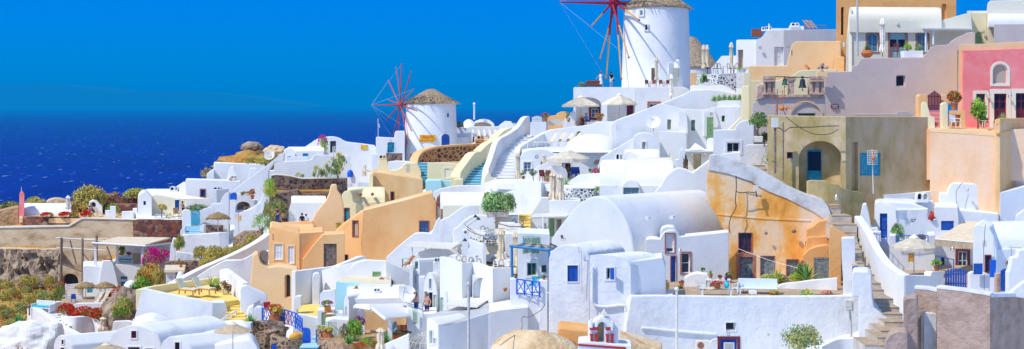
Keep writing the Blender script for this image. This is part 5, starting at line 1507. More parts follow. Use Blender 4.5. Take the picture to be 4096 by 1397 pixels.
T('rock_dome','smooth tan rendered rock dome below the white houses','rock',P(340,860,83))
bm = bmesh.new(); lathe(bm,P(345,935,83.5),[(3.1,-1.5),(3.0,.1),(2.7,.75),(2.1,1.15),(1.1,1.3),(.05,1.34)],30,sy_=.8)
for v in bm.verts: v.co += Vector((0,0,noise.noise(v.co * .6) * .5 + noise.noise(v.co * 1.7) * .15))
obj('body',bm,'rockpale')
prism('body',[(480,900),(500,730),(560,735),(640,742),(724,752),(724,900)],Pl(600,84.5,0),3,'orange_block',bev=.2)
prism('body',[(930,900),(935,800),(1010,820),(1100,850),(1240,890),(1240,960),(930,960)],Pl(1050,83,0),3,'rockpale',bev=.2)
K('C2')
cable('thin cable trailing over the rock dome from the white wall',[(405,560,86),(380,600,85.8),(300,650,85.6),(245,655,85.5),(240,745,84.5),(160,800,82),(90,850,81)],.025,'weathered')
def windmill(label,xc,ytop,ybase,rt,rb,roof,Y,hub,axis,Rs,inner,outer,phase,spar,nface,loc,mats):
    """tower,thatched cone,and a still rotor of 12 sails about a spar that points out along axis"""
    c = P(xc,ybase,Y); h = P(xc,ytop,Y).z - c.z
    a,b_ = px(rt,Y),px(rb,Y)
    T('windmill',label,'windmill',c)
    bm = bmesh.new(); lathe(bm,c,[(b_,-3),(b_,0)] + [(b_ + (a - b_) * i / 6,h * i / 6) for i in range(1,7)],56); obj('tower',bm,mats[0])
    rz = px(roof,Y)
    bm = bmesh.new()
    lathe(bm,c + Vector((0,0,h)),[(a * 1.04,-.12),(a * 1.06,.05),(a * .8,rz * .3),(a * .45,rz * .68),(a * .16,rz * .95),(.03,rz)],40)
    for v in bm.verts: v.co += Vector((0,0,noise.noise(v.co * 1.3) * .12)) + (v.co - c).normalized() * noise.noise(v.co * 2.5) * .07
    for i in range(900):
        t = rnd.uniform(0,6.28); q = rnd.uniform(.15,1.0) ** .6
        p = c + Vector((a * 1.04 * q * math.cos(t),a * 1.04 * q * math.sin(t),h + rz * (1 - q) ** .9 + .06))
        leaf(bm,p,(math.cos(t),math.sin(t),-rz / a * .8),.75,0,.07)
    obj('thatched_roof',bm,'thatch',ang=50)
    ax = Vector(axis).normalized()
    H = P(*hub)
    kr = Rs / 9.2
    bm = bmesh.new(); tube(bm,H - ax * .6 * kr,H + ax * .6 * kr,.38 * kr,.34 * kr,12); obj('hub',bm,mats[1])
    bm = bmesh.new(); tube(bm,H - ax * 4.0 * spar / 6.6,H,.26 * kr,.24 * kr,10); tube(bm,H,H + ax * spar,.24 * kr,.08 * kr,10); obj('windshaft',bm,mats[1])
    e1 = ax.cross(Vector((0,0,1))).normalized(); e2 = e1.cross(ax)
    tips = []
    for i in range(12):
        t = R(phase + 30 * i)
        d = (e1 * math.sin(t) - e2 * math.cos(t))
        s = H + ax * (.22 * kr * (-1) ** i)
        bm = bmesh.new(); tube(bm,s,s + d * Rs * inner,.15 * kr,.12 * kr if inner < 1 else .07,8,0); inner < 1 and tube(bm,s + d * Rs * (inner - .12),s + d * Rs,.1,.08,8,1); ball(bm,s + d * Rs,.13 * kr,0,1)
        obj('sail_pole',bm,(mats[1],mats[2]))
        tips.append(s + d * Rs)
    bm = bmesh.new()
    tp = H + ax * spar
    for i in range(0,12,2): tube(bm,tp,tips[i],.006,None,3)
    obj('rigging',bm,'canvas_white')
    return c,a,b_,h
def on_tower(c,a,b_,h,x,y,off=.0):
    """point and yaw where the viewing ray of (x,y) meets the tower"""
    d = Vector(((sx(x) - HX) / F,1,(HY - sy(y)) / F))
    r = (a + b_) / 2
    for _ in range(3):
        A = d.x ** 2 + 1; B = -2 * (d.x * c.x + c.y); C = c.x ** 2 + c.y ** 2 - r * r
        t = (-B - math.sqrt(max(B * B - 4 * A * C,0))) / (2 * A)
        p = d * t
        r = b_ + (a - b_) * min(max((p.z - c.z) / h,0),1) + off
    n = Vector((p.x - c.x,p.y - c.y,0)).normalized()
    return p,math.degrees(math.atan2(n.x,-n.y))
def tower_op(tw,fn,x0,y0,x1,y1,pad=3,dep=.35,mat='white',arch=False,**kw):
    p,yaw = on_tower(*tw,(x0 + x1) / 2,(y0 + y1) / 2)
    pl = Pl((x0 + x1) / 2,p.y - .16,yaw)
    kw.setdefault('rev',.1)
    op = fn(x0,y0,x1,y1,arch=arch,**kw)
    o = [(x0 - pad,y1 + pad),(x0 - pad,y0 - pad),(x1 + pad,y0 - pad),(x1 + pad,y1 + pad)] if not arch else [(x0 - pad,y1 + 1)] + arc(x0 - pad,x1 + pad,y0 + (x1 - x0) / 2,y0 - pad,12) + [(x1 + pad,y1 + 1)]
    prism('window_surround',o,pl,1.2,mat,(op,),.02)
K('B4')
tw = windmill('tall white windmill tower with red and yellow sail poles reaching above the photo edge',1186,58,640,226,243,150,162,(890,22,161.2),(-.975,-.22,0),9.2,.42,1,16,6.6,0,0,('white','darkred','yellowwood'))
tower_op(tw,win,1070,70,1094,110,8,nx=1,ny=1,mat='offwhite',glass='glassblue'); tower_op(tw,win,1106,172,1127,214,6,nx=1,ny=1,mat='offwhite',glass='glassdark')
tower_op(tw,win,1152,478,1182,568,2,nx=4,ny=8,fr='weathered')
K('C3')
tower_op(tw,door,160,470,205,600,26,col='cream_pale',nx=1,ny=3,mat='white')
dome('canopy',197,455,27,418,158.2,'white',.7)
lamp('round lamp above the white canopy of the tall windmill door',200,412,157.9,1.2)
K('B4')
T('mill_terrace_house','white arched terrace building carrying the tall windmill','house',P(800,900,152))
ops = [pocket(622,685,802,900,2.2,.62,'white'),pocket(842,683,1040,900,2.2,.62,'white')]
prism('wall',[(604,960),(605,618),(612,614),(1042,614),(1046,960)],Pl(800,152,0),14,'white',ops,bev=.08)
prism('wall',[(1042,960),(1043,615),(1230,612),(1382,612),(1440,640),(1482,660),(1482,960)],Pl(1042,152,6),10,'white',(win(1140,730,1204,768,'frame_white',2,1,'redstone',.2,tw=.25),),bev=.1)
d_ = win(738,765,790,830,'frame_white',2,2,'frame_maroon',.1,tw=.25); build_op(d_,Pl(800,152,0),-2.05,CUR)
d_ = door(990,740,1036,900,'frame_maroon',2,2,None,.1); build_op(d_,Pl(800,152,0),-2.05,CUR)
d_ = door(655,820,690,900,'frame_maroon',2,2,None,.1,True); build_op(d_,Pl(800,152,0),-2.0,CUR)
railing('short brown rail fixed inside the nearer white arch',[(642,832,150.6),(700,832,150.6)],.35,'woodpale',3,'bar')
railing('short brown rail fixed inside the arch beside the slope',[(862,822,150.6),(916,822,150.6)],.35,'woodpale',3,'bar')
inst('parasol','open white parasol with wooden ribs before the nearer terrace arch',P(655,860,147),12,1.0,'open parasols',canvas='canvas_white',r=2.05,h=2.75,drop=.95,val=.15,pole='yellowwood',top=True)
inst('parasol','open white parasol with wooden ribs in front of the second arch',P(928,848,146),5,(.92,.92,1.0),'open parasols',canvas='canvas_white',r=2.05,h=2.75,drop=.95,val=.15,pole='yellowwood',top=True)
closed('closed beige parasol against the tall windmill tower',1188,398,612,156,'canvas',.32,foot=.8)
K('C3')
closed('closed beige parasol hanging below the windmill terrace edge',150,522,718,150,'canvas_white',.4,foot=.6)
K('B4')
closed_ = inst('agave','small spiky plant on the corner of the windmill terrace',P(662,614,153),0,.75)
person('woman in a white dress with long dark hair on the windmill terrace',P(796,614,153.5),-40,1.72,dress='whitecloth',longhair=True,hair='hairred',arms=((-.42,-.2,1.0),(.2,-.22,1.1)))
person('person in a dark hood and white shorts with a shoulder bag on the windmill terrace',P(870,614,153.5),20,1.68,shirt='blackcloth',legs='whitecloth',shorts=True,longhair=True,hair='blackcloth',bag=True,arms=((-.18,-.25,1.05),(.22,-.2,1.0)))
person('person in blue sitting under the parasol by the nearer arch',P(694,880,147.5),40,1.7,sit=True,shirt='bluecloth')
T('wicker_table','red-brown wicker table with a high back at the terrace corner','table',P(730,614,153))
bm = bmesh.new(); box(bm,P(728,597,153),(2.6,.8,.12)); bevel(bm,.03,1); obj('tabletop',bm,'wicker')
for x in (690,768):
    bm = bmesh.new(); box(bm,P(x,606,153),(.14,.6,.5)); obj('leg',bm,'wicker')
bm = bmesh.new(); box(bm,P(745,586,153.4),(1.6,.12,.6)); bevel(bm,.05,2); obj('backrest',bm,'wicker')
for i,(x,lab) in enumerate(((1126,'dark red wicker armchair at the foot of the tall windmill, farthest from its door'),(1165,'dark red wicker armchair beside the beige parasol foot'),(1222,'dark red wicker armchair under the windmill door canopy'),(1262,'dark red wicker armchair at the terrace end by the windmill door'))):
    inst('chair',lab,P(x,613,155),(20,-30,160,200)[i],.9,'wicker armchairs',col='wicker',name='wicker_chair')
gate('low white arched picket gate at the head of the white stairs',312,385,814,862,146,'whitepaint',9,'arch',rise=.35)
K('B4')
gate('wide pale picket gate dipping in the middle below the parasol',418,545,836,884,145.5,'offwhite',12,'arch',rise=.4)
K('B4')
T('orange_wall','small orange rendered wall with a curled top beside the picket gate','wall',P(480,850,147))
prism('wall',[(420,880),(424,818),(480,812),(496,796),(520,786),(560,785),(575,795),(575,880)],Pl(480,147.5),.8,'peach',bev=.08)
T('curved_wall','white wall with a sweeping curve holding a pot beside the arches','wall',P(580,880,146))
prism('wall',[(532,940),(534,860),(548,830),(575,800),(600,784),(618,784),(625,800),(625,940)],Pl(580,146.5),.6,'white',bev=.08)
prism('pedestal',[(548,940),(548,862),(596,860),(596,940)],Pl(572,145),.9,'white',bev=.05)
prism('pedestal',[(300,960),(302,860),(415,858),(416,960)],Pl(360,144.6),.9,'white',bev=.05)
prism('pedestal',[(756,960),(758,855),(815,852),(890,856),(890,960)],Pl(800,144),1.2,'white',bev=.05)
inst('potted','clay pot of magenta flowers on the white gate pedestal',P(405,858,144.8),0,1.15,'potted plants',fl=('fl_magenta','fl_pink'),fh=.4,r=.2,h=.36)
inst('potted','clay pot with an upright green plant on the curved wall pedestal',P(570,861,145.2),0,.85,'potted plants',fh=.75,r=.2,h=.36,mats=('leaf_olive','leaf_green'),n=300)
inst('potted','broad clay pot of rusty flowers on the pedestal before the arches',P(790,853,144.4),0,1.1,'potted plants',fl=('fl_orange','leaf_rust'),fh=.35,r=.27,h=.32,mats=('leaf_rust','leaf_olive'))
shrub('low pink flowering plant behind the picket gate',640,880,60,30,146.5,('leaf_rust','leaf_green','fl_pink'),fl=.2,n=500)
gate('grey picket fence panel under the second parasol',700,755,856,900,145.2,'offwhite',6,'flat')
K('C4')
ops = [win(121,50,149,120,'green',2,1,None,.25,glass='curtain'),win(289,53,318,129,'green',2,2,None,.2,glass='glassblue'),door(398,32,446,202,'green',2,3,None,.2),win(504,22,527,65,'green',1,1,None,.2,glass='charcoal')]
K('S')
T('slope_house','long white house with green doors and windows under a sweeping white roofline','house',P(2700,580,126))
prism('wall',[(2458,640),(2461,560),(2461,484),(2475,478),(2537,456),(2640,414),(2668,420),(2716,432),(2722,436),(2815,440),(2865,428),(2965,424),(2972,500),(2972,640)],Pl(2700,126,0),2,'white',ops,bev=.12)
prism('roof',sp([(2440,500),(2461,482),(2537,454),(2640,416),(2700,392),(2745,372),(2762,362),(2800,359),(2840,358),(2900,364),(2966,378)],3) + [(2970,520),(2440,560)],Pl(2700,131,0),6,'white',bev=.3)
K('C3')
prism('pier',[(203,920),(203,786),(250,790),(262,830),(278,900),(278,920)],Pl(230,124.6),1.3,'white',bev=.05)
prism('door_pier',[(378,960),(378,782),(460,782),(492,900),(492,960)],Pl(420,125.8),.4,'white',(),bev=.03)
prism('planter_wall',[(432,760),(434,736),(480,712),(540,706),(640,708),(652,715),(652,760)],Pl(540,127.5),1.4,'white',bev=.06)
prism('ledge',[(586,900),(588,780),(640,740),(660,742),(660,900)],Pl(620,124.6),1.0,'white',bev=.06)
K('C4')
d_ = door(398,32,446,202,'green',2,3,None,.05); build_op(d_,Pl(420,125.35),.0,CUR)
prism('stair_rail',[(546,125),(640,35),(660,40),(600,130)],Pl(600,123.5),.4,'cream_pale',bev=.05)
lamp('round lamp above the tall green door',431,10,125.3,1.2)
K('C3')
for i in range(6): inst('agave','spiky agave in the row along the white roof planter',P(452 + i * 36,716,128.2),40 * i,(.62,.62,.75 + .1 * (i % 3)),'agaves in the white roof planter',mats=('leaf_agave','leaf_green'),n=40,w=.07)
inst('dish','white satellite dish on the slope house ledge',P(2510 - 2600,0,1) if 0 else (lambda: (K('C1'),P(1165,132,124.5))[1])(),-25,1.35,col='whitepaint')
K('C3')
T('terrace_hotel','bright white flat roofed house with pale doors on the ridge','house',P(800,480,147))
prism('wall',[(606,540),(607,286),(620,280),(746,279),(746,540)],Pl(746,146,-26),5,'white',(door(618,350,655,488,'carved',1,1,None,.6),),bev=.06)
prism('wall',[(744,540),(745,281),(780,268),(802,245),(812,225),(832,213),(942,212),(943,540)],Pl(942,146,3),5,'white',(door(874,331,939,464,'whitepaint',2,3,None,.3),),bev=.05)
prism('wall',[(941,560),(942,211),(1440,206),(1440,560)],Pl(942,146,26),6,'white',(),bev=.05)
block('roof_slab',[(858,150),(985,150),(1000,153),(870,153)],200,150,.3,'white',.03)
prism('screen',[(715,260),(716,204),(792,204),(792,260)],Pl(750,156),.2,'terradark',bev=.01)
vent(805,214,36,26,148); vent(836,212,44,26,149)
dome('finial',838,190,5,165,149,'white')
prism('chimney_base',[(976,215),(978,184),(1082,184),(1082,215)],Pl(1030,151),1.8,'white',bev=.04)
vent(1022,186,60,26,150.6)
prism('low_wall',[(425,560),(430,480),(470,435),(505,394),(607,392),(607,560)],Pl(520,150),1,'white',bev=.06)
lamp('round lamp on the curved corner of the ridge house',775,335,145.6,1.4); lamp('round lamp on the shaded side of the ridge house',972,328,146,1.4)
railing('thin brown roof railing of the ridge house',[(1085,208,155),(1160,208,156),(1240,208,157)],.45,'terracotta',4,'bar')
inst('deck','striped orange deck chair on the flat roof of the ridge house',P(1108,205,152),30,1.0,'roof deck chairs',cloth='pole_gray',frame='orangeplastic')
inst('deck','second striped deck chair on the flat roof, nearer the orange tower',P(1138,205,152),30,1.0,'roof deck chairs',cloth='pole_gray',frame='orangeplastic')
c = P(290,475,188)
T('thatched_mill','distant round mill with a broad grey thatched roof and no sails','windmill',c)
bm = bmesh.new(); lathe(bm,c,[(3.6,-4),(3.6,.3)],32); obj('tower',bm,'white')
bm = bmesh.new(); lathe(bm,P(290,475,188),[(3.7,-.2),(3.75,.1),(3.2,.9),(2.2,2.2),(1.1,3.5),(.6,4.0),(.05,4.2)],36)
for v in bm.verts: v.co += Vector((noise.noise(v.co) * .15,0,noise.noise(v.co * 1.4) * .2))
obj('thatched_roof',bm,'thatch')
T('cafe_terrace','white terrace wall studded with dark stones below the cafe tables','wall',P(460,640,141))
wall('wall',[(328,532,144),(380,527,141.6),(480,523,141),(606,516,141.5)],3.5,'stone_dots',4.5,bev=.05,cap=('white',.1))
prism('wall',[(282,640),(282,512),(330,512),(332,640)],Pl(306,150),1,'sand',bev=.03)
prism('wall',[(283,700),(284,608),(300,600),(440,604),(520,600),(600,640),(640,660),(640,700)],Pl(420,136),1,'white',bev=.08)
gate('white picket gate with an arched top under the stone dotted wall',346,440,578,634,137.5,'whitepaint',9,'arch',rise=.4)
K('C3')
gate('white picket gate on end between cafe wall and cream wall',606,654,512,622,139,'whitepaint',6,'flat')
K('C3')
T('menu_board','pale menu board leaning under the stone dotted wall','sign',P(480,634,137))
prism('board',[(440,636),(441,598),(515,596),(524,636)],Pl(480,137,0),.1,'offwhite',bev=.01)
bm = bmesh.new()
pl = Pl(480,136.9)
for r_ in range(3): slab(bm,pl,[pl.uz(sx(460),sy(606 + r_ * 9)),pl.uz(sx(500 - r_ * 8),sy(606 + r_ * 9)),pl.uz(sx(500 - r_ * 8),sy(609 + r_ * 9)),pl.uz(sx(460),sy(609 + r_ * 9))],0,.02)
obj('lettering',bm,'pole_gray')
prism_ = shrub('sprawling agave plant growing from the stone dotted wall',380,582,50,56,139.5,('leaf_agave','leaf_olive'),n=300,size=.4)
for i,(x,r_,lab) in enumerate(((408,60,'nearest the twin closed parasols'),(455,200,'with its back to the sloping white wall'),(490,150,'in the middle of the cafe terrace'),(565,40,'under the single closed parasol'),(605,190,'at the end of the dotted wall'))):
    inst('bistro','dark metal chair on the ridge cafe, ' + lab,P(x,522,143.2),r_,1.25,'dark cafe chairs')
for i,(x,lab) in enumerate(((405,'round pale cafe table beside the twin closed parasols'),(515,'round pale cafe table in the open middle of the ridge cafe'),(590,'round pale cafe table by the single closed parasol'))):
    inst('table',lab,P(x,522,142.8),0,1.1,'round cafe tables',top='offwhite',cloth=False,round_=True,name='cafe_table')
closed('closed beige parasol of the cafe pair, the nearer one with a split skirt',377,315,524,143,'canvas',.36,foot=.55)
closed('closed beige parasol of the cafe pair, half hidden behind',402,316,520,145,'canvas',.32,foot=.7)
closed('single closed beige parasol at the end of the stone dotted wall',572,298,520,144,'canvas',.38,foot=.5)
inst('potted','white plastic tub on the cafe wall end',P(650,512,140),0,(2.2,1.2,1.1),'potted plants',pot='whitepaint',fh=.05,n=60,mats=('leaf_green','leaf_lime'))
K('C1')
T('dome_house','white cave house with a broad flattened dome and a half round window','house',P(720,430,128))
dome('dome',745,272,200,152,131,'white',1.0,sq=.85)
prism('wall',[(540,480),(546,275),(562,269),(860,269),(876,275),(900,255),(985,192),(1020,182),(1030,480)],Pl(720,127,0),1.5,'white',(win(748,332,804,368,'peach_pale',4,1,'white',.2,.85,glass='curtain',tw=.12),door(538,357,585,480,'peach_pale',1,3,'white',.2,tw=.1)),bev=.06)
bm = bmesh.new(); lathe(bm,P(745,270,131),[(4.7,-.05),(4.85,0),(4.7,.08)],40); obj('cornice',bm,'white')
prism('slope_wall',[(684,440),(684,404),(800,318),(1020,186),(1035,182),(1038,440)],Pl(860,124.6),.5,'white',bev=.06)
T('sundeck_wall','sweeping white parapet wrapping the sundeck beside the white stairs','wall',P(500,280,134))
prism('wall',sp([(224,320),(228,275),(245,240),(275,215),(330,180),(400,144),(440,126),(480,116)],3) + [(600,102),(735,85),(765,68),(870,68),(904,92),(908,160),(948,185),(950,300)],Pl(500,137,0),.7,'white',bev=.1)
wall('wall',[(222,285,128),(236,245,129.5),(276,215,132),(340,182,134.6),(402,146,137),(480,117,139)],.5,'white',1.6,smooth=3)
block('deck',[(240,129),(600,129),(620,136.6),(330,136.6)],258,129,1.6,'white',.1)
for i,x in enumerate((405,465,520,575)):
    inst('lounger',('cream sling lounger at the stair end of the sundeck row','cream sling lounger, second along the sundeck from the stairs','cream sling lounger, third along the sundeck from the stairs','cream sling lounger half hidden by the white dome')[i],P(x,240,132 + .3 * i),-68,1.25,'sundeck loungers',frame='whitepaint',cloth='canvas',back=55)
shrub('small leafy plant growing against the sundeck parapet',645,172,55,34,135.5,('leaf_olive','leaf_yellow'),n=260,size=.3)
pole('thin white rail post at the sundeck edge',282,196,262,128.5,.04,'whitepaint',cap=False)
T('patio_house','small white house with a rounded parapet and double window by the patio','house',P(350,430,126))
prism('wall',[(226,480),(230,312),(245,285),(280,266),(330,257),(385,258),(430,272),(470,292),(525,296),(528,480)],Pl(350,126,0),4,'white',(win(254,348,308,420,'offwhite',2,3,'white',.2,glass='glassblue',tw=.12),win(374,345,392,400,'offwhite',1,2,None,.15,glass='curtain')),bev=.1)
lamp('round porthole lamp on the small patio house',346,312,125.6,1.6)
T('step_walls','pair of white wave-topped walls flanking the patio seats','wall',P(400,490,122))
prism('wall',[(266,510),(270,445),(290,422),(320,415),(325,400),(350,390),(362,372),(400,366),(425,348),(470,342),(525,352),(530,510)],Pl(400,124,0),.5,'white',bev=.06)
prism('wall',[(342,510),(345,455),(360,435),(395,432),(405,415),(420,410),(432,390),(470,375),(520,378),(550,395),(563,425),(563,510)],Pl(420,121.5,0),.5,'white',bev=.06)
T('patio_wall','tall bright white retaining wall below the patio','wall',P(220,700,117))
wall('wall',[(-20,500,124),(60,474,121),(130,472,119.6),(200,476,118.6),(280,478,117.4),(378,493,116)],1,'white',8)
wall('wall',[(377,493,116),(450,494,119)],1,'white',8)
wall('wall',[(530,526,115),(596,532,113.5),(750,531,114)],1.2,'stone_dots',3,cap=('white',.12))
block('floor',[(60,120),(380,117),(600,114.5),(800,114.5),(800,124),(100,126)],500,118,.6,'white')
prism('ramp',[(572,530),(575,490),(650,440),(700,434),(796,428),(800,530)],Pl(700,118.5,3),.6,'white',bev=.06)
inst('parasol','wide open white parasol over the white patio',P(568,470,122),8,1.0,'open parasols',canvas='canvas_white',r=1.93,h=2.6,drop=.72,val=.3,pole='wood',top=True)
closed('closed striped parasol standing beside the white stairs',213,282,470,121,'canvas',.34,foot=.1)
closed('slim closed parasol behind the wave-topped wall',398,288,415,124.5,'canvas',.32,foot=.3)
closed('tall closed beige parasol of the tied pair, the nearer to the stairs',462,412,618,108.5,'canvas',.5,foot=.06)
closed('tall closed beige parasol of the tied pair beside the dotted wall',512,428,618,107.5,'canvas',.5,foot=.06)
inst('potted','small potted shrub at the foot of the striped closed parasol',P(252,470,120),0,.75,'potted plants',mats=('leaf_olive','leaf_yellow'),fh=.7,pot='terradark',n=300)
tree('little potted olive tree on the patio edge',322,482,62,86,119,('leaf_olive','leaf_dark'),.5,n=700)
inst('potted','clay trough with a pointed agave below the wide parasol',P(553,522,116.5),0,.85,'potted plants',shape=1,form='spiky',mats=('leaf_agave','leaf_agave'),fh=1.0,r=.28,h=.24)
inst('potted','low clay pot with green shoots among the patio armchairs',P(418,488,120.6),0,.7,'potted plants',form='spiky',mats=('leaf_lime','leaf_agave'),fh=.5,pot='terracotta',r=.24)
inst('chair','dark wooden armchair behind the patio plants',P(395,488,121),30,1.15,'patio chairs',col='frame_red',name='wooden_chair')
inst('chair','reddish armchair in front of the wave-topped wall',P(440,488,121),150,1.15,'patio chairs',col='wicker',name='wicker_chair')
inst('sofa','wicker bench with blue cushions under the wide patio parasol',P(545,470,122.5),0,1.2,col='wicker',w=1.8,cush='aqua',name='wicker_bench')
inst('sofa','dark blue seat beside the parasol pole',P(618,462,121.6),0,(.6,1,1.1),col='blue',w=1.2,name='seat')
shrub('grey bush at the end of the flower ledge by the slope wall',732,428,42,34,120,('leaf_olive','leaf_dark'),n=400,size=.24)
shrub('bright pink and orange flowers on the white ledge beside the vault',772,428,66,36,119.6,('leaf_green','leaf_lime','fl_pink'),fl=.5,n=500,size=.24)
tree('small green potted tree between dotted wall and vault',768,580,46,64,112,('leaf_green','leaf_lime'),.45,n=600)
T('timber_table','low wooden slab table behind the dotted wall','table',P(690,530,116.5))
block('tabletop',[(622,115.6),(752,115.6),(752,117.2),(622,117.2)],520,115.6,.1,'woodpale',.02)
bm = bmesh.new(); box(bm,P(640,532,116.4),(.1,1,.5)); box(bm,P(735,532,116.4),(.1,1,.5)); obj('leg',bm,'woodpale')
T('green_window_vault','long white barrel vault with a green double window in a round gable','house',P(1000,580,112))
vaultx('vault',790,1312,516,346,Pl(1000,112,0),'white',8,.2,.5)
prism('wall',[(786,640),(788,512),(1312,516),(1312,640)],Pl(1000,111.8),2,'white',bev=.04)
prism('gable',[(944,640),(946,530),(955,505),(978,484),(1008,475),(1040,482),(1062,502),(1072,530),(1074,640)],Pl(1010,111,0),2,'white',(win(955,528,1067,620,'green',2,1,None,.2,glass='glassblue'),),bev=.06)
K('C1')
T('arched_cottage','small white house front with a rounded top and a single pale window','house',P(1100,300,123))
prism('wall',[(1018,340),(1022,200),(1030,170),(1055,150),(1100,142),(1150,152),(1185,180),(1215,205),(1220,340)],Pl(1110,122.4),3,'white',(win(1087,207,1114,262,'white',1,1,'white',.2,glass='curtain',tw=.1),),bev=.1)
prism('wall',[(1210,340),(1212,136),(1231,134),(1400,140),(1400,340)],Pl(1240,123.4),2,'white',bev=.06)
vaultx('roof',965,1205,312,262,Pl(1090,118,2),'white',3)
prism('wall',[(955,380),(956,312),(970,282),(1000,274),(1030,290),(1045,320),(1210,305),(1225,380)],Pl(990,117.6),2,'white',bev=.06)
prism('wall',[(1060,380),(1062,324),(1300,318),(1300,380)],Pl(1160,116),.6,'cream_pale',bev=.04)
vent(928,345,52,60,117)
K('C4')
prism('wall',[(100,320),(103,300),(115,280),(140,270),(165,282),(174,306),(176,320)],Pl(140,121.6),.3,'greenpale',bev=.02)
T('chapel','tiny white chapel with a pointed gable and an olive door','chapel',P(330,380,113))
prism('wall',[(240,440),(246,272),(432,264),(434,400),(420,440)],Pl(330,113,4),3,'cream_pale',(door(306,293,360,400,'olive',2,2,None,.2),),bev=.05)
block('eaves',[(236,112.4),(440,112.6),(436,116),(250,116)],268,112.5,.12,'white',.03)
c0,c1,c2,ap = P(270,266,112.6),P(392,262,112.8),P(330,262,116),P(318,214,113.4)
bm = bmesh.new(); v = [bm.verts.new(p) for p in (c0,c1,c2,ap)]
for f in ((0,1,3),(1,2,3),(2,0,3),(2,1,0)): bm.faces.new([v[i] for i in f])
obj('pediment',bm,'white')
prism('lantern_tower',[(174,440),(176,334),(202,330),(204,290),(214,264),(232,252),(246,262),(252,300),(254,440)],Pl(215,110.5),1,'white',bev=.06)
lamp('round dark lamp to one side of the chapel door, the farther from the trailing plant',388,297,112.6,1.4); lamp('round dark lamp between the chapel door and the trailing plant',296,300,112.6,1.4)
shrub('dark dry plant trailing on the white chapel lantern',250,398,30,90,110,('leaf_dark','leaf_brown'),n=260,size=.4)
T('blue_shade_house','white house with a half round parapet and a dark window behind the orange ruin parapet','house',P(560,350,111))
prism('wall',[(444,440),(446,126),(598,122),(604,102),(625,76),(655,58),(690,54),(716,62),(730,80),(732,440)],Pl(590,111,0),3,'white',(win(542,212,631,280,'frame_white',2,1,'white',.35,glass='glassdark',tw=.22),),bev=.06)
prism('terrace_wall',[(480,400),(486,296),(600,284),(636,280),(640,400)],Pl(560,108),.6,'white',bev=.06)
prism('rough_wall',[(672,400),(676,240),(690,230),(826,230),(826,352),(672,362)],Pl(750,106.5),2,'white_rough',bev=.1)
prism('stair_rail',[(404,300),(406,190),(430,180),(446,182),(446,300)],Pl(425,113.5),.5,'white',bev=.04)
K('C4')
T('stone_steps','broken stone steps between the rough white wall and the olive house','steps',P(780,420,104))
stairs([(690,812,372,105.6),(740,825,400,104.4),(770,836,425,103.4)],('stepstone','paving'),1.5,.8)
inst('agave','wispy agave by the olive house corner',P(835,368,104),0,1.1,w=.05,n=14)
inst('tree','dark bush of ivy under the twisted potted tree',P(805,222,106),0,(1.0,1.0,.9),mats=('leaf_dark','leaf_dark'),trunk=.2)
K('B1')
tw = windmill('smaller white windmill with a thatched cone roof and twelve bare pinkish sail poles',745,372,760,173,192,97,175,(532,388,174.2),(-.9,-.43,0),5.25,1,1,8,3.9,0,0,('white','pinkmill','pinkmill'))
tower_op(tw,win,855,441,877,477,2,nx=1,ny=1,fr='white',glass='glassblue')
tower_op(tw,door,820,590,877,684,5,arch=True,col='blue',nx=2,ny=3)
lamp('small lamp above the arched blue windmill door',846,578,170.8,1.0)
p,yaw = on_tower(*tw,720,621)
K('B1')
T('yellow_sign','yellow hoarding with orange lettering on the smaller windmill tower','sign',p)
pl = Pl(720,p.y - .1,yaw)
prism('board',[(664,647),(665,597),(776,599),(775,648)],pl,.3,'signyellow',bev=.01)
bm = bmesh.new()
for r_,(ya,yb,xs) in enumerate(((604,622,(682,752)),(630,640,(672,768)))):
    x = xs[0]
    while x < xs[1]:
        w_ = rnd.uniform(4,9)
        slab(bm,pl,[pl.uz(sx(x),sy(yb)),pl.uz(sx(x + w_),sy(yb)),pl.uz(sx(x + w_),sy(ya + rnd.uniform(0,5))),pl.uz(sx(x),sy(ya))],.01,.03)
        x += w_ + 2.5
obj('lettering',bm,'fl_orange')
T('mill_cottage','small white annex with a turquoise door beside the smaller windmill','house',P(450,730,171))
prism('wall',[(356,800),(358,618),(368,614),(486,622),(492,582),(505,572),(560,572),(562,800)],Pl(450,171,0),3,'white',(door(440,650,488,722,'teal',1,2,'white',.15),),bev=.06)
prism('low_wall',[(428,830),(430,728),(542,728),(542,830)],Pl(480,166),.6,'stone_dark',bev=.03)
prism('pier',[(328,820),(330,735),(380,732),(384,820)],Pl(350,164),1,'white',bev=.05)
prism('block',[(440,850),(444,790),(500,782),(596,786),(596,850)],Pl(500,160),2,'white',bev=.06)
prism('block',[(596,760),(600,732),(690,726),(694,760)],Pl(650,168),.8,'stone_dark',bev=.04)
T('flag_pole','pole with a blue and white striped flag and a second flag beside the small annex','flag',P(375,615,170))
bm = bmesh.new(); tube(bm,P(375,620,170),P(373,482,170),.04); obj('pole',bm,'offwhite')
pl = Pl(375,170)
for i in range(5):
    bm = bmesh.new(); slab(bm,pl,[pl.uz(sx(x),sy(y)) for x,y in ((374,510 + i * 7),(386,514 + i * 7 + 5),(386,521 + i * 7 + 5),(374,517 + i * 7))],-.02 - .01 * i,.02); obj('flag',bm,'bluebright' if i % 2 == 0 else 'whitepaint')
bm = bmesh.new(); slab(bm,pl,[pl.uz(sx(x),sy(y)) for x,y in ((373,560),(352,575),(348,608),(372,610))],-.05,-.02); obj('flag',bm,'blue')
T('ridge_vault_house','far white house with an arched glazed gable and pale beams by the sea','house',P(1100,650,182))
prism('wall',[(1026,560),(1030,530),(1052,505),(1085,492),(1120,488),(1160,496),(1190,520),(1204,545),(1204,560)],Pl(1110,182,0),5,'white',(win(1040,508,1172,542,'woodpale',5,1,'white',.2,.55,glass='curtain',tw=.15),),bev=.06)
dome('roof',1012,548,48,488,184,'white',1)
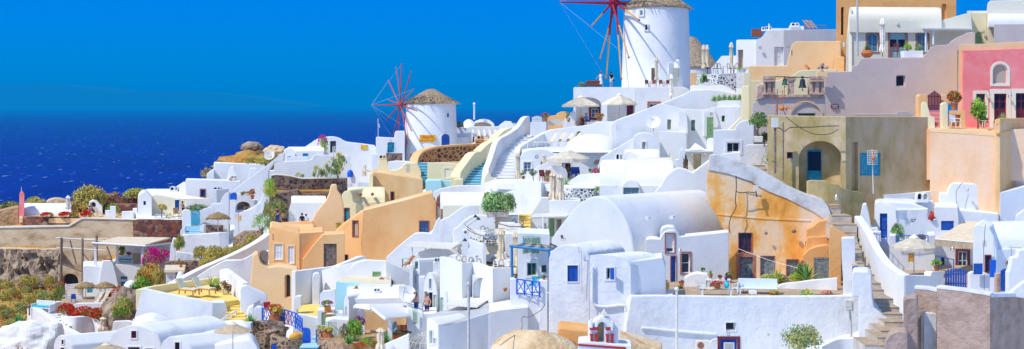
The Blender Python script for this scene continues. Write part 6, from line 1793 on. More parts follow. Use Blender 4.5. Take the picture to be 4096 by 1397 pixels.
prism('wall',[(920,680),(922,550),(1010,546),(1016,538),(1040,540),(1220,540),(1225,680)],Pl(1100,180,0),4,'white',(win(1040,610,1050,662,'blue',1,1,None,.2,glass='glassdark'),win(1160,612,1214,640,'blue',1,1,None,.2,glass='glassdark')),bev=.05)
for i in range(5):
    bm = bmesh.new(); tube(bm,P(1041 + i * 39,566,179.8),P(1053 + i * 39,608,178),.13,None,6); obj('beam',bm,'whitepaint')
prism('parapet',[(922,740),(924,618),(1010,612),(1012,740)],Pl(960,177),2,'white',bev=.06)
prism('low_wall',[(924,660),(926,588),(1030,582),(1030,660)],Pl(960,178.5),1,'white',bev=.05)
pole('thin pale mast above the far ridge vault',1050,380,490,181,.12,'whitepaint')
shrub('dark low bush on the ridge beside the smaller windmill',950,548,50,36,180,('leaf_dark','leaf_olive'),n=400,size=.3)
K('C1')
T('gable_cottage','white pointed cottage at the top of the white stairs','house',P(140,110,165))
prism('wall',[(76,170),(78,95),(122,62),(165,64),(190,96),(192,170)],Pl(130,165),3,'white',bev=.05)
prism('wall',[(165,170),(166,78),(198,76),(200,170)],Pl(180,166),1,'stucco',bev=.03)
K('E4')
T('white_stairs','wide white staircase curving up between white parapets','steps',P(770,735,131))
W_ = [(640,915,735),(632,915,698),(640,915,660),(652,915,625),(664,915,588),(678,912,548),(692,912,513),(715,912,478),(735,935,438),(755,962,402),(790,990,364),(825,1015,325),(880,1045,290),(940,1105,258),(1040,1145,235)]
stairs([(a,b_,y,130.5 + i * 1.02) for i,(a,b_,y) in enumerate(W_)],('white','white'),2,1)
wall('parapet',[(570,800,129.4),(592,690,129.8),(606,620,130.5),(640,530,132),(680,410,134.5),(706,330,136.6),(750,275,138.5),(850,220,141),(950,150,143.6),(1000,80,145),(1040,25,146),(1085,14,147)],.6,'white',3.2,smooth=3,bev=.15)
prism('end_wall',[(535,850),(548,735),(575,690),(600,650),(640,735),(694,748),(700,850)],Pl(600,129,0),1,'cream_pale',bev=.12)
prism('block',[(1085,300),(1086,92),(1112,82),(1180,84),(1182,300)],Pl(1130,147.5),2,'white',bev=.08)
T('blue_stairs','turquoise staircase between rounded cream walls','steps',P(400,805,136))
B_ = [(250,545,805),(280,550,775),(302,556,743),(325,560,713),(348,566,682),(372,575,652),(395,582,620),(418,590,593),(440,597,563),(462,605,535),(552,625,508),(578,640,480),(583,655,447),(620,670,417),(650,690,388)]
stairs([(a,b_,y,136 + i * .95) for i,(a,b_,y) in enumerate(B_)],('bluestep','bluepale'),2,1)
wall('parapet',[(268,740,135.5),(270,680,135.8),(300,632,136.8),(370,535,139.6),(438,448,142),(505,430,143),(520,415,143.5),(600,340,146),(688,292,148),(706,262,149),(780,190,151.4),(850,158,153),(945,152,154)],.9,'cream',2.6,smooth=3,bev=.25)
prism('pier',[(196,850),(198,760),(230,752),(300,752),(302,850)],Pl(250,134.6),1,'cream',bev=.1)
T('cream_wall','pale cream wall with a white hatch below the orange stone wall','wall',P(160,760,139))
prism('wall',[(-120,800),(-118,560),(0,562),(330,577),(335,800)],Pl(160,139,0),1,'cream',(win(76,622,162,742,'cream_pale',1,1,'cream_pale',.06,glass='cream_pale',tw=.1),),bev=.06)
lamp('round lamp on the cream wall by the white hatch',216,702,138.6,1.2); lamp('round lamp on the cream stair parapet',397,572,139.5,1.0); lamp('round lamp on the upper cream stair parapet',790,230,150,1.0)
T('orange_stone_wall','curving orange wall set with dark stones below the smaller windmill','wall',P(200,570,152))
wall('wall',[(-235,560,145.4),(-225,500,146),(-180,435,147.6),(-90,395,149),(0,375,150),(150,358,151),(300,347,152),(440,342,153),(520,315,154),(640,285,156)],.8,'stone_orange',4.2,smooth=3,bev=.1,cap=('peach',.22))
prism('pier',[(442,400),(444,290),(545,288),(548,400)],Pl(495,152.6),1.2,'stone_orange',bev=.05)
vent(503,292,84,52,152.6,'peach')
prism('ledge',[(-60,600),(-40,560),(345,546),(330,580)],Pl(150,148),1,'rosestucco',bev=.05)
K('B2')
T('cream_stair_house','cream building with a small blue stair, lattice panel and twin arched chimney','house',P(600,150,141))
prism('wall',[(496,160),(498,64),(560,60),(600,40),(622,8),(640,2),(718,3),(738,40),(752,75),(742,130),(742,160)],Pl(620,141,0),1.4,'cream',(win(630,14,675,88,'cream_pale',6,8,None,.1,glass='charcoal'),),bev=.1)
stairs([(745,858,112,141),(752,842,90,141.8),(746,830,68,142.6),(740,816,46,143.4),(730,802,25,144.2),(722,796,5,145)],('bluestep','bluepale'),1.6,.9)
prism('chimney_tower',[(408,110),(412,20),(424,-22),(440,-28),(480,-28),(492,10),(500,110)],Pl(450,142),1.5,'cream',bev=.1)
vent(450,-24,58,36,142,'cream')
prism('pool_wall',[(780,260),(786,152),(800,142),(908,140),(912,200),(880,232),(784,260)],Pl(820,133,0),3,'aquawall',bev=.1)
prism('pool_wall',[(905,240),(908,138),(1012,142),(1014,220)],Pl(960,136,0),1,'aquawall',bev=.08)
prism('wall',[(845,300),(846,232),(900,206),(1000,186),(1100,180),(1380,176),(1380,300)],Pl(1000,131,0),.8,'white',bev=.08)
T('tan_house','sandy brown block with one dark red slit window behind the cream vault','house',P(560,320,139))
prism('wall',[(346,360),(350,95),(362,80),(380,76),(430,84),(600,108),(740,126),(764,134),(768,360)],Pl(560,139,-3),6,'sand',(win(514,230,538,306,'frame_red',1,2,'redstone',.2,tw=.05),),bev=.12)
prism('pier',[(340,300),(345,90),(376,78),(378,300)],Pl(360,138),1,'cream',bev=.1)
T('cream_vault_house','cream barrel vaulted house with two brown spouts and a blue shuttered slit','house',P(300,560,132))
vaultx('vault',178,468,314,206,Pl(320,133,3),'cream',6,.2,.4)
prism('wall',[(232,600),(234,318),(466,306),(468,600)],Pl(320,132.6,3),2,'cream',bev=.05)
prism('end_wall',[(122,620),(124,320),(128,250),(150,226),(185,214),(208,240),(222,310),(244,330),(246,620)],Pl(180,131.6,-12),4,'cream',(win(152,358,188,466,'frame_red',1,1,'redstone',.15,glass='teal',tw=.06),),ext=18,bev=.15)
for x,y in ((280,250),(371,248)):
    bm = bmesh.new(); tube(bm,P(x,y,133),P(x - 2,y + 3,131.6),.16,.13,7); obj('spout',bm,'terradark')
T('peach_house','large peach orange house with a sloping parapet, slit windows and a blue pane','house',P(500,800,122))
prism('wall',[(284,800),(290,600),(294,378),(560,312),(840,238),(852,290),(868,302),(868,440),(838,530),(700,610),(600,680),(500,760)],Pl(560,122,3),4,'peach',(win(740,460,808,544,'blue',2,2,'redstone',.15,glass='glassblue',tw=.08),),bev=.12)
prism('wall',[(60,860),(112,570),(72,556),(100,524),(140,485),(220,430),(294,377),(296,470),(284,640),(292,752),(240,800),(140,860)],Pl(294,122,-38),1.4,'peach',(win(216,456,260,580,'frame_red',1,1,'redstone',.22,glass='curtain',tw=.05),win(142,722,180,790,'frame_red',1,1,'redstone',.2,glass='glassdark',tw=.05)),bev=.12)
wall('parapet',[(70,550,126.6),(140,480,124.8),(292,374,122),(560,306,122.4),(842,234,123.4)],.5,'cream_pale',.4,.1)
prism('chapel_front',[(866,450),(868,310),(878,268),(893,250),(908,268),(924,320),(926,450)],Pl(895,121.6,0),.8,'stone_red',(win(876,342,908,436,'offwhite',3,2,None,.15,glass='curtain'),),bev=.04)
prism('tower_wall',[(-110,600),(-100,450),(-70,390),(-30,340),(5,300),(30,250),(40,200),(46,178),(60,172),(92,174),(98,222),(125,250),(145,330),(150,420),(140,490),(80,560),(60,600)],Pl(20,128,-4),1.0,'peach_pale',bev=.2)
shrub('dry straw coloured bush on the curved peach wall',108,515,66,46,125.5,('leaf_yellow','leaf_dry'),n=500,size=.24)
K('A4')
T('peach_cube_house','peach cube house with two white shuttered windows and a grey brown door','house',P(860,310,116))
prism('wall',[(750,320),(753,150),(758,22),(780,14),(880,36),(970,58),(970,320)],Pl(970,116,-14),6,'peach',(win(792,136,852,244,'whitepaint',3,2,'peach_pale',.1,glass='whitepaint'),win(890,152,931,272,'whitepaint',2,1,'peach_pale',.1,glass='whitepaint')),bev=.08)
prism('wall',[(966,330),(968,60),(1125,50),(1136,52),(1136,330)],Pl(970,116.05,26),5,'peach',bev=.05)
prism('stair_wall',[(986,345),(992,244),(1060,155),(1128,76),(1136,70),(1290,62),(1290,345)],Pl(986,115.8,3),3,'peach',(door(1140,133,1232,304,'weathered',2,3,None,.2),),bev=.07)
prism('lower_wall',[(615,470),(622,400),(638,232),(648,206),(676,206),(692,262),(712,284),(750,302),(830,292),(955,314),(962,330),(950,560),(938,720),(890,680),(750,600),(650,480)],Pl(800,111,-8),2.5,'peach_pale',(win(863,350,904,516,'peach_pale',1,1,None,.35,True,glass='charcoal'),),bev=.14)
gate('greyish picket gate set in the peach wall',688,748,178,290,112.5,'weathered',7,'arch',gap=.85)
K('A3')
block('roof_deck',[(770,116.5),(1060,117.5),(1060,128),(800,126)],848,117,.5,'peach')
T('roof_parapet','peach roof parapet behind the peach cube house','wall',P(900,850,126))
prism('wall',[(782,870),(786,784),(840,776),(1056,766),(1060,870)],Pl(900,126),.6,'peach',bev=.06)
K('A4')
T('white_yard_wall','long white garden wall with a small buttress beside the peach house','wall',P(1080,560,112))
wall('wall',[(940,328,110.4),(1040,316,111.5),(1150,302,112.6),(1240,290,113.5),(1400,225,116),(1440,222,117)],.5,'white',6.5,smooth=2)
prism('buttress',[(1062,540),(1060,372),(1068,348),(1085,340),(1105,342),(1118,360),(1112,430),(1108,540)],Pl(1085,110.8,8),.8,'white',bev=.12)
prism('pillar',[(918,720),(926,600),(930,520),(940,506),(962,504),(980,508),(980,580),(950,600),(940,720)],Pl(950,106),.8,'white',bev=.06)
prism('wall',[(938,780),(938,640),(960,632),(1010,640),(1140,668),(1142,780)],Pl(1040,103,0),.6,'white',bev=.1)
block('floor',[(960,104),(1140,104),(1140,112),(960,111)],630,106,.5,'yellow')
stairs([(1030,1075,628,107),(1030,1075,608,108),(1028,1075,598,109)],('yellow','yellow'),1.5,.5)
K('B2')
T('bush_terrace','white terrace block carrying two olive bushes in troughs beside the yellow steps','terrace',P(1300,440,114))
vaultx('vault',900,1300,336,246,Pl(1100,119),'white',5)
prism('wall',[(918,470),(920,336),(1130,334),(1262,336),(1264,470)],Pl(1100,118.6),1.2,'cream_pale',bev=.04)
prism('slope_wall',[(886,700),(892,520),(900,452),(960,430),(1030,380),(1080,345),(1110,338),(1196,336),(1200,420),(1120,470),(1040,530),(995,600),(990,700)],Pl(1000,113.5),.7,'white',bev=.1)
prism('slope_wall',[(470,860),(482,738),(560,668),(640,600),(700,556),(740,550),(830,555),(850,520),(880,440),(900,436),(905,640),(860,860)],Pl(700,117),.8,'white',bev=.1)
prism('cafe_vault',[(996,660),(1000,528),(1040,500),(1090,450),(1140,420),(1190,410),(1290,420),(1330,424),(1335,660)],Pl(1150,111),.8,'white',bev=.12)
K('C1')
prism('front_wall',[(-30,830),(-30,760),(0,738),(60,732),(218,728),(220,830)],Pl(100,112),3,'white',bev=.08)
stairs([(222,304,845 - i * 24,108 + i * 1.0) for i in range(6)],('yellow','yellow'),1.5,.8)
prism('wall',[(296,900),(298,736),(380,600),(440,600),(440,900)],Pl(370,112.5),1,'white',bev=.06)
for x,w_,lab in ((40,96,'nearer the stairs of the patio'),(108,96,'next to the yellow steps')):
    T('planter','square white planter of an olive bush, ' + lab,'planter',P(x,735,111.4))
    prism('trough',[(x - 44,735),(x - 42,700),(x + 42,702),(x + 44,735)],Pl(x,111,6),.9,'stucco',bev=.03)
shrub('large olive bush in the planter, the one nearer the patio stairs',36,712,150,156,111.5,('leaf_olive','leaf_agave'),n=2200,size=.12)
shrub('large olive bush in the planter next to the yellow steps',112,708,170,146,111.8,('leaf_olive','leaf_agave'),n=2200,size=.12)
T('kiosk','small white cafe building with a flat canopy and a green door','kiosk',P(460,860,106))
prism('wall',[(434,760),(436,625),(470,618),(655,620),(640,680),(560,715),(560,760)],Pl(500,107),3,'white',bev=.06)
prism('wall',[(424,960),(426,740),(560,735),(566,960)],Pl(490,106.4),2,'cream_pale',(door(436,746,470,870,'green',1,2,None,.1),pocket(486,752,520,850,.5,False,'stucco')),bev=.03)
block('canopy',[(300,104.5),(556,105.5),(590,109),(330,108)],738,104.5,.12,'offwhite',.03)
bm = bmesh.new(); tube(bm,P(393,880,104.8),P(393,742,104.8),.09,None,8); obj('post',bm,'whitepaint')
inst('potted','aloe in a clay pot by the canopy post of the white kiosk',P(398,848,105.5),0,1.0,'potted plants',form='spiky',mats=('leaf_agave','leaf_olive'),fh=.6)
K('E1')
T('cafe_deck','white stepped cafe decks with parapets above the great blue window house','terrace',P(400,700,98))
fz = lambda x,Y_,z: Vector(((sx(x) - HX) / F * Y_,Y_,z))
block('floor',[(210,102),(700,99.5),(760,106),(420,110)],470,101,1.5,'creamfloor')
block('floor',[(600,106),(1180,105),(1260,109),(640,110)],292,106,1.5,'creamfloor')
block('floor',[(-40,99.5),(330,96.4),(700,96.4),(980,95.8),(1000,101),(-20,102)],852,96.5,2,'creamfloor')
prism('tower_wall',[(112,640),(116,280),(122,252),(140,240),(180,238),(204,250),(212,280),(214,640)],Pl(160,98.6),1.0,'white',(pocket(146,252,188,298,.3,.9,'cream_pale'),),bev=.03)
prism('parapet_wall',[(206,620),(208,392),(440,468),(442,640)],Pl(440,97.4,-20),.5,'white',(pocket(330,648,372,700,.1),),bev=.05)
prism('parapet_wall',[(436,760),(438,468),(496,466),(498,530),(498,760)],Pl(470,97.4,10),2,'white',bev=.05)
prism('parapet_wall',[(798,720),(800,302),(1010,298),(1180,320),(1182,720)],Pl(900,102),3,'white',bev=.05)
prism('parapet_wall',[(490,640),(496,590),(690,580),(700,640)],Pl(600,98.6),.5,'cream_pale',bev=.04)
prism('block',[(470,760),(474,650),(560,640),(700,650),(720,600),(820,600),(830,760)],Pl(640,99),.6,'white',bev=.04)
K('B3')
wall('parapet',[(903,150,98.5),(990,174,96.5),(1078,202,95),(1160,197,96.2)],.35,'white',8)
wall('parapet',[(1158,197,96.2),(1240,220,95),(1320,243,93.6),(1470,236,95.6)],.35,'white',8)
prism('arch_wall',[(1158,640),(1160,300),(1318,340),(1330,640)],Pl(1240,95),.5,'white',(pocket(1150 + 16,318,1298,640,.45,.9,'white'),),bev=.03)
block('awning',[(940,92),(1200,91),(1305,95.5),(1060,97)],528,92,.08,'offwhite',.02)
for i,(x,y,Y_,r_,lab) in enumerate(((1215 - 0,0,0,0,''),)[:0]): pass
K('E1')
cc = 'wrought iron cafe chairs'
LO,UP,TOP = -11.62,-10.02,-9.78
for x,Y_,z,r_,lab in ((615,98.8,UP,30,'iron chair with a white cushion standing clear on the cafe deck'),(500,99.4,UP,200,'iron chair at the near end of the long cafe table row'),(600,101.5,UP,10,'iron chair behind the cafe row, closest to the near end'),(515,103,UP,5,'iron chair in the middle of the line behind the cafe row'),(440,104.5,UP,0,'iron chair farthest along the line behind the cafe row'),(960,107.6,TOP,20,'curly iron chair behind the draped upper tables'),(1040,106.6,TOP,-60,'iron chair at the open end of the draped upper tables'),(1085,105.6,TOP,100,'iron chair in front of the yellow steps'),
                        (520,98.4,LO,70,'iron chair draped in white, standing by the lower deck wall'),(600,98,LO,200,'iron chair with its back to the nearer beige parasol'),(655,97.2,LO,120,'iron chair under the nearer beige cafe parasol'),(830,97.8,LO,-20,'iron chair with a white cover between the two beige parasols'),(880,97.2,LO,20,'iron chair with a white cover behind the blue pergola post'),(740,96.4,LO,180,'iron chair tucked under the nearest cafe parapet'),(150,98.4,LO,180,'iron chair at the lower cloth table, farthest from the camera'),(260,97.8,LO,175,'iron chair in the middle of the lower cloth table'),(380,97,LO,180,'iron chair at the corner of the lower cafe parapet'),(60,99.4,LO,180,'iron chair beside the desk lamp of the lower deck')):
    cov = 'cush' in lab or 'cover' in lab or 'draped in' in lab
    inst('bistro',lab,fz(x,Y_,z),r_,1.0,cc,cloth='whitecloth') if cov else inst('bistro',lab,fz(x,Y_,z),r_,1.0,cc)
for x,Y_,z,lab in ((370,102.6,UP,'draped table at the far end of the long cafe row'),(430,101,UP,'draped table in the middle of the long cafe row'),(530,99.8,UP,'draped table at the near end of the long cafe row'),(830,106.8,TOP,'draped upper cafe table beside the curved white wall'),(950,105.8,TOP,'draped upper cafe table nearest the yellow steps'),(60,100.4,LO,'blue shaded cloth table by the desk lamp'),(230,98.9,LO,'cloth table behind the lower cafe parapet'),(330,98.2,LO,'cloth table at the corner of the lower parapet'),(760,97.4,LO,'long cloth table under the two beige parasols'),(640,99.6,LO,'cloth table against the lower deck wall')):
    inst('table',lab,fz(x,Y_,z),-12,(1.5,1.1,1),'cloth covered cafe tables',name='cafe_table')
closed('closed beige cafe parasol, the nearer of the two on the decks',738,222,800,97.5,'canvas',.42,foot=.1)
closed('closed beige cafe parasol half hidden by the blue pergola',962,262,830,97,'canvas',.38,foot=.1)
T('counter_rail','long brown wooden rail on thin posts before the upper draped tables','railing',P(630,290,105))
bm = bmesh.new(); path(bm,[P(628,120,106),P(880,188,103.5),P(1165,186,104.5)],.04,6); obj('rail',bm,'wood')
bm = bmesh.new(); tube(bm,P(640,290,106),P(640,122,106),.02); tube(bm,P(1120,300,104.3),P(1120,186,104.3),.02); tube(bm,P(885,290,103.5),P(885,188,103.5),.02); obj('post',bm,'offwhite')
T('serving_shelf','dark wooden shelf rail with black lamps along the cafe table row','railing',P(330,420,98))
bm = bmesh.new(); path(bm,[P(190,222,99),P(260,272,98.4),P(350,310,97.8),P(462,338,97.2)],.03,6); obj('rail',bm,'wood')
bm = bmesh.new(); path(bm,[P(455,340,97.3),P(452,440,97.3),P(500,470,97.6)],.03,5); obj('post',bm,'darkmetal')
for x,y,Y_,lab in ((300,260,99,'black bent desk lamp on the cafe shelf rail, the tallest'),(345,300,98.4,'black bent desk lamp on the cafe shelf rail, the lower one'),(130,640,97.8,'black desk lamp over the lower cloth table')):
    T('desk_lamp',lab,'lamp',P(x,y,Y_))
    b0 = P(x,y,Y_)
    bm = bmesh.new(); path(bm,[b0,b0 + Vector((-.7,0,.5)),b0 + Vector((.1,-.1,1.1))],.012,5); obj('arm',bm,'darkmetal')
    bm = bmesh.new(); lathe(bm,b0 + Vector((.12,-.1,1.0)),[(.17,0),(.1,.12),(.03,.2)],10); obj('lamp_shade',bm,'darkmetal')
K('C2')
T('pale_flat_house','white house with green balcony railing and pale windows behind the blue pergola','house',P(300,340,93))
prism('wall',[(212,420),(214,60),(232,58),(440,66),(442,420)],Pl(300,93,3),4,'white',(pocket(248,92,376,204,1.0,False,'cream_pale'),win(280,268,348,360,'green',2,1,'white',.25,tw=.14),win(380,282,420,340,'greenpale',1,1,'white',.2,tw=.1)),bev=.05)
railing('pale green crossed balcony railing in the white house opening',[(250,200,92.6),(312,203,92.6),(374,206,92.7)],.5,'greenpale',3,'x')
railing('upper pale green crossed railing above the blue pergola',[(250,132,92.6),(312,134,92.6),(374,137,92.7)],.5,'greenpale',3,'x')
K('C2')
inst('table','pale green round table on the balcony above the blue pergola',P(330,118,97),0,1.2,top='greenpale',cloth=False,round_=True,leg='greenpale',name='garden_table')
inst('chair','pale green garden chair beside the round green table',P(375,110,97.4),60,1.0,col='greenpale',name='garden_chair')
T('blue_pergola','blue timber pergola with woven reed strips over the balcony','pergola',P(176,385,88))
q = [P(160,150,91),P(434,180,90),P(492,158,93.4),P(400,118,95)]
bm = bmesh.new()
for a,c in ((0,1),(1,2),(2,3),(3,0)): tube(bm,q[a],q[c],.09,None,4)
for i in range(1,7): tube(bm,q[0].lerp(q[1],i / 7),q[3].lerp(q[2],i / 7),.06,None,4)
obj('frame',bm,'pergolablue')
bm = bmesh.new(); tube(bm,P(176,386,91),P(172,152,91),.09,None,8); obj('post',bm,'pergolablue')
bm = bmesh.new(); tube(bm,P(436,250,90),P(436,182,90),.08,None,8); obj('post',bm,'pergolablue')
bm = bmesh.new()
for i in range(7):
    for j in range(4):
        if (i + j) % 2 == 0:
            a,b_ = q[0].lerp(q[1],i / 7),q[0].lerp(q[1],(i + 1) / 7); c,d = q[3].lerp(q[2],i / 7),q[3].lerp(q[2],(i + 1) / 7)
            up = Vector((0,0,.09))
            bm.faces.new([bm.verts.new(v + up) for v in (a.lerp(c,j / 4),b_.lerp(d,j / 4),b_.lerp(d,(j + 1) / 4),a.lerp(c,(j + 1) / 4))])
bmesh.ops.solidify(bm,geom=bm.faces[:],thickness=.03)
obj('reed_mat',bm,'canvas')
T('balcony','white balcony block holding the bright blue crossed railing','balcony',P(290,540,87))
prism('pillar',[(160,570),(161,388),(172,382),(206,384),(208,490),(206,570)],Pl(190,90),1,'white',bev=.05)
prism('pillar',[(366,580),(368,398),(380,393),(424,395),(426,580)],Pl(390,89.8),1,'white',bev=.05)
prism('wall',[(200,580),(202,490),(370,514),(372,580)],Pl(290,90),1,'white',bev=.03)
block('floor',[(170,90.2),(425,90),(440,93),(200,93.4)],500,90.2,.4,'white')
prism('end_wall',sp([(238,380),(300,352),(360,336),(430,338)],3) + [(432,400),(238,400)],Pl(330,93.4),.4,'white',bev=.05)
railing('bright blue crossed balcony railing beside the blue window house',[(208,492,89.9),(262,499,89.8),(316,507,89.7),(368,514,89.6)],1.0,'bluebright',1,'x',r=.035)
K('C2')
inst('table','turquoise table on the blue railed balcony',P(355,452,92),0,1.05,top='turquoise',cloth=False,leg='turquoise',name='garden_table')
inst('chair','turquoise chair at the table of the blue railed balcony',P(310,470,91.4),-60,1.0,col='turquoise',arms=False,name='garden_chair')
inst('potted','little dark pot on the balcony pillar under the pergola post',P(198,383,90.4),0,.4,'potted plants',pot='charcoal',mats=('leaf_brown','leaf_rust'))
inst('potted','little clay pot on the balcony pillar touching the blue window house',P(398,394,90.2),0,.45,'potted plants',pot='terracotta',mats=('leaf_brown','leaf_olive'))
shrub('grey cloth bundle of dry herbs on the white roof ledge',130,470,30,20,89,('leaf_brown','leaf_rust'),n=150,size=.5)
K('B3')
T('front_block','large plain white block with a curved roof and a pale door at the front','house',P(900,880,90))
prism('wall',[(795,960),(798,642),(812,636),(850,655),(892,692),(894,960)],Pl(892,86.4,-32),3,'white',(win(822,732,848,836,'white',1,1,'white',.2,glass='greenpale',tw=.08),win(856,792,872,836,'white',1,1,'white',.2,glass='stucco',tw=.06)),ext=40,bev=.1)
prism('wall',[(890,960),(892,692),(960,690),(1040,668),(1285,592),(1300,588),(1310,960)],Pl(892,86.4,33),6,'white',ext=12,bev=.12)
prism('wall',[(1285,960),(1288,590),(1380,572),(1600,548),(1604,960)],Pl(1288,88.4,20),4,'white',bev=.08)
bm = bmesh.new()
f_ = [P(797,640,87.6),P(892,690,86.3),P(1040,666,87.2),P(1285,588,88.6),P(1480,556,89.6)]; k_ = [P(900,590,93),P(1000,552,94.5),P(1120,525,95.6),P(1250,505,96.4),P(1480,470,97)]
rows = [[bm.verts.new(a.lerp(c,t) + Vector((0,0,.12 * math.sin(math.pi * t)))) for t in (0,.25,.5,.75,1)] for a,c in zip(f_,k_)]
for a,c in zip(rows,rows[1:]):
    for i in range(4): bm.faces.new((a[i],c[i],c[i + 1],a[i + 1]))
bmesh.ops.solidify(bm,geom=bm.faces[:],thickness=.3)
obj('roof',bm,'white',ang=50)
pole('tall grey steel pole standing before the front white block',1130,368,960,86,.1)
T('balcony_house','white balcony house with a green railing panel and a low round arch','house',P(700,880,97))
prism('wall',[(643,960),(645,570),(652,556),(690,574),(730,580),(770,600),(772,960)],Pl(700,96,-8),4,'white',(pocket(692,590,724,682,.4,False,'cream_pale'),pocket(668,806,738,950,.3,True,'white')),bev=.07)
prism('wall',[(758,960),(760,600),(880,597),(882,960)],Pl(800,96.6,14),3,'white',bev=.05)
railing('pale green crossed railing in the white balcony opening',[(692,668,95.6),(724,680,95.6)],1.0,'greenpale',2,'x')
K('B3')
T('lattice_screen','white lattice dome screen below the balcony house','screen',P(812,880,92))
bm = bmesh.new(); lathe(bm,P(820,905,92),[(1.75,-.4),(1.7,.3),(1.4,.85),(.8,1.25),(.05,1.4)],26); bmesh.ops.wireframe(bm,faces=bm.faces[:],thickness=.06,use_replace=True); obj('lattice',bm,'offwhite')
T('arched_house','white barrel vaulted house with a glazed arched front behind the man','house',P(850,600,101))
prism('wall',[(772,720),(774,420),(780,340),(795,295),(812,275),(830,280),(850,310),(872,370),(884,440),(888,720)],Pl(850,100,-28),7,'white',(door(817,432,848,600,'glassdark',1,2,'white',.15,tw=.05),win(853,450,874,584,'white',1,1,'white',.12,glass='greenpale',tw=.05),win(784,424,806,520,'white',1,1,'white',.12,glass='glassblue',tw=.05),win(819,324,836,404,'white',1,1,'white',.12,glass='glassblue',tw=.05)),ext=50,bev=.1)
T('green_arch_house','white vaulted house with a small green arched door in its rounded front','house',P(930,600,97))
prism('wall',[(900,720),(902,470),(908,440),(922,418),(940,416),(955,450),(962,520),(964,720)],Pl(940,97,-24),6,'white',(door(906,470,932,592,'greenpale',1,2,None,.15,True),),ext=58,bev=.08)
T('long_vault','long white vault with a green glazed arch above the round dish','house',P(720,380,106))
prism('wall',[(690,640),(692,280),(698,215),(710,180),(722,166),(736,178),(744,210),(748,640)],Pl(735,105,-30),11,'white',(win(705,186,732,250,'green',1,1,None,.2,True,glass='glassblue'),win(711,290,722,372,'white',1,1,'white',.1,glass='glassblue',tw=.04)),ext=62,bev=.1)
prism('upper_wall',sp([(690,200),(700,150),(740,120),(800,100),(900,70),(1040,55),(1070,60)],3) + [(1075,240),(690,240)],Pl(880,112),.5,'white',bev=.08)
block('slat_roof',[(628,109),(1000,107),(1072,111),(700,113)],66,109,.1,'offwhite',.02)
bm = bmesh.new(); tube(bm,P(686,200,109),P(686,70,109),.06); tube(bm,P(792,120,110),P(792,62,110),.06); obj('post',bm,'whitepaint')
prism('chimney',[(850,280),(852,200),(912,198),(916,280)],Pl(880,100.5),1,'white',bev=.04)
vent(882,200,40,42,100.5)
prism('pier',[(736,460),(738,312),(785,310),(788,460)],Pl(760,102),.8,'white',bev=.04)
inst('table','thin legged side table with a glass by the long vault',P(640,232,107),0,.9,top='greenpale',cloth=False,name='side_table')
inst('deck','small wooden folding chair behind the white pillar by the long vault',P(662,232,106),-60,.85,cloth='orangewood',frame='wood')
T('hatch_house','white yard with a curved wing wall, green hatch and slit windows','house',P(400,350,107))
prism('wall',sp([(197,370),(199,270),(212,232),(245,204),(300,187),(340,184)],3) + [(478,190),(482,370)],Pl(340,108),1,'white',(win(373,269,438,340,'green',1,1,None,.06,glass='green'),),bev=.08)
prism('wall',[(476,480),(480,190),(600,240),(666,278),(668,520),(600,500)],Pl(480,107.6,14),3,'white',(win(523,336,536,428,'frame_red',1,1,'white',.15,tw=.03),win(611,375,626,403,'frame_red',1,1,'white',.15,tw=.03)),bev=.07)
prism('pillar',[(664,560),(666,225),(672,218),(690,220),(694,560)],Pl(680,104.6),1,'white',bev=.05)
wall('back_wall',[(-160,300,114),(0,252,112),(160,208,111),(310,172,110)],.6,'white',5)
prism('aqua_wall',[(84,640),(85,362),(94,346),(110,352),(272,362),(274,640)],Pl(180,103.6),.5,'aquawall',bev=.05)
prism('wall',[(270,640),(272,362),(295,370),(516,372),(518,640)],Pl(400,103.4),.45,'white',bev=.05)
block('deck',[(100,104.2),(520,103.9),(520,108),(140,108)],363,103.8,.4,'creamfloor')
inst('ac','cream air conditioner box beside the green hatch',P(460,362,106.4),0,.95)
shrub('yellow orange agave on the edge of the aqua wall',240,450,70,48,102.6,('leaf_yellow','fl_orange'),n=200,size=.5)
T('niche_house','white niche wall with a shelf beside the aqua wall','wall',P(20,560,102))
prism('wall',[(-44,700),(-42,450),(-20,425),(40,418),(70,405),(84,404),(86,700)],Pl(20,103.6),.6,'white',bev=.06)
prism('shelf',[(-60,700),(-58,572),(80,568),(84,700)],Pl(20,102),1.2,'white',(door(-28,590,66,690,'green',3,1,None,.1),),bev=.05)
prism('column',[(80,700),(82,590),(140,588),(150,600),(148,700)],Pl(110,101.4),1,'white',bev=.1)
inst('potted','clay bowl overflowing with purple and magenta petunias on the shelf',P(16,568,101.4),0,.85,'potted plants',fl=('fl_purple','fl_magenta'),r=.3,h=.34,fh=.42)
T('dish_house','white barrel roofed house with a slatted pergola and peach wall','house',P(400,640,99))
vaultx('vault',170,640,484,432,Pl(400,100.5,3),'white',6,.2,.3)
prism('wall',[(188,640),(190,484),(640,474),(642,640)],Pl(400,100.2,3),1,'white',bev=.04)
prism('wall',[(290,860),(292,580),(640,576),(642,860)],Pl(400,99.9,3),.6,'sand',bev=.03)
prism('end_wall',[(146,860),(148,500),(154,470),(166,458),(180,470),(190,500),(192,860)],Pl(170,99.6,-20),3,'white',(win(159,540,171,615,'white',1,1,None,.1,True,glass='stucco'),),ext=30,bev=.06)
prism('wall',[(0,860),(4,660),(60,640),(100,644),(190,650),(194,860)],Pl(120,97.4),1.6,'white',bev=.05)
prism('roof_block',[(368,480),(370,446),(468,448),(470,480)],Pl(420,101),1.4,'white',bev=.03)
prism('roof_block',[(376,450),(378,425),(440,426),(444,450)],Pl(410,101.4),1,'white',bev=.03)
vent(408,430,50,30,101.2)
T('slat_pergola','white slatted pergola roof on square posts over the little garden','pergola',P(510,830,95))
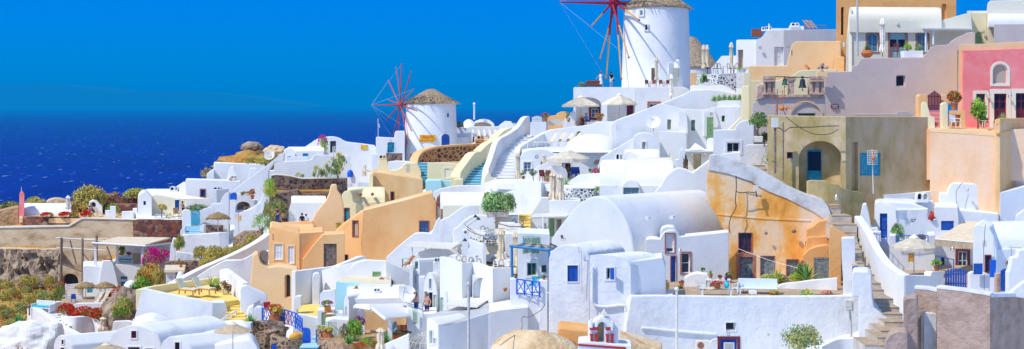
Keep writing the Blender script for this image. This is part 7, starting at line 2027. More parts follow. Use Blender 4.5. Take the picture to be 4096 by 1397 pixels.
def slats(c4_,n,mat):
    bm = bmesh.new()
    for i in range(n + 1): tube(bm,c4_[0].lerp(c4_[3],i / n),c4_[1].lerp(c4_[2],i / n),.1,None,4)
    for a,c in ((0,3),(1,2)): tube(bm,c4_[a] - Vector((0,0,.1)),c4_[c] - Vector((0,0,.1)),.08,None,4)
    return obj('roof_slats',bm,mat)
slats([P(228,545,96.6),P(470,634,93),P(655,618,95.5),P(640,527,100)] if 0 else [P(472,634,93),P(655,618,95.5),P(640,528,99.5),P(350,535,98)],15,'whitepaint')
slats([P(228,548,96.8),P(360,570,95.5),P(350,534,98),P(240,536,98.5)],6,'whitepaint')
for x,y0,y1,Y_ in ((297,800,566,97),(511,835,634,94)):
    bm = bmesh.new(); box(bm,(P(x,y0,Y_) + P(x,y1,Y_)) / 2,(.3,.3,(P(x,y1,Y_) - P(x,y0,Y_)).z)); obj('post',bm,'whitepaint')
T('round_dish','very large pale round satellite dish beside the balcony','satellite dish',P(655,530,97))
q = Vector((-.25,-.9,.32)).normalized().to_track_quat('Z','Y')
c = P(660,450,97.4); r_ = px(66,97.4)
bm = bmesh.new(); lathe(bm,c,[(r_ * .05,-.03),(r_ * .6,.06),(r_,.28),(r_ * 1.01,.31),(r_ * .97,.3),(r_ * .55,.1),(.01,.02)],36,0,q); obj('reflector',bm,'whitepaint',ang=50)
bm = bmesh.new(); f_ = c + q @ Vector((0,0,1.0)); tube(bm,f_,c + q @ Vector((r_ * .9,.0,.28)),.02); tube(bm,f_,c + q @ Vector((-r_ * .5,r_ * .8,.28)),.02); tube(bm,f_,c + q @ Vector((-r_ * .5,-r_ * .8,.28)),.02); ball(bm,f_,.07); obj('feed_arm',bm,'metal')
bm = bmesh.new(); tube(bm,P(612,540,98),P(640,470,98),.06); box(bm,P(612,440,98.2),(.5,.4,1.1)); obj('bracket',bm,'offwhite')
person('woman in sunglasses leaning on the balcony wall below the dish',P(718,612,97.2),-30,1.65,shirt=None,legs='jeans',hair='hairred',longhair=True,lean=.25,arms=((-.55,-.25,1.05),(-.1,-.35,1.0)))
person('shirtless man in blue shorts standing on the balcony',P(803,640,97.8),-25,1.78,shirt=None,legs='jeans',shorts=True,hair='hairred',arms=((-.15,-.3,.95),(.3,-.1,1.05)))
T('garden_wall','low stone garden wall with flower bed below the slatted pergola','wall',P(150,850,93))
wall('wall',[(-60,790,97),(60,800,95.4),(115,830,93),(140,845,91.8),(300,850,92.5),(360,862,93)],.6,'stone_tan',3,cap=('rock',.12))
block('soil',[(60,95.4),(140,92.2),(520,93),(640,98),(200,99)],836,93,1.5,'rock')
prism('slope_wall',[(360,960),(400,872),(470,845),(560,806),(660,762),(664,960)],Pl(520,91.8,0),.5,'white',bev=.06)
shrub('tall bright green bush under the corner of the pergola',232,800,140,160,94.2,('leaf_green','leaf_lime'),n=2200,size=.11)
shrub('brown-leaved rounded bush beside the tall green bush',152,790,76,108,93.8,('leaf_brown','leaf_olive'),n=1100)
shrub('magenta bougainvillea sprays above the tall green bush',270,690,80,62,95,('fl_magenta','leaf_green','fl_purple'),fl=.4,n=420,size=.26)
shrub('low mounded lime green bush below the peach wall',322,838,106,52,93,('leaf_lime','leaf_green'),n=1100)
inst('agave','pale agave in the bed next to the brown-leaved bush',P(185,836,92.6),0,.75)
inst('agave','pale agave at the pergola post by the clay planters',P(478,826,93),0,.85)
shrub('small orange and red flowers edging the garden wall',270,880,110,46,91.5,('leaf_rust','leaf_green','fl_red'),fl=.3,n=600,size=.2)
shrub('dark red leaf clump beside the beige garden parasol',385,868,60,56,92,('leaf_green','leaf_rust','fl_red'),fl=.15,n=500,size=.22)
closed('closed cream parasol standing in the garden before the pergola',437,708,890,91,'canvas',.48,foot=.2)
inst('sofa','clay coloured masonry bench with pots under the pergola',P(590,800,96.5),0,(.9,.8,1.1),col='terracotta',w=1.4,name='clay_bench')
inst('potted','long clay trough at the foot of the pergola post',P(585,795,95),0,(1.6,1,.9),'potted plants',shape=1,mats=('leaf_brown','leaf_olive'),fh=.2,r=.3)
inst('deck','pale folded sunbed leaning behind the pergola post',P(545,770,96),20,.9,cloth='bluepale',frame='metal')
K('A3')
T('far_white_house','long white house with a dark doorway and a small yellow sign near the smaller windmill','house',P(1200,300,173))
K('B1')
prism('wall',sp([(-215,790),(-200,730),(-150,690),(-110,665),(-60,632),(0,615),(60,612),(110,625),(150,648),(250,660),(350,674)],2) + [(362,690),(364,790)],Pl(100,173),3,'white',(door(36,641,77,722,'charcoal',1,2,None,.2),),bev=.1)
prism('signboard',[(252,699),(253,668),(299,670),(298,700)],Pl(275,172.9),.1,'signyellow',bev=.01)
railing('low white lattice fence before the dark doorway',[(55,738,171),(130,738,171),(205,738,171)],1.0,'whitepaint',6,'x')
shrub('pink bougainvillea climbing beside the dark doorway',-15,712,76,110,171.5,('leaf_green','leaf_lime','fl_magenta'),fl=.4,n=700)
K('A3')
T('small_vault_house','small white vaulted house with a turquoise window above the lavender wall','house',P(960,335,169))
prism('end_wall',[(842,350),(848,290),(862,262),(890,250),(915,262),(935,290),(938,350)],Pl(890,168.6,-12),3,'white',(win(881,306,906,334,'frame_white',1,1,'white',.1),),bev=.1)
vaultx('vault',880,1136,274,246,Pl(1000,169.5),'white',5)
prism('wall',[(934,345),(936,274),(1136,270),(1138,345)],Pl(1000,169.2),2,'white',(win(986,288,1026,312,'teal',2,1,None,.1,glass='teal'),),bev=.05)
prism('wall',[(880,350),(884,314),(1024,310),(1030,350)],Pl(950,166),.6,'white',bev=.05)
inst('dish','round grey satellite dish on the roof slope by the diagonal wall',P(754,348,166),-20,1.3)
T('lavender_wall','broad smooth white wall stepping up above the dark stone terraces','wall',P(1000,460,160))
prism('wall',[(744,500),(746,412),(784,405),(788,346),(900,344),(1000,341),(1050,330),(1062,306),(1072,298),(1200,301),(1320,306),(1330,500)],Pl(1000,160),1,'white',bev=.1)
for x,y,w_,h_,lab in ((1155,455,60,90,'thin green bush growing tall against the lavender wall'),(1235,450,130,150,'airy olive tree growing at the end of the lavender wall'),(1090,458,70,76,'wispy green plant on the dark stone wall'),(962,462,62,34,'low dry bush on top of the dark stone wall')):
    shrub(lab,x,y,w_,h_,157,('leaf_olive','leaf_yellow'),n=500,size=.18)
T('dark_stone_wall','dark stone terrace walls in two steps below the lavender wall','wall',P(950,560,155))
wall('wall',[(764,446,154.6),(800,436,154.8),(900,446,155),(980,464,155.4),(1110,462,156),(1300,458,158)],1,'stone_dark',3.8,smooth=2,cap=('cream_pale',.12))
wall('wall',[(750,580,150),(860,562,150.6),(955,544,151),(960,576,151.4),(1110,574,152),(1180,570,153)],3,'stone_dark',6)
block('soil',[(780,152.5),(1200,153.5),(1200,158),(790,157)],556,152.5,.5,'earth')
shrub('yellow-green bush hanging over the corner of the dark stone wall',754,590,92,118,149,('leaf_lime','leaf_yellow'))
shrub('tall olive bush behind the man in the purple shirt',812,742,108,130,140,('leaf_scrub','leaf_olive'))
shrub('second olive bush beside the tall one against the stone wall',742,735,70,120,142,('leaf_scrub','leaf_olive'))
T('diagonal_wall','long white wall sloping down diagonally from the small vault','wall',P(650,560,158))
prism('wall',[(476,600),(496,548),(600,470),(720,382),(846,284),(856,290),(852,345),(790,350),(746,414),(742,500),(700,600)],Pl(650,158),.7,'white',bev=.1)
T('flat_white_house','flat white house with two triangular buttresses below the rocky knoll','house',P(500,480,164))
prism('wall',[(358,500),(360,360),(366,356),(720,370),(720,500)],Pl(500,166),4,'white',bev=.06)
prism('buttress',[(392,490),(476,386),(500,382),(518,445),(460,484),(440,490)],Pl(450,163),1.4,'white',bev=.05)
prism('buttress',[(545,490),(618,394),(658,392),(660,430),(590,490)],Pl(600,162.6),1.4,'white',bev=.05)
prism('wall',[(160,640),(162,480),(170,472),(400,478),(548,487),(550,640)],Pl(350,160.6),3,'white',(win(268,543,300,594,'blue',2,1,'redstone',.15,glass='glassdark',tw=.1),),bev=.08)
prism('wall',[(100,560),(104,520),(150,490),(162,492),(162,560)],Pl(130,162),1,'white',bev=.06)
prism('step',[(308,480),(312,436),(350,404),(362,402),(362,480)],Pl(335,164.6),1.5,'white',bev=.06)
shrub('round dry bush on the rubble between the two buttresses',500,484,66,36,161.6,('leaf_dry','leaf_brown'),n=500)
T('rock_outcrop','rocky brown knoll rising behind the flat white house','rock',P(640,350,172))
bm = bmesh.new(); bmesh.ops.create_icosphere(bm,subdivisions=4,radius=1)
for v in bm.verts: v.co = Vector((v.co.x * 4.6,v.co.y * 4,v.co.z * 1.5)) * (1 + .3 * noise.noise(v.co * 2.2) + .16 * noise.noise(v.co * 6)) + P(640,362,173)
obj('body',bm,'earth',ang=0)
bm = bmesh.new(); bmesh.ops.create_icosphere(bm,subdivisions=4,radius=1)
for v in bm.verts: v.co = Vector((v.co.x * 1.4,v.co.y * 1.3,v.co.z * .72)) * (1 + .15 * noise.noise(v.co * 2.4)) + P(628,246,174)
obj('boulder',bm,'grayrock',ang=0)
bm = bmesh.new(); bmesh.ops.create_icosphere(bm,subdivisions=4,radius=1)
for v in bm.verts: v.co = Vector((v.co.x * 1.5,v.co.y * 1.3,v.co.z * .9)) * (1 + .3 * noise.noise(v.co * 2.6)) + P(795,285,172)
obj('boulder',bm,'rockpale',ang=0)
for x,y,w_,h_,lab in ((735,372,170,90,'wide dry bush on the slope of the rocky knoll'),(602,362,60,46,'small dry bush on the front of the rocky knoll'),(310,462,98,78,'dry dome of bush peeping over the white roofs'),(684,284,50,22,'little bush beside the dark boulder')):
    shrub(lab,x,y,w_,h_,167,('leaf_dry','leaf_scrub'),n=900)
K('E3')
T('sail_house','low white vaulted house shaded by a cream sail, with blue doors','house',P(300,560,160))
prism('end_wall',[(0,600),(4,260),(14,212),(45,172),(90,147),(135,150),(172,176),(205,212),(220,230),(222,600)],Pl(110,158.6,-8),5,'white',(win(90,286,128,346,'blue',1,1,None,.1,glass='glassdark'),),bev=.12)
vaultx('vault',130,736,200,124,Pl(400,161.4),'white',6,1)
prism('wall',[(216,620),(218,205),(420,180),(1125,236),(1126,620)],Pl(600,160.6,3),3,'cream_pale',(door(572,268,640,442,'blue',1,2,'white',.2,False,None,.08),door(936,262,1058,400,'blue',2,2,'redstone',.2,tw=.1),win(812,333,850,372,'frame_white',1,1,'white',.1)),bev=.05)
vent(562,138,146,78,162)
prism('chimney_tower',[(1104,340),(1122,250),(1158,112),(1212,112),(1216,300),(1220,340)],Pl(1160,155.5),2.6,'white',ext=20,bev=.1)
vent(1218,118,120,52,156)
K('E3')
T('shade_sail','cream triangular shade sail stretched over the terrace doors','awning',P(600,260,158))
bm = bmesh.new()
a,b_,c,d = P(235,188,156.6),P(560,166,160),P(1126,262,157),P(690,262,155.5)
bm.faces.new([bm.verts.new(v) for v in (a,b_,c,d)]); bmesh.ops.subdivide_edges(bm,edges=bm.edges[:],cuts=4,use_grid_fill=True)
bmesh.ops.solidify(bm,geom=bm.faces[:],thickness=.04); obj('canopy',bm,'canvas_white')
bm = bmesh.new(); tube(bm,P(688,480,155.5),P(642,262,155.5),.05); obj('pole',bm,'offwhite')
block('terrace_floor',[(-20,153.6),(690,153.6),(720,161),(-20,162)],570,153.6,.6,'white')
tree('small yellow umbrella shaped tree on the sail house terrace',372,522,160,190,156.5,('leaf_yellow','leaf_dry'),.6,n=900)
shrub('leafy green bush behind the turquoise gate',930,440,340,105,153.5,('leaf_olive','leaf_green'),n=1600)
shrub('pale plant by the terrace edge under the sail',490,560,110,96,155,('leaf_yellow','leaf_olive'),n=400)
inst('table','grey stone bench at the foot of the yellow tree',P(355,560,155.6),0,(1.8,1,.7),top='pole_gray',cloth=False,leg='pole_gray',name='stone_bench')
inst('chair','wicker armchair under the cream sail',P(600,550,155),30,1.3,col='woodpale',name='wicker_chair')
person('sun tanned person stretching an arm beside the sail pole',P(690,520,156),60,1.7,shirt=None,legs='blackcloth',shorts=True,arms=((-.5,-.3,1.35),(.25,-.1,.85)))
T('gate_wall','white wall and rounded piers around the turquoise gate with blue steps','wall',P(900,700,150))
prism('pier',[(680,700),(684,450),(700,428),(740,420),(800,428),(820,450),(822,660),(730,700),(715,760),(650,770)],Pl(750,150),1,'white',bev=.12)
prism('wall',[(954,700),(956,470),(938,440),(1000,405),(1110,376),(1122,330),(1180,322),(1262,316),(1300,220),(1345,165),(1400,150),(1400,420),(1390,700)],Pl(1150,150.6),.8,'white',bev=.1)
prism('pier',[(954,780),(956,662),(980,650),(1022,652),(1024,770)],Pl(990,148),.8,'white',bev=.1)
prism('side_wall',sp([(652,800),(654,740),(690,700),(728,690),(726,740),(760,785),(830,808)],3) + [(830,850),(652,850)],Pl(720,147.4),.6,'white',bev=.1)
stairs([(722,960,800,146.5),(722,958,770,147.2),(722,956,738,147.9),(724,956,704,148.6),(728,956,672,149.3)],('bluepale','bluepale'),1.4,.7)
gate('turquoise pointed double gate between rounded white piers',820,958,415,648,150,'turquoise',7,'peak',rise=.14,gap=.7)
K('E3')
wall('front_wall',[(830,812,146),(990,798,145.4),(1090,775,145),(1250,768,145),(1400,770,145.5)],.6,'white_worn',4,smooth=2)
prism('stone_base',[(1020,780),(1022,650),(1290,662),(1290,780)],Pl(1150,149.6),.8,'stone_dark',bev=.02)
inst('thatch','shaggy straw parasol beside the blue domed pillar',P(1230,765,146.5),0,.95)
K('A3')
T('blue_cap_pillar','white pillar with a bright blue domed cap beside the arch','pillar',P(492,700,150))
prism('shaft',[(470,790),(474,615),(512,615),(514,790)],Pl(492,149),1,'white',bev=.05)
prism('cap',[(473,618),(475,580),(482,567),(504,565),(512,578),(513,618)],Pl(492,149.1),.9,'bluebright',bev=.08)
T('arch_wall','white terrace wall with a half round stone filled arch','wall',P(570,690,152))
prism('wall',[(510,720),(512,572),(560,574),(612,580),(616,612),(668,616),(670,700),(640,720)],Pl(570,152),1,'white',(dict(t='pocket',poly=hpoly(522,628,616,688,.6),rev=.3,back='stone_dark'),),bev=.06)
prism('slope_wall',[(480,830),(515,715),(560,702),(640,668),(690,630),(712,560),(735,500),(752,498),(742,640),(722,830)],Pl(620,149),1,'white_rough',bev=.1)
T('post_box','worn white post with a tan box and small cap','post',P(520,830,144))
prism('shaft',[(504,850),(506,710),(530,708),(534,850)],Pl(520,144),.6,'white_worn',bev=.05)
prism('box',[(528,762),(528,727),(549,725),(549,762)],Pl(540,143.8),.5,'peach',bev=.03)
shrub('potted geraniums along the white terrace wall edge',600,582,90,26,151,('leaf_green','leaf_rust'),n=400,size=.25)
inst('potted','round clay pot on the terrace wall above the arch',P(632,610,150.6),0,1.2,'potted plants',mats=('leaf_rust','leaf_brown'))
tree('loose green tree in front of the man in the purple shirt',700,850,150,140,134,('leaf_olive','leaf_lime'),.15,n=1300,size=.1)
person('man in a purple shirt and jeans standing with folded arms',P(808,790,138),10,1.78,shirt='purple',legs='jeans',arms=((-.05,-.2,1.12),(.08,-.2,1.1)))
person('person with reddish skin sitting beside the man in purple',P(850,782,137),40,1.65,sit=True,shirt=None,legs='blackcloth')
person('dark haired person seated behind the peach wall, the bigger head',P(982,800,134),180,1.7,sit=True,shirt='blackcloth')
person('dark haired person seated behind the peach wall, the smaller head',P(1010,800,136),180,1.6,sit=True,shirt='whitecloth')
T('low_vault_house','long low white vaulted house between stone wall and peach chimney wall','house',P(1000,700,141))
vaultx('vault',905,1150,634,596,Pl(1020,141),'white',4)
prism('wall',[(884,800),(888,690),(906,636),(1150,632),(1180,560),(1184,800)],Pl(1020,140.6),2,'white',bev=.08)
prism('side_wall',[(980,720),(984,700),(1100,690),(1150,700),(1150,720)],Pl(1040,138),.5,'white',bev=.05)
K('B1')
T('blue_dome_shrine','tiny white shrine with a blue dome and a cross beside the olive tree','shrine',P(180,880,146))
prism('body',[(160,940),(162,866),(196,862),(214,900),(216,940)],Pl(185,146),1,'white',bev=.05)
dome('dome',177,868,21,843,145.6,'bluebright')
bm = bmesh.new(); c = P(182,842,145.6); box(bm,c + Vector((0,0,.25)),(.07,.07,.9)); box(bm,c + Vector((0,0,.45)),(.42,.07,.07)); obj('cross',bm,'whitepaint')
prism('bell_arch',[(256,890),(258,830),(270,808),(284,808),(286,890)],Pl(270,147),.8,'cream_pale',bev=.06)
block('awning',[(258,146),(350,146),(370,149),(290,149)],852,146,.1,'canvas',.02)
K('A1')
T('far_chapel','low white barrel vault with a red pink bell pillar on the far terrace','chapel',P(350,715,166))
vaultx('vault',150,556,700,622,Pl(350,166),'white',5,.8)
prism('pillar',[(146,800),(150,654),(152,545),(160,528),(180,526),(190,540),(190,655),(180,800)],Pl(170,165),1.2,'pinkwall',bev=.06)
bm = bmesh.new(); tube(bm,P(168,528,165.2),P(167,482,165.2),.06,.02); obj('spire',bm,'offwhite')
T('concrete_wall','long stained concrete retaining wall below the far terrace','wall',P(500,850,160))
prism('wall',[(-60,980),(-60,810),(0,800),(250,794),(535,790),(560,776),(640,729),(800,731),(1040,738),(1042,980)],Pl(500,160),2,'concrete',bev=.05)
prism('coping',[(-60,808),(0,799),(535,789),(640,728),(1040,737),(1400,742),(1400,748),(1040,744),(642,735),(538,797),(0,807)],Pl(500,159.9),1,'offwhite',bev=.02)
prism('stone_wall',[(174,800),(176,716),(640,724),(642,800)],Pl(400,162),1,'stone_red',bev=.04)
K('E3')
prism('stone_wall',[(-70,930),(-66,700),(-30,572),(0,570),(684,574),(668,700),(660,930)],Pl(300,153.4),.8,'stone_red',bev=.04)
K('A1')
block('terrace_floor',[(150,162.5),(1080,160.5),(1090,172),(150,172)],728,162,.6,'sand')
T('stone_terraces','dark red dry stone walls stepping up behind the far terrace','wall',P(900,690,170))
prism('wall',[(780,730),(786,618),(1075,622),(1080,730)],Pl(900,170),2,'stone_red',bev=.04)
prism('wall',[(800,640),(830,565),(1075,575),(1080,640)],Pl(900,174),2,'stone_red',bev=.04)
prism('wall',[(552,720),(556,622),(690,640),(700,720)],Pl(620,171),1,'stone_red',bev=.04)
shrub('huge rounded dry bush on the far terrace',700,672,284,190,170.5,('leaf_dry','leaf_scrub'),n=4200,size=.1)
shrub('bright green shrub along the top of the red stone walls',1060,572,230,72,174,('leaf_scrub','leaf_lime'))
shrub('dry brush trailing on the ledge behind the huge bush',900,572,140,46,175,('leaf_dry','leaf_rust'),n=800)
shrub('green plant against the red stone wall by the white barbecue',880,690,110,84,168,('leaf_green','leaf_lime'),n=900)
shrub('yellowish bush beyond the pink pillar',275,640,150,76,172,('leaf_scrub','leaf_yellow'))
shrub('dark bush at the edge of the photo by the rocky bank',65,668,170,68,170,('leaf_scrub','leaf_dark'))
T('niche','small white arched niche with a dark opening under the huge bush','shrine',P(750,690,167))
prism('wall',[(690,700),(692,630),(702,602),(725,590),(755,596),(775,615),(800,640),(806,700)],Pl(740,167),2,'white',(pocket(700,602,748,690,1.0,.8,'charcoal'),),bev=.06)
for x,y,w_,h_,cols,lab in ((365,716,90,30,'fl_red','red flowers at the white vault wall end of the far terrace'),(510,718,100,36,'fl_red','red flowers under the closed white parasol'),(670,722,90,44,'fl_red','red flower clump at the concrete wall bend'),(580,718,70,26,'fl_orange','orange flowers between the red flower clumps')):
    shrub(lab,x,y,w_,h_,162,('leaf_lime','leaf_green',cols),fl=.55,n=420,size=.26)
closed('closed white parasol standing before the huge bush',532,550,690,163.5,'canvas_white',.45,foot=.9)
for x,x1,y0,lab in ((822,858,670,'small white square post on the far terrace'),(860,904,638,'white square post with a patterned top block')):
    T('white_post',lab,'post',P(x,730,162))
    prism('shaft',[(x,735),(x,y0),(x1,y0),(x1,735)],Pl(x,162),1,'white',bev=.03)
T('barbecue','white masonry barbecue block beside the vaulted terrace house','barbecue',P(1000,730,161))
prism('body',[(950,735),(952,680),(1042,676),(1044,735)],Pl(1000,161),1,'white',bev=.03)
prism('body',[(1036,735),(1038,656),(1070,652),(1078,735)],Pl(1050,161.6),1,'white',bev=.03)
inst('deck','white deck chair on the far terrace beside the square post',P(925,726,163),100,1.1,'terrace deck chairs'); inst('deck','white deck chair by the dark niche',P(758,712,164),60,1.1,'terrace deck chairs')
person('sunbather lying beside the dark niche with a pink towel',P(700,712,164),80,1.65,sit=True,shirt='pinkcloth',legs='fl_pink',shorts=True)
block('rug',[(770,161),(830,161),(835,163.5),(780,163.5)],724,161,.05,'rug',.01)
T('rock_bank','orange rocky bank with embedded stones at the photo edge','rock',P(50,780,166))
prism('wall',sp([(-80,690),(0,672),(80,650),(148,640)],2) + [(150,860),(-80,860)],Pl(40,166),3,'rock',bev=.2)
prism('wall',sp([(340,625),(380,590),(440,577),(500,585),(560,610)],3) + [(560,650),(340,650)],Pl(440,174),3,'rockpale',bev=.1)
K('A2')
T('cliff','crumbling tan cliff under the concrete wall with an arched stone cave','rock',P(250,400,156))
bm = bmesh.new()
rows = []
for j in range(13):
    rows.append([bm.verts.new(P(-80 + i * 13.2,172 + j * 22,157 - j * .28) + Vector((0,-1.6 * noise.noise((i * .17,j * .21,0)) - .8 * noise.noise((i * .5,j * .45,4)) - .5 * rnd.random(),0))) for i in range(40)])
for a,c in zip(rows,rows[1:]):
    for i in range(39): bm.faces.new((a[i],a[i + 1],c[i + 1],c[i]))
obj('face',bm,'grayrock',ang=0)
prism('ledge',[(-80,190),(-80,164),(430,178),(440,195)],Pl(200,157.4),2,'rockpale',bev=.08)
prism('buttress_wall',[(438,440),(440,100),(760,100),(850,150),(860,440)],Pl(600,158.4),1,'concrete',bev=.04)
prism('arch_wall',[(408,450),(410,285),(440,280),(600,350),(600,450)],Pl(500,155),1,'concrete',(dict(t='pocket',poly=hpoly(436,344,554,450,.9),rev=.9,back='charcoal'),),bev=.05)
T('scaffold','weathered timber scaffold of posts and beams against the concrete wall','frame',P(430,430,152))
for a,c,r_ in (((430,430),(436,90),.16),((584,400),(584,95),.13),((684,280),(684,75),.13),((395,92),(790,116),.09),((400,160),(750,182),.09),((445,278),(580,330),.1),((495,110),(540,280),.08),((590,205),(660,290),.06),((664,230),(620,290),.06),((755,150),(790,240),.08)):
    bm = bmesh.new(); tube(bm,P(*a,153),P(*c,153),r_,None,6); obj('timber',bm,'weathered' if r_ != .09 else 'offwhite')
T('pergola_house','bluish white house with a tapering chimney and turquoise door under the pergola','house',P(800,470,141))
prism('wall',[(586,480),(588,296),(600,290),(732,296),(734,480)],Pl(660,141,-4),5,'white',(door(616,410,656,480,'teal',1,2,None,.15),),bev=.06)
prism('wall',[(794,500),(796,278),(1030,288),(1034,500)],Pl(900,141.6,3),5,'white',(win(853,364,902,386,'teal',1,1,None,.1,glass='glassblue'),door(853,400,902,480,'turquoise',2,2,'white',.12)),bev=.06)
prism('chimney',[(688,480),(712,320),(724,268),(732,252),(780,250),(798,268),(815,330),(848,480)],Pl(765,140),2,'white',bev=.12)
bm = bmesh.new(); box(bm,P(760,246,140.6),(.7,.6,.2)); obj('chimney_cap',bm,'terradark')
prism('back_wall',[(870,310),(880,148),(1200,140),(1220,310)],Pl(1000,148),.5,'white',bev=.04)
prism('parapet',[(812,290),(814,230),(900,232),(940,256),(1000,262),(1004,290)],Pl(880,146),.5,'white',bev=.04)
dome('small_vault',930,452,58,390,138,'white',.8)
T('cloth_pergola','white pergola roofed with pale cloth above the bluish white house','pergola',P(850,290,142))
block('roof_mat',[(652,141),(1028,140.5),(1205,148),(830,149)],135,141,.14,'canvas',.02)
for x,y,y1,Y_ in ((676,292,130,141.5),(830,278,140,142),(1008,290,150,141),(1196,240,135,147.5)):
    bm = bmesh.new(); box(bm,(P(x,y,Y_) + P(x,y1,Y_)) / 2,(.22,.22,(P(x,y1,Y_) - P(x,y,Y_)).z)); obj('post',bm,'whitepaint')
bm = bmesh.new(); tube(bm,P(650,128,141),P(1030,150,140.5),.12,None,6); tube(bm,P(1030,150,140.5),P(1210,128,148),.1,None,6); obj('beam',bm,'whitepaint')
inst('sofa','seat with bright blue cushions under the cloth pergola',P(885,282,144),0,1.1,cush='turquoise',col='whitepaint',name='cushion_bench')
inst('potted','clay pot with a green bush on the white parapet under the pergola',P(860,232,145),0,1.4,'potted plants')
inst('potted','dark pot with a small plant behind the pergola parapet',P(915,232,146),0,.9,'potted plants',pot='terradark',fh=.3,mats=('leaf_brown','leaf_rust'))
inst('deck','deck chair leaning under the cloth pergola',P(968,285,143.5),20,1.2,cloth='canvas',frame='woodpale')
shrub('magenta bougainvillea spilling over the pergola house corner',1080,330,150,160,139.5,('leaf_green','leaf_lime','fl_magenta'),fl=1.2,n=700,size=.13)
shrub('second magenta bougainvillea spray by the concrete wall',1165,250,90,70,141,('fl_magenta','leaf_green','fl_magenta'),fl=.8,n=350,size=.2)
for i,(x,y,w_,h_,m_) in enumerate(((1060,420,170,140,('leaf_scrub','fl_orange')),(1010,480,150,130,('leaf_green','leaf_lime')),(950,560,150,130,('leaf_green','leaf_dark')),(930,640,130,130,('leaf_green','leaf_scrub')),(1130,420,110,110,('leaf_scrub','leaf_dry')))):
    shrub(('orange tinted bush below the magenta bougainvillea','bright green bush by the small white vault','dark green bush below the small white vault','lowest green bush beside the yellow terrace wall','dry bush near the white lattice gate')[i],x,y,w_,h_,137 - i,m_)
inst('thatch','straw parasol by the white slatted screen, the one closer to the cave',P(606,524,139),0,(.8,.8,.76),'straw parasols'); inst('thatch','straw parasol over the white deck chairs',P(742,530,138),40,(.8,.8,.8),'straw parasols')
T('slat_screen','white horizontally slatted screen on the flower terrace','screen',P(525,540,139))
pl = Pl(525,139); bm = bmesh.new()
for i in range(11): slab(bm,pl,[pl.uz(sx(x),sy(y)) for x,y in ((465,422 + i * 11),(586,410 + i * 11.6),(586,417 + i * 11.6),(465,429 + i * 11))],0,.04)
obj('slats',bm,'whitepaint')
bm = bmesh.new(); tube(bm,P(466,545,139.1),P(466,415,139.1),.06); tube(bm,P(586,545,139.1),P(586,405,139.1),.06); obj('post',bm,'whitepaint')
inst('deck','white deck chair with a red flower behind, nearer the screen',P(700,552,136),-20,1.05,'flower terrace deck chairs'); inst('deck','white deck chair of the flower terrace, farther from the screen',P(742,548,136),-20,1.05,'flower terrace deck chairs')
T('flower_terrace','white walled terrace with a curving planter and steps on the hillside','terrace',P(450,700,134))
block('floor',[(430,135),(800,134),(820,142),(440,142)],552,136,.6,'paving')
prism('slope_wall',[(570,560),(576,540),(690,462),(712,466),(640,530),(620,560)],Pl(640,137),.4,'white',bev=.05)
wall('wall',[(190,592,132),(230,590,131),(270,610,129.4),(340,655,127),(420,712,125),(520,765,123),(540,775,122.6)],.6,'white',3,smooth=3,bev=.12)
wall('wall',[(300,572,135),(360,556,136),(440,540,137)],.5,'white',2)
prism('parapet',[(505,605),(510,570),(540,556),(750,552),(758,575),(755,605)],Pl(640,132.6),.5,'white',bev=.08)
wall('planter',[(428,640,130),(450,650,128.4),(520,652,127.6),(600,648,128),(650,660,128.6),(680,700,128.4),(690,730,127.8)],.6,'white',4.5,smooth=3,bev=.15)
stairs([(380,470,728,126.4),(370,456,706,127.4),(360,446,690,128.2),(345,436,670,129),(325,426,652,129.8),(318,420,636,130.8)],('stepstone','white'),2,.8)
inst('sofa','white garden sofa with a turquoise cushion on the curved terrace',P(305,625,132),-20,1.35,cush='aqua',col='whitepaint',name='garden_sofa')
inst('chair','dark blue chair by the slatted screen',P(520,552,136.5),20,.95,col='blue',name='garden_chair')
pole('thin dark post at the end of the curved white wall',208,572,640,131,.09,'weathered')
for i,(x,y,w_,h_) in enumerate(((470,655,130,95),(590,662,150,80),(700,680,150,90),(800,690,150,120))):
    shrub(('red bougainvillea mass at the sofa end of the planter','red bougainvillea mass above the middle of the planter','red bougainvillea mass at the curved end of the planter','tall red bougainvillea mass beside the dark rock')[i],x,y,w_,h_,130.5 - i * .6,('leaf_green','leaf_rust','fl_red'),fl=1.0,n=900,size=.13)
T('dark_rock','dark rough rock face between red flowers and yellow terrace wall','rock',P(880,740,124))
bm = bmesh.new(); bmesh.ops.create_icosphere(bm,subdivisions=4,radius=1)
for v in bm.verts: v.co = Vector((v.co.x * 2.2,v.co.y * 2,v.co.z * 3)) * (1 + .25 * noise.noise(v.co * 2) + .15 * noise.noise(v.co * 5)) + P(895,680,126)
obj('body',bm,'grayrock',ang=0)
shrub('green creeper hanging over the dark rough rock',870,640,150,120,124,('leaf_green','leaf_scrub'))
shrub('orange flowered bush at the top of the dark rough rock',850,530,130,90,127,('leaf_green','leaf_rust','fl_red'),fl=.4,n=900)
shrub('orange flowering bush by the white slatted screen',440,530,110,120,139.5,('leaf_green','leaf_olive','fl_red'),fl=.12,n=900)
closed('closed grey white parasol standing below the red flowers',728,650,742,124,'canvas',.5,foot=.06)
T('stair_rail_wall','small white stepped walls beside the closed parasol','wall',P(820,700,122))
prism('wall',[(742,745),(760,705),(800,685),(900,680),(940,690),(940,700),(830,705),(815,745)],Pl(830,121),.6,'white',bev=.06)
T('painted_rock','whitewashed natural rock below the curved terrace','rock',P(200,879,116))
bm = bmesh.new(); bmesh.ops.create_icosphere(bm,subdivisions=5,radius=1)
for v in bm.verts: v.co = Vector((v.co.x * 3.5,v.co.y * 2.5,v.co.z * 2.7)) * (1 + .16 * noise.noise(v.co * 1.6) + .14 * noise.noise(v.co * 3.2) + .035 * noise.noise(v.co * 8)) + P(215,905,117)
obj('body',bm,'white_rough',ang=0)
inst('agave','blue green agave above the whitewashed rock',P(130,700,121),0,1.2)
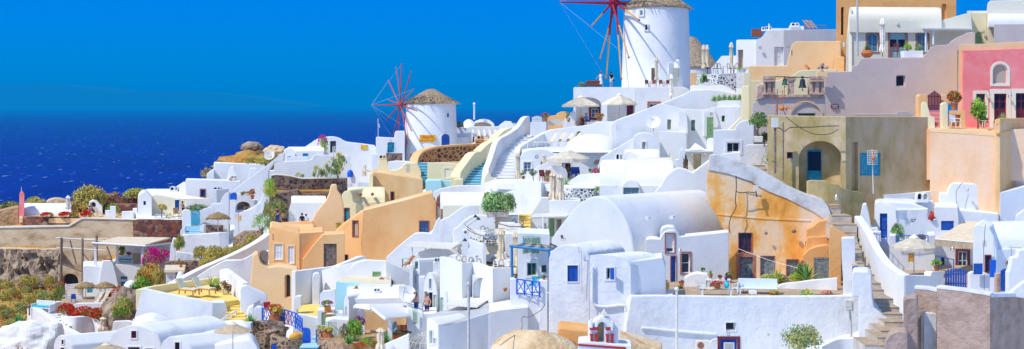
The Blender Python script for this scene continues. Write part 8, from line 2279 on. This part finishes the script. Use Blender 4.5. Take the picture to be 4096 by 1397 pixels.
HB = [(60,450,130,70),(200,430,190,90),(350,425,120,80),(90,500,140,70),(190,470,90,45),(30,540,130,70),(330,540,180,90),(220,560,150,80),(150,620,150,90),(50,650,130,80),(70,740,150,90),(20,820,130,90),(140,690,110,60),(400,500,100,70),(280,500,110,60),(10,430,90,60),(20,600,80,50),(110,560,90,50),(300,590,110,50),(40,900,90,90)]
HW = ['at the foot of the cliff by the photo edge','the widest one below the tan cliff','before the arched stone cave','in the rust coloured grass','small and pale in the middle of the slope','half cut by the photo edge','yellow-green below the orange flowers','in the middle of the scrub slope','above the whitewashed rock','dark and round by the photo edge','beside the whitewashed rock','low down at the photo edge','next to the blue green agave','behind the orange flowering bush','between the two widest bushes','highest up by the photo edge','tiny one among rusty grass','small one on the rusty slope','just above the white garden sofa','in the bottom corner']
for (x,y,w_,h_),lab in zip(HB,HW):
    Y_ = 152 - (y - 420) * .072
    shrub('hillside bush ' + lab,x,y + 8,w_ * .78,h_ * .9,Y_,rnd.choice((('leaf_scrub','leaf_dry'),('leaf_scrub','leaf_olive'),('leaf_scrub','leaf_dry'))),group='hillside bushes')
bm = bmesh.new()
for i in range(6000):
    X = rnd.uniform(-62,-24); Y_ = rnd.uniform(112,156)
    if X > -34 - (Y_ - 120) * .2: continue
    p = Vector((X,Y_,ground(X,Y_) - .05))
    if noise.noise((X * .25,Y_ * .25,9)) < -.1: continue
    for q in range(2): leaf(bm,p + Vector((rnd.gauss(0,.12),rnd.gauss(0,.12),0)),(rnd.gauss(0,.5),rnd.gauss(0,.5),1),rnd.uniform(.25,.6),0 if noise.noise((X * .15,Y_ * .15,2)) > 0 else 1,.16)
single('dry_grass',None,None,bm,('leaf_dry','leaf_rust'),kind='stuff',ang=0)
K('A4')
HB = [(270,240,110,90),(360,260,150,110),(330,300,140,70),(460,235,150,80),(560,215,150,80),(640,165,130,90),(120,160,80,80)]
for (x,y,w_,h_),lab in zip(HB,('by the whitewashed rubble','beside the long white ribbon wall','lowest beside the dark stones','in the middle of the brown bank','under the loose green tree','at the top of the brown bank','green and hanging from the white wall')):
    shrub('dry bank bush ' + lab,x,y,w_,h_,134 - (y - 160) * .06,('leaf_scrub','leaf_dry') if x > 150 else ('leaf_green','leaf_scrub'),group='bushes of the dry bank')
T('ribbon_wall','long white ribbon wall climbing past the dry bank to the peach house','wall',P(400,260,122))
wall('wall',[(60,425,117),(120,392,118),(200,350,119.4),(300,300,121),(450,236,123.4),(600,166,126),(720,96,128.6),(765,60,130)],.7,'white',2.4,smooth=2)
prism('wall',[(225,440),(228,378),(330,310),(440,252),(556,250),(590,235),(640,206),(650,192),(662,210),(650,290),(560,400),(560,440)],Pl(450,117.4,6),.8,'white',bev=.08)
T('rubble_bank','dark stone and white rubble bank with a lattice gate','wall',P(120,300,131))
prism('wall',[(10,310),(14,270),(60,262),(240,256),(282,262),(284,330)],Pl(150,130),1,'stone_dark',bev=.05)
prism('wall',[(90,270),(95,190),(180,200),(240,215),(240,256)],Pl(160,133),1,'white_worn',bev=.1)
prism('wall',[(140,180),(142,70),(400,60),(410,110),(380,180)],Pl(270,140),1,'white_rough',bev=.1)
prism('wall',[(30,210),(60,150),(75,95),(104,98),(100,150),(60,210)],Pl(70,136),1,'white',bev=.08)
prism('wall',[(480,150),(500,90),(580,45),(700,40),(700,110),(560,150)],Pl(590,139),1,'stone_tan',bev=.1)
block('canopy',[(12,126),(155,126),(165,130),(20,130)],318,126,.25,'canvas',.03)
gate('white lattice gate under the small sand coloured canopy',24,92,332,412,126.4,'whitepaint',7,'flat')
K('A4')
inst('potted','clay pots standing on the canopy of the lattice gate',P(130,300,128),0,.9,'potted plants',mats=('leaf_green','leaf_rust'))
dome('rock_shrine',128,405,34,328,124,'white',par=None); tag(bpy.data.objects['rock_shrine'],'small round white hump beside the lattice gate','hump')
T('yellow_terrace','white walled roof terrace with a bright yellow floor and steps','terrace',P(200,740,105))
prism('wall',[(-235,800),(-208,690),(-182,600),(-156,490),(-148,462),(-130,452),(-60,468),(0,482),(355,550),(358,800)],Pl(355,104,-6),.5,'white',bev=.08)
prism('wall',[(354,800),(356,552),(440,548),(452,590),(468,640),(470,800)],Pl(356,104,28),1.5,'white',bev=.06)
wall('wall',[(-145,458,106.6),(-100,444,108),(0,426,110.4),(180,400,113.5),(408,372,117)],.5,'cream',1.6,smooth=2)
wall('side_wall',[(403,318,115.4),(432,309,114.4),(500,360,110.4),(566,411,106.8)],.45,'white',5)
K('A4')
block('floor',[(-135,107),(345,104.5),(540,106.5),(440,113),(405,117),(-20,111)],556,104.5,.5,'yellow')
stairs([(400,592,722,101),(425,592,694,101.8),(445,585,668,102.6),(455,578,644,103.4),(450,565,620,104.2),(440,552,596,105),(436,545,574,105.8),(436,526,552,106.4)],('yellow','yellow'),1.8,.8)
prism('side_wall',[(546,660),(550,460),(560,436),(590,430),(640,450),(715,485),(740,505),(742,560),(692,562),(690,540),(660,556),(620,590),(604,620),(598,665)],Pl(640,104.5,8),1,'white',bev=.12)
prism('side_wall',[(594,720),(596,620),(612,585),(645,572),(650,700)],Pl(620,103),1,'white',bev=.1)
prism('pillar',[(644,700),(646,592),(660,580),(690,582),(710,600),(708,690)],Pl(676,101.6),.8,'white',bev=.08)
railing('white handrail climbing beside the yellow steps',[(365,742,101),(440,690,102.4),(520,640,104)],.35,'whitepaint',3,'bar',r=.05)
K('A4')
for x,y,lab in ((180,492,'wooden sun lounger with a grey green cushion, nearer the terrace corner'),(295,484,'wooden sun lounger with a grey green cushion, nearer the agave pots')):
    inst('lounger',lab,P(x,y,108),58,1.12,'yellow terrace loungers',frame='orangewood',cloth='cushion',cushion=True,back=60)
inst('potted','tall agave in a dark pot on the yellow terrace',P(352,455,112),0,1.1,'potted plants',pot='leaf_dark',form='spiky',fh=.95,mats=('leaf_agave','leaf_yellow'),r=.22,h=.36); inst('potted','agave in a dark green pot beside the taller one',P(388,466,111),0,1.0,'potted plants',pot='leaf_dark',form='spiky',fh=.8,mats=('leaf_agave','leaf_lime'),r=.24,h=.4)
T('round_planter','pale round planter with a dark brown dome of plant','planter',P(437,498,109.6))
bm = bmesh.new(); lathe(bm,P(445,500,109.6),[(.28,0),(.33,.5),(.3,.6)],18); obj('pot',bm,'cream')
bm = bmesh.new(); leaves(bm,P(437,445,109.4),(.5,.5,.55),500,.12,(0,)); obj('foliage',bm,'leaf_brown',ang=0)
shrub('dark green bush growing at the foot of the white terrace wall',305,755,120,78,100.5,('leaf_olive','leaf_green'))
K('A2')
T('vault_cottage','white cottage with a great round gable and small red windows at the bottom','house',P(950,900,96))
prism('wall',[(765,960),(772,820),(785,782),(830,742),(895,716),(950,709),(1010,717),(1070,745),(1115,780),(1136,830),(1142,960)],Pl(950,95,-4),6,'white',(win(929,750,966,802,'frame_maroon',3,3,'white',.15,glass='glassdark',tw=.08),win(906,864,990,940,'frame_maroon',2,2,'white',.15),win(1028,874,1086,940,'frame_maroon',2,2,'white',.15)),ext=42,bev=.16)
prism('wall',[(372,960),(376,850),(388,810),(410,784),(432,776),(460,788),(485,820),(510,850),(515,960)],Pl(440,94.6,-16),11,'white',(win(437,812,452,845,'frame_red',1,1,'white',.12,tw=.06),win(430,868,456,930,'frame_red',1,1,'white',.12,tw=.06)),ext=60,bev=.14)
prism('wall',[(510,960),(512,850),(775,812),(780,960)],Pl(600,95.6,6),.6,'cream_pale',bev=.04)
prism('roof',sp([(930,720),(1000,690),(1080,674),(1160,700),(1240,745),(1330,790)],3) + [(1400,880),(930,880)],Pl(1100,100),4,'white',bev=.3)
K('A4')
T('low_vaults','row of low white vaulted roofs at the bottom with a maroon window','house',P(100,900,94))
prism('wall',[(-30,960),(-20,860),(0,820),(40,792),(80,784),(130,800),(175,840),(210,880),(215,960)],Pl(90,93,-4),5,'white',(win(88,830,122,940,'frame_maroon',1,2,'white',.15,glass='glassdark',tw=.08),),ext=50,bev=.14)
prism('roof',sp([(0,800),(60,765),(200,762),(420,752),(560,745),(620,760)],3) + [(640,960),(0,960)],Pl(300,97.6),5,'white',bev=.35)
prism('roof',sp([(210,870),(300,855),(440,830),(560,812),(620,810),(660,840),(690,900)],3) + [(700,960),(205,960)],Pl(450,94),3,'white',bev=.35)
inst('parasol','open cream parasol among the low white vaults',P(498,960,92),10,1.0,'open parasols',canvas='canvas',r=1.28,h=2.5,drop=.5,val=.02,pole='pole_gray',top=True)
K('A2')
inst('parasol','cream parasol top at the very bottom before the round gable',P(755,1000,88),10,1.0,'open parasols',canvas='canvas',r=1.45,h=1.45 + 0,drop=.5,val=.02,pole='pole_gray',top=True)
K('E6')
T('stone_yard','purple brown stone walls and an arched stone vault round the blue gate','wall',P(600,879,98))
prism('wall',[(100,720),(110,470),(120,440),(250,434),(390,440),(392,720)],Pl(240,101),1,'stone_tan',bev=.06)
prism('arch_wall',[(120,960),(122,690),(170,630),(230,596),(300,585),(380,592),(420,610),(370,660),(330,760),(310,960)],Pl(250,98.6),2.5,'stone_tan',ext=25,bev=.12)
prism('wall',[(398,960),(402,660),(420,648),(560,690),(700,735),(702,960)],Pl(550,98),.8,'stone_tan',(door(426,792,514,940,'bluebright',2,2,None,.1),),bev=.08)
prism('wall',[(695,960),(697,735),(780,700),(900,655),(930,660),(940,800),(860,850),(840,960)],Pl(700,97.8,30),1,'stone_tan',bev=.08)
prism('wall',[(625,650),(627,500),(700,520),(800,560),(804,650)],Pl(700,101),.6,'stone_tan',bev=.05)
prism('wall',[(1165,960),(1170,560),(1230,590),(1240,690),(1380,740),(1530,790),(1800,850),(1800,960)],Pl(1300,96.6),1,'stone_tan',bev=.08)
prism('wall',[(560,960),(580,860),(700,840),(860,840),(910,880),(920,960)],Pl(740,95.4),.8,'stone_tan',bev=.08)
T('stone_oven','grey purple stone counter with a pale cupboard below the flower box','counter',P(500,620,99))
prism('body',[(372,640),(374,414),(400,402),(630,436),(632,640)],Pl(500,99.6,4),1.4,'grayrock',(door(414,500,500,612,'offwhite',1,1,None,.15),),bev=.05)
T('blue_gate_steps','pale blue steps leading up through the open blue gate','steps',P(1040,870,96))
stairs([(880,1180,850,95.6),(930,1170,800,97),(1060,1150,760,98.4),(1060,1145,730,99.4)],('bluestep','bluepale'),2,.8)
for pts,lab in (([(928,772),(930,540),(945,526),(1010,532),(1050,552),(1064,600),(1066,772)],'open bright blue solid door leaf at the pale blue steps'),([(1144,800),(1146,570),(1158,556),(1172,570),(1172,806)],'edge-on bright blue door leaf facing the open one')):
    T('gate_leaf',lab,'gate',P(*pts[0],97.4))
    prism('panel',pts,Pl(pts[0][0],97.4,8),.06,'bluebright',bev=.015)
    bm = bmesh.new(); tube(bm,P(pts[2][0] + 6,580,97.3),P(pts[2][0] + 6,625,97.3),.02); obj('handle',bm,'metal')
railing('bright blue crossed railing by the white pillar',[(280,436,101.6),(412,445,100.8)],1.0,'bluebright',2,'x',r=.035)
railing('bright blue crossed railing running down to the open blue door',[(560,470,100.4),(640,484,100),(820,545,99),(925,640,98.2)],1.1,'bluebright',3,'x',r=.035)
K('E6')
inst('potted','long clay flower box of rusty flowers on the stone counter',P(485,425,99.8),0,(1.6,1.1,1.35),'potted plants',shape=1,fh=.5,r=.22,h=.34,mats=('leaf_rust','leaf_yellow'),fl=('fl_orange','leaf_rust'))
inst('potted','square orange pot with a yellow bush, the nearer of two',P(1328,708,96.4),0,1.05,'potted plants',shape=1,pot='terracotta',fh=.5,r=.24,h=.42,mats=('leaf_yellow','leaf_scrub')); inst('potted','square orange pot with a yellow bush, the one closer to the blue leaf',P(1262,690,96.9),0,1.0,'potted plants',shape=1,pot='terracotta',fh=.5,r=.24,h=.42,mats=('leaf_yellow','leaf_scrub'))
o_ = inst('amphora','ribbed yellow clay jar lying on its side on the stone wall',P(720,690,97),0,.95,col='ochrepot',h=1.0,r=.27)
o_.rotation_euler = (0,R(75),R(8))
inst('agave','green agave before the white pillar at the yellow steps',P(85,450,101),0,.8)
shrub('bright green plant at the foot of the speckled white tub',60,690,100,110,99,('leaf_green','leaf_lime'),n=700)
T('speckled_tub','white tub speckled with green at the stone wall corner','planter',P(50,640,100))
prism('tub',[(0,690),(4,470),(20,455),(95,460),(105,690)],Pl(50,99.8),.8,'white_worn',bev=.1)
shrub('dark purple trailing plant along the stone wall ledge',590,670,170,70,98.6,('leaf_dark','leaf_brown'),n=600)
shrub('dark dry creeper on the stone wall by the white pillar',208,560,40,120,100.4,('leaf_dark','leaf_brown'),n=250,size=.3)
inst('chair','red metal folding chair at the peach wall',P(380,345,104),30,1.15,col='red',arms=False,name='folding_chair')
inst('chair','wooden chair with a white cloth by the green niche door',P(1370,425,99.6),30,1.1,col='orangewood',arms=True,name='wooden_chair')
inst('table','small round white garden table next to the green niche door',P(1385,440,98.8),0,.85,top='offwhite',cloth=False,round_=True,name='garden_table')
railing('thin green metal railing beside the orange pots',[(1350,715,97.4),(1475,725,97)],1.2,'green',5,'bar',r=.014)
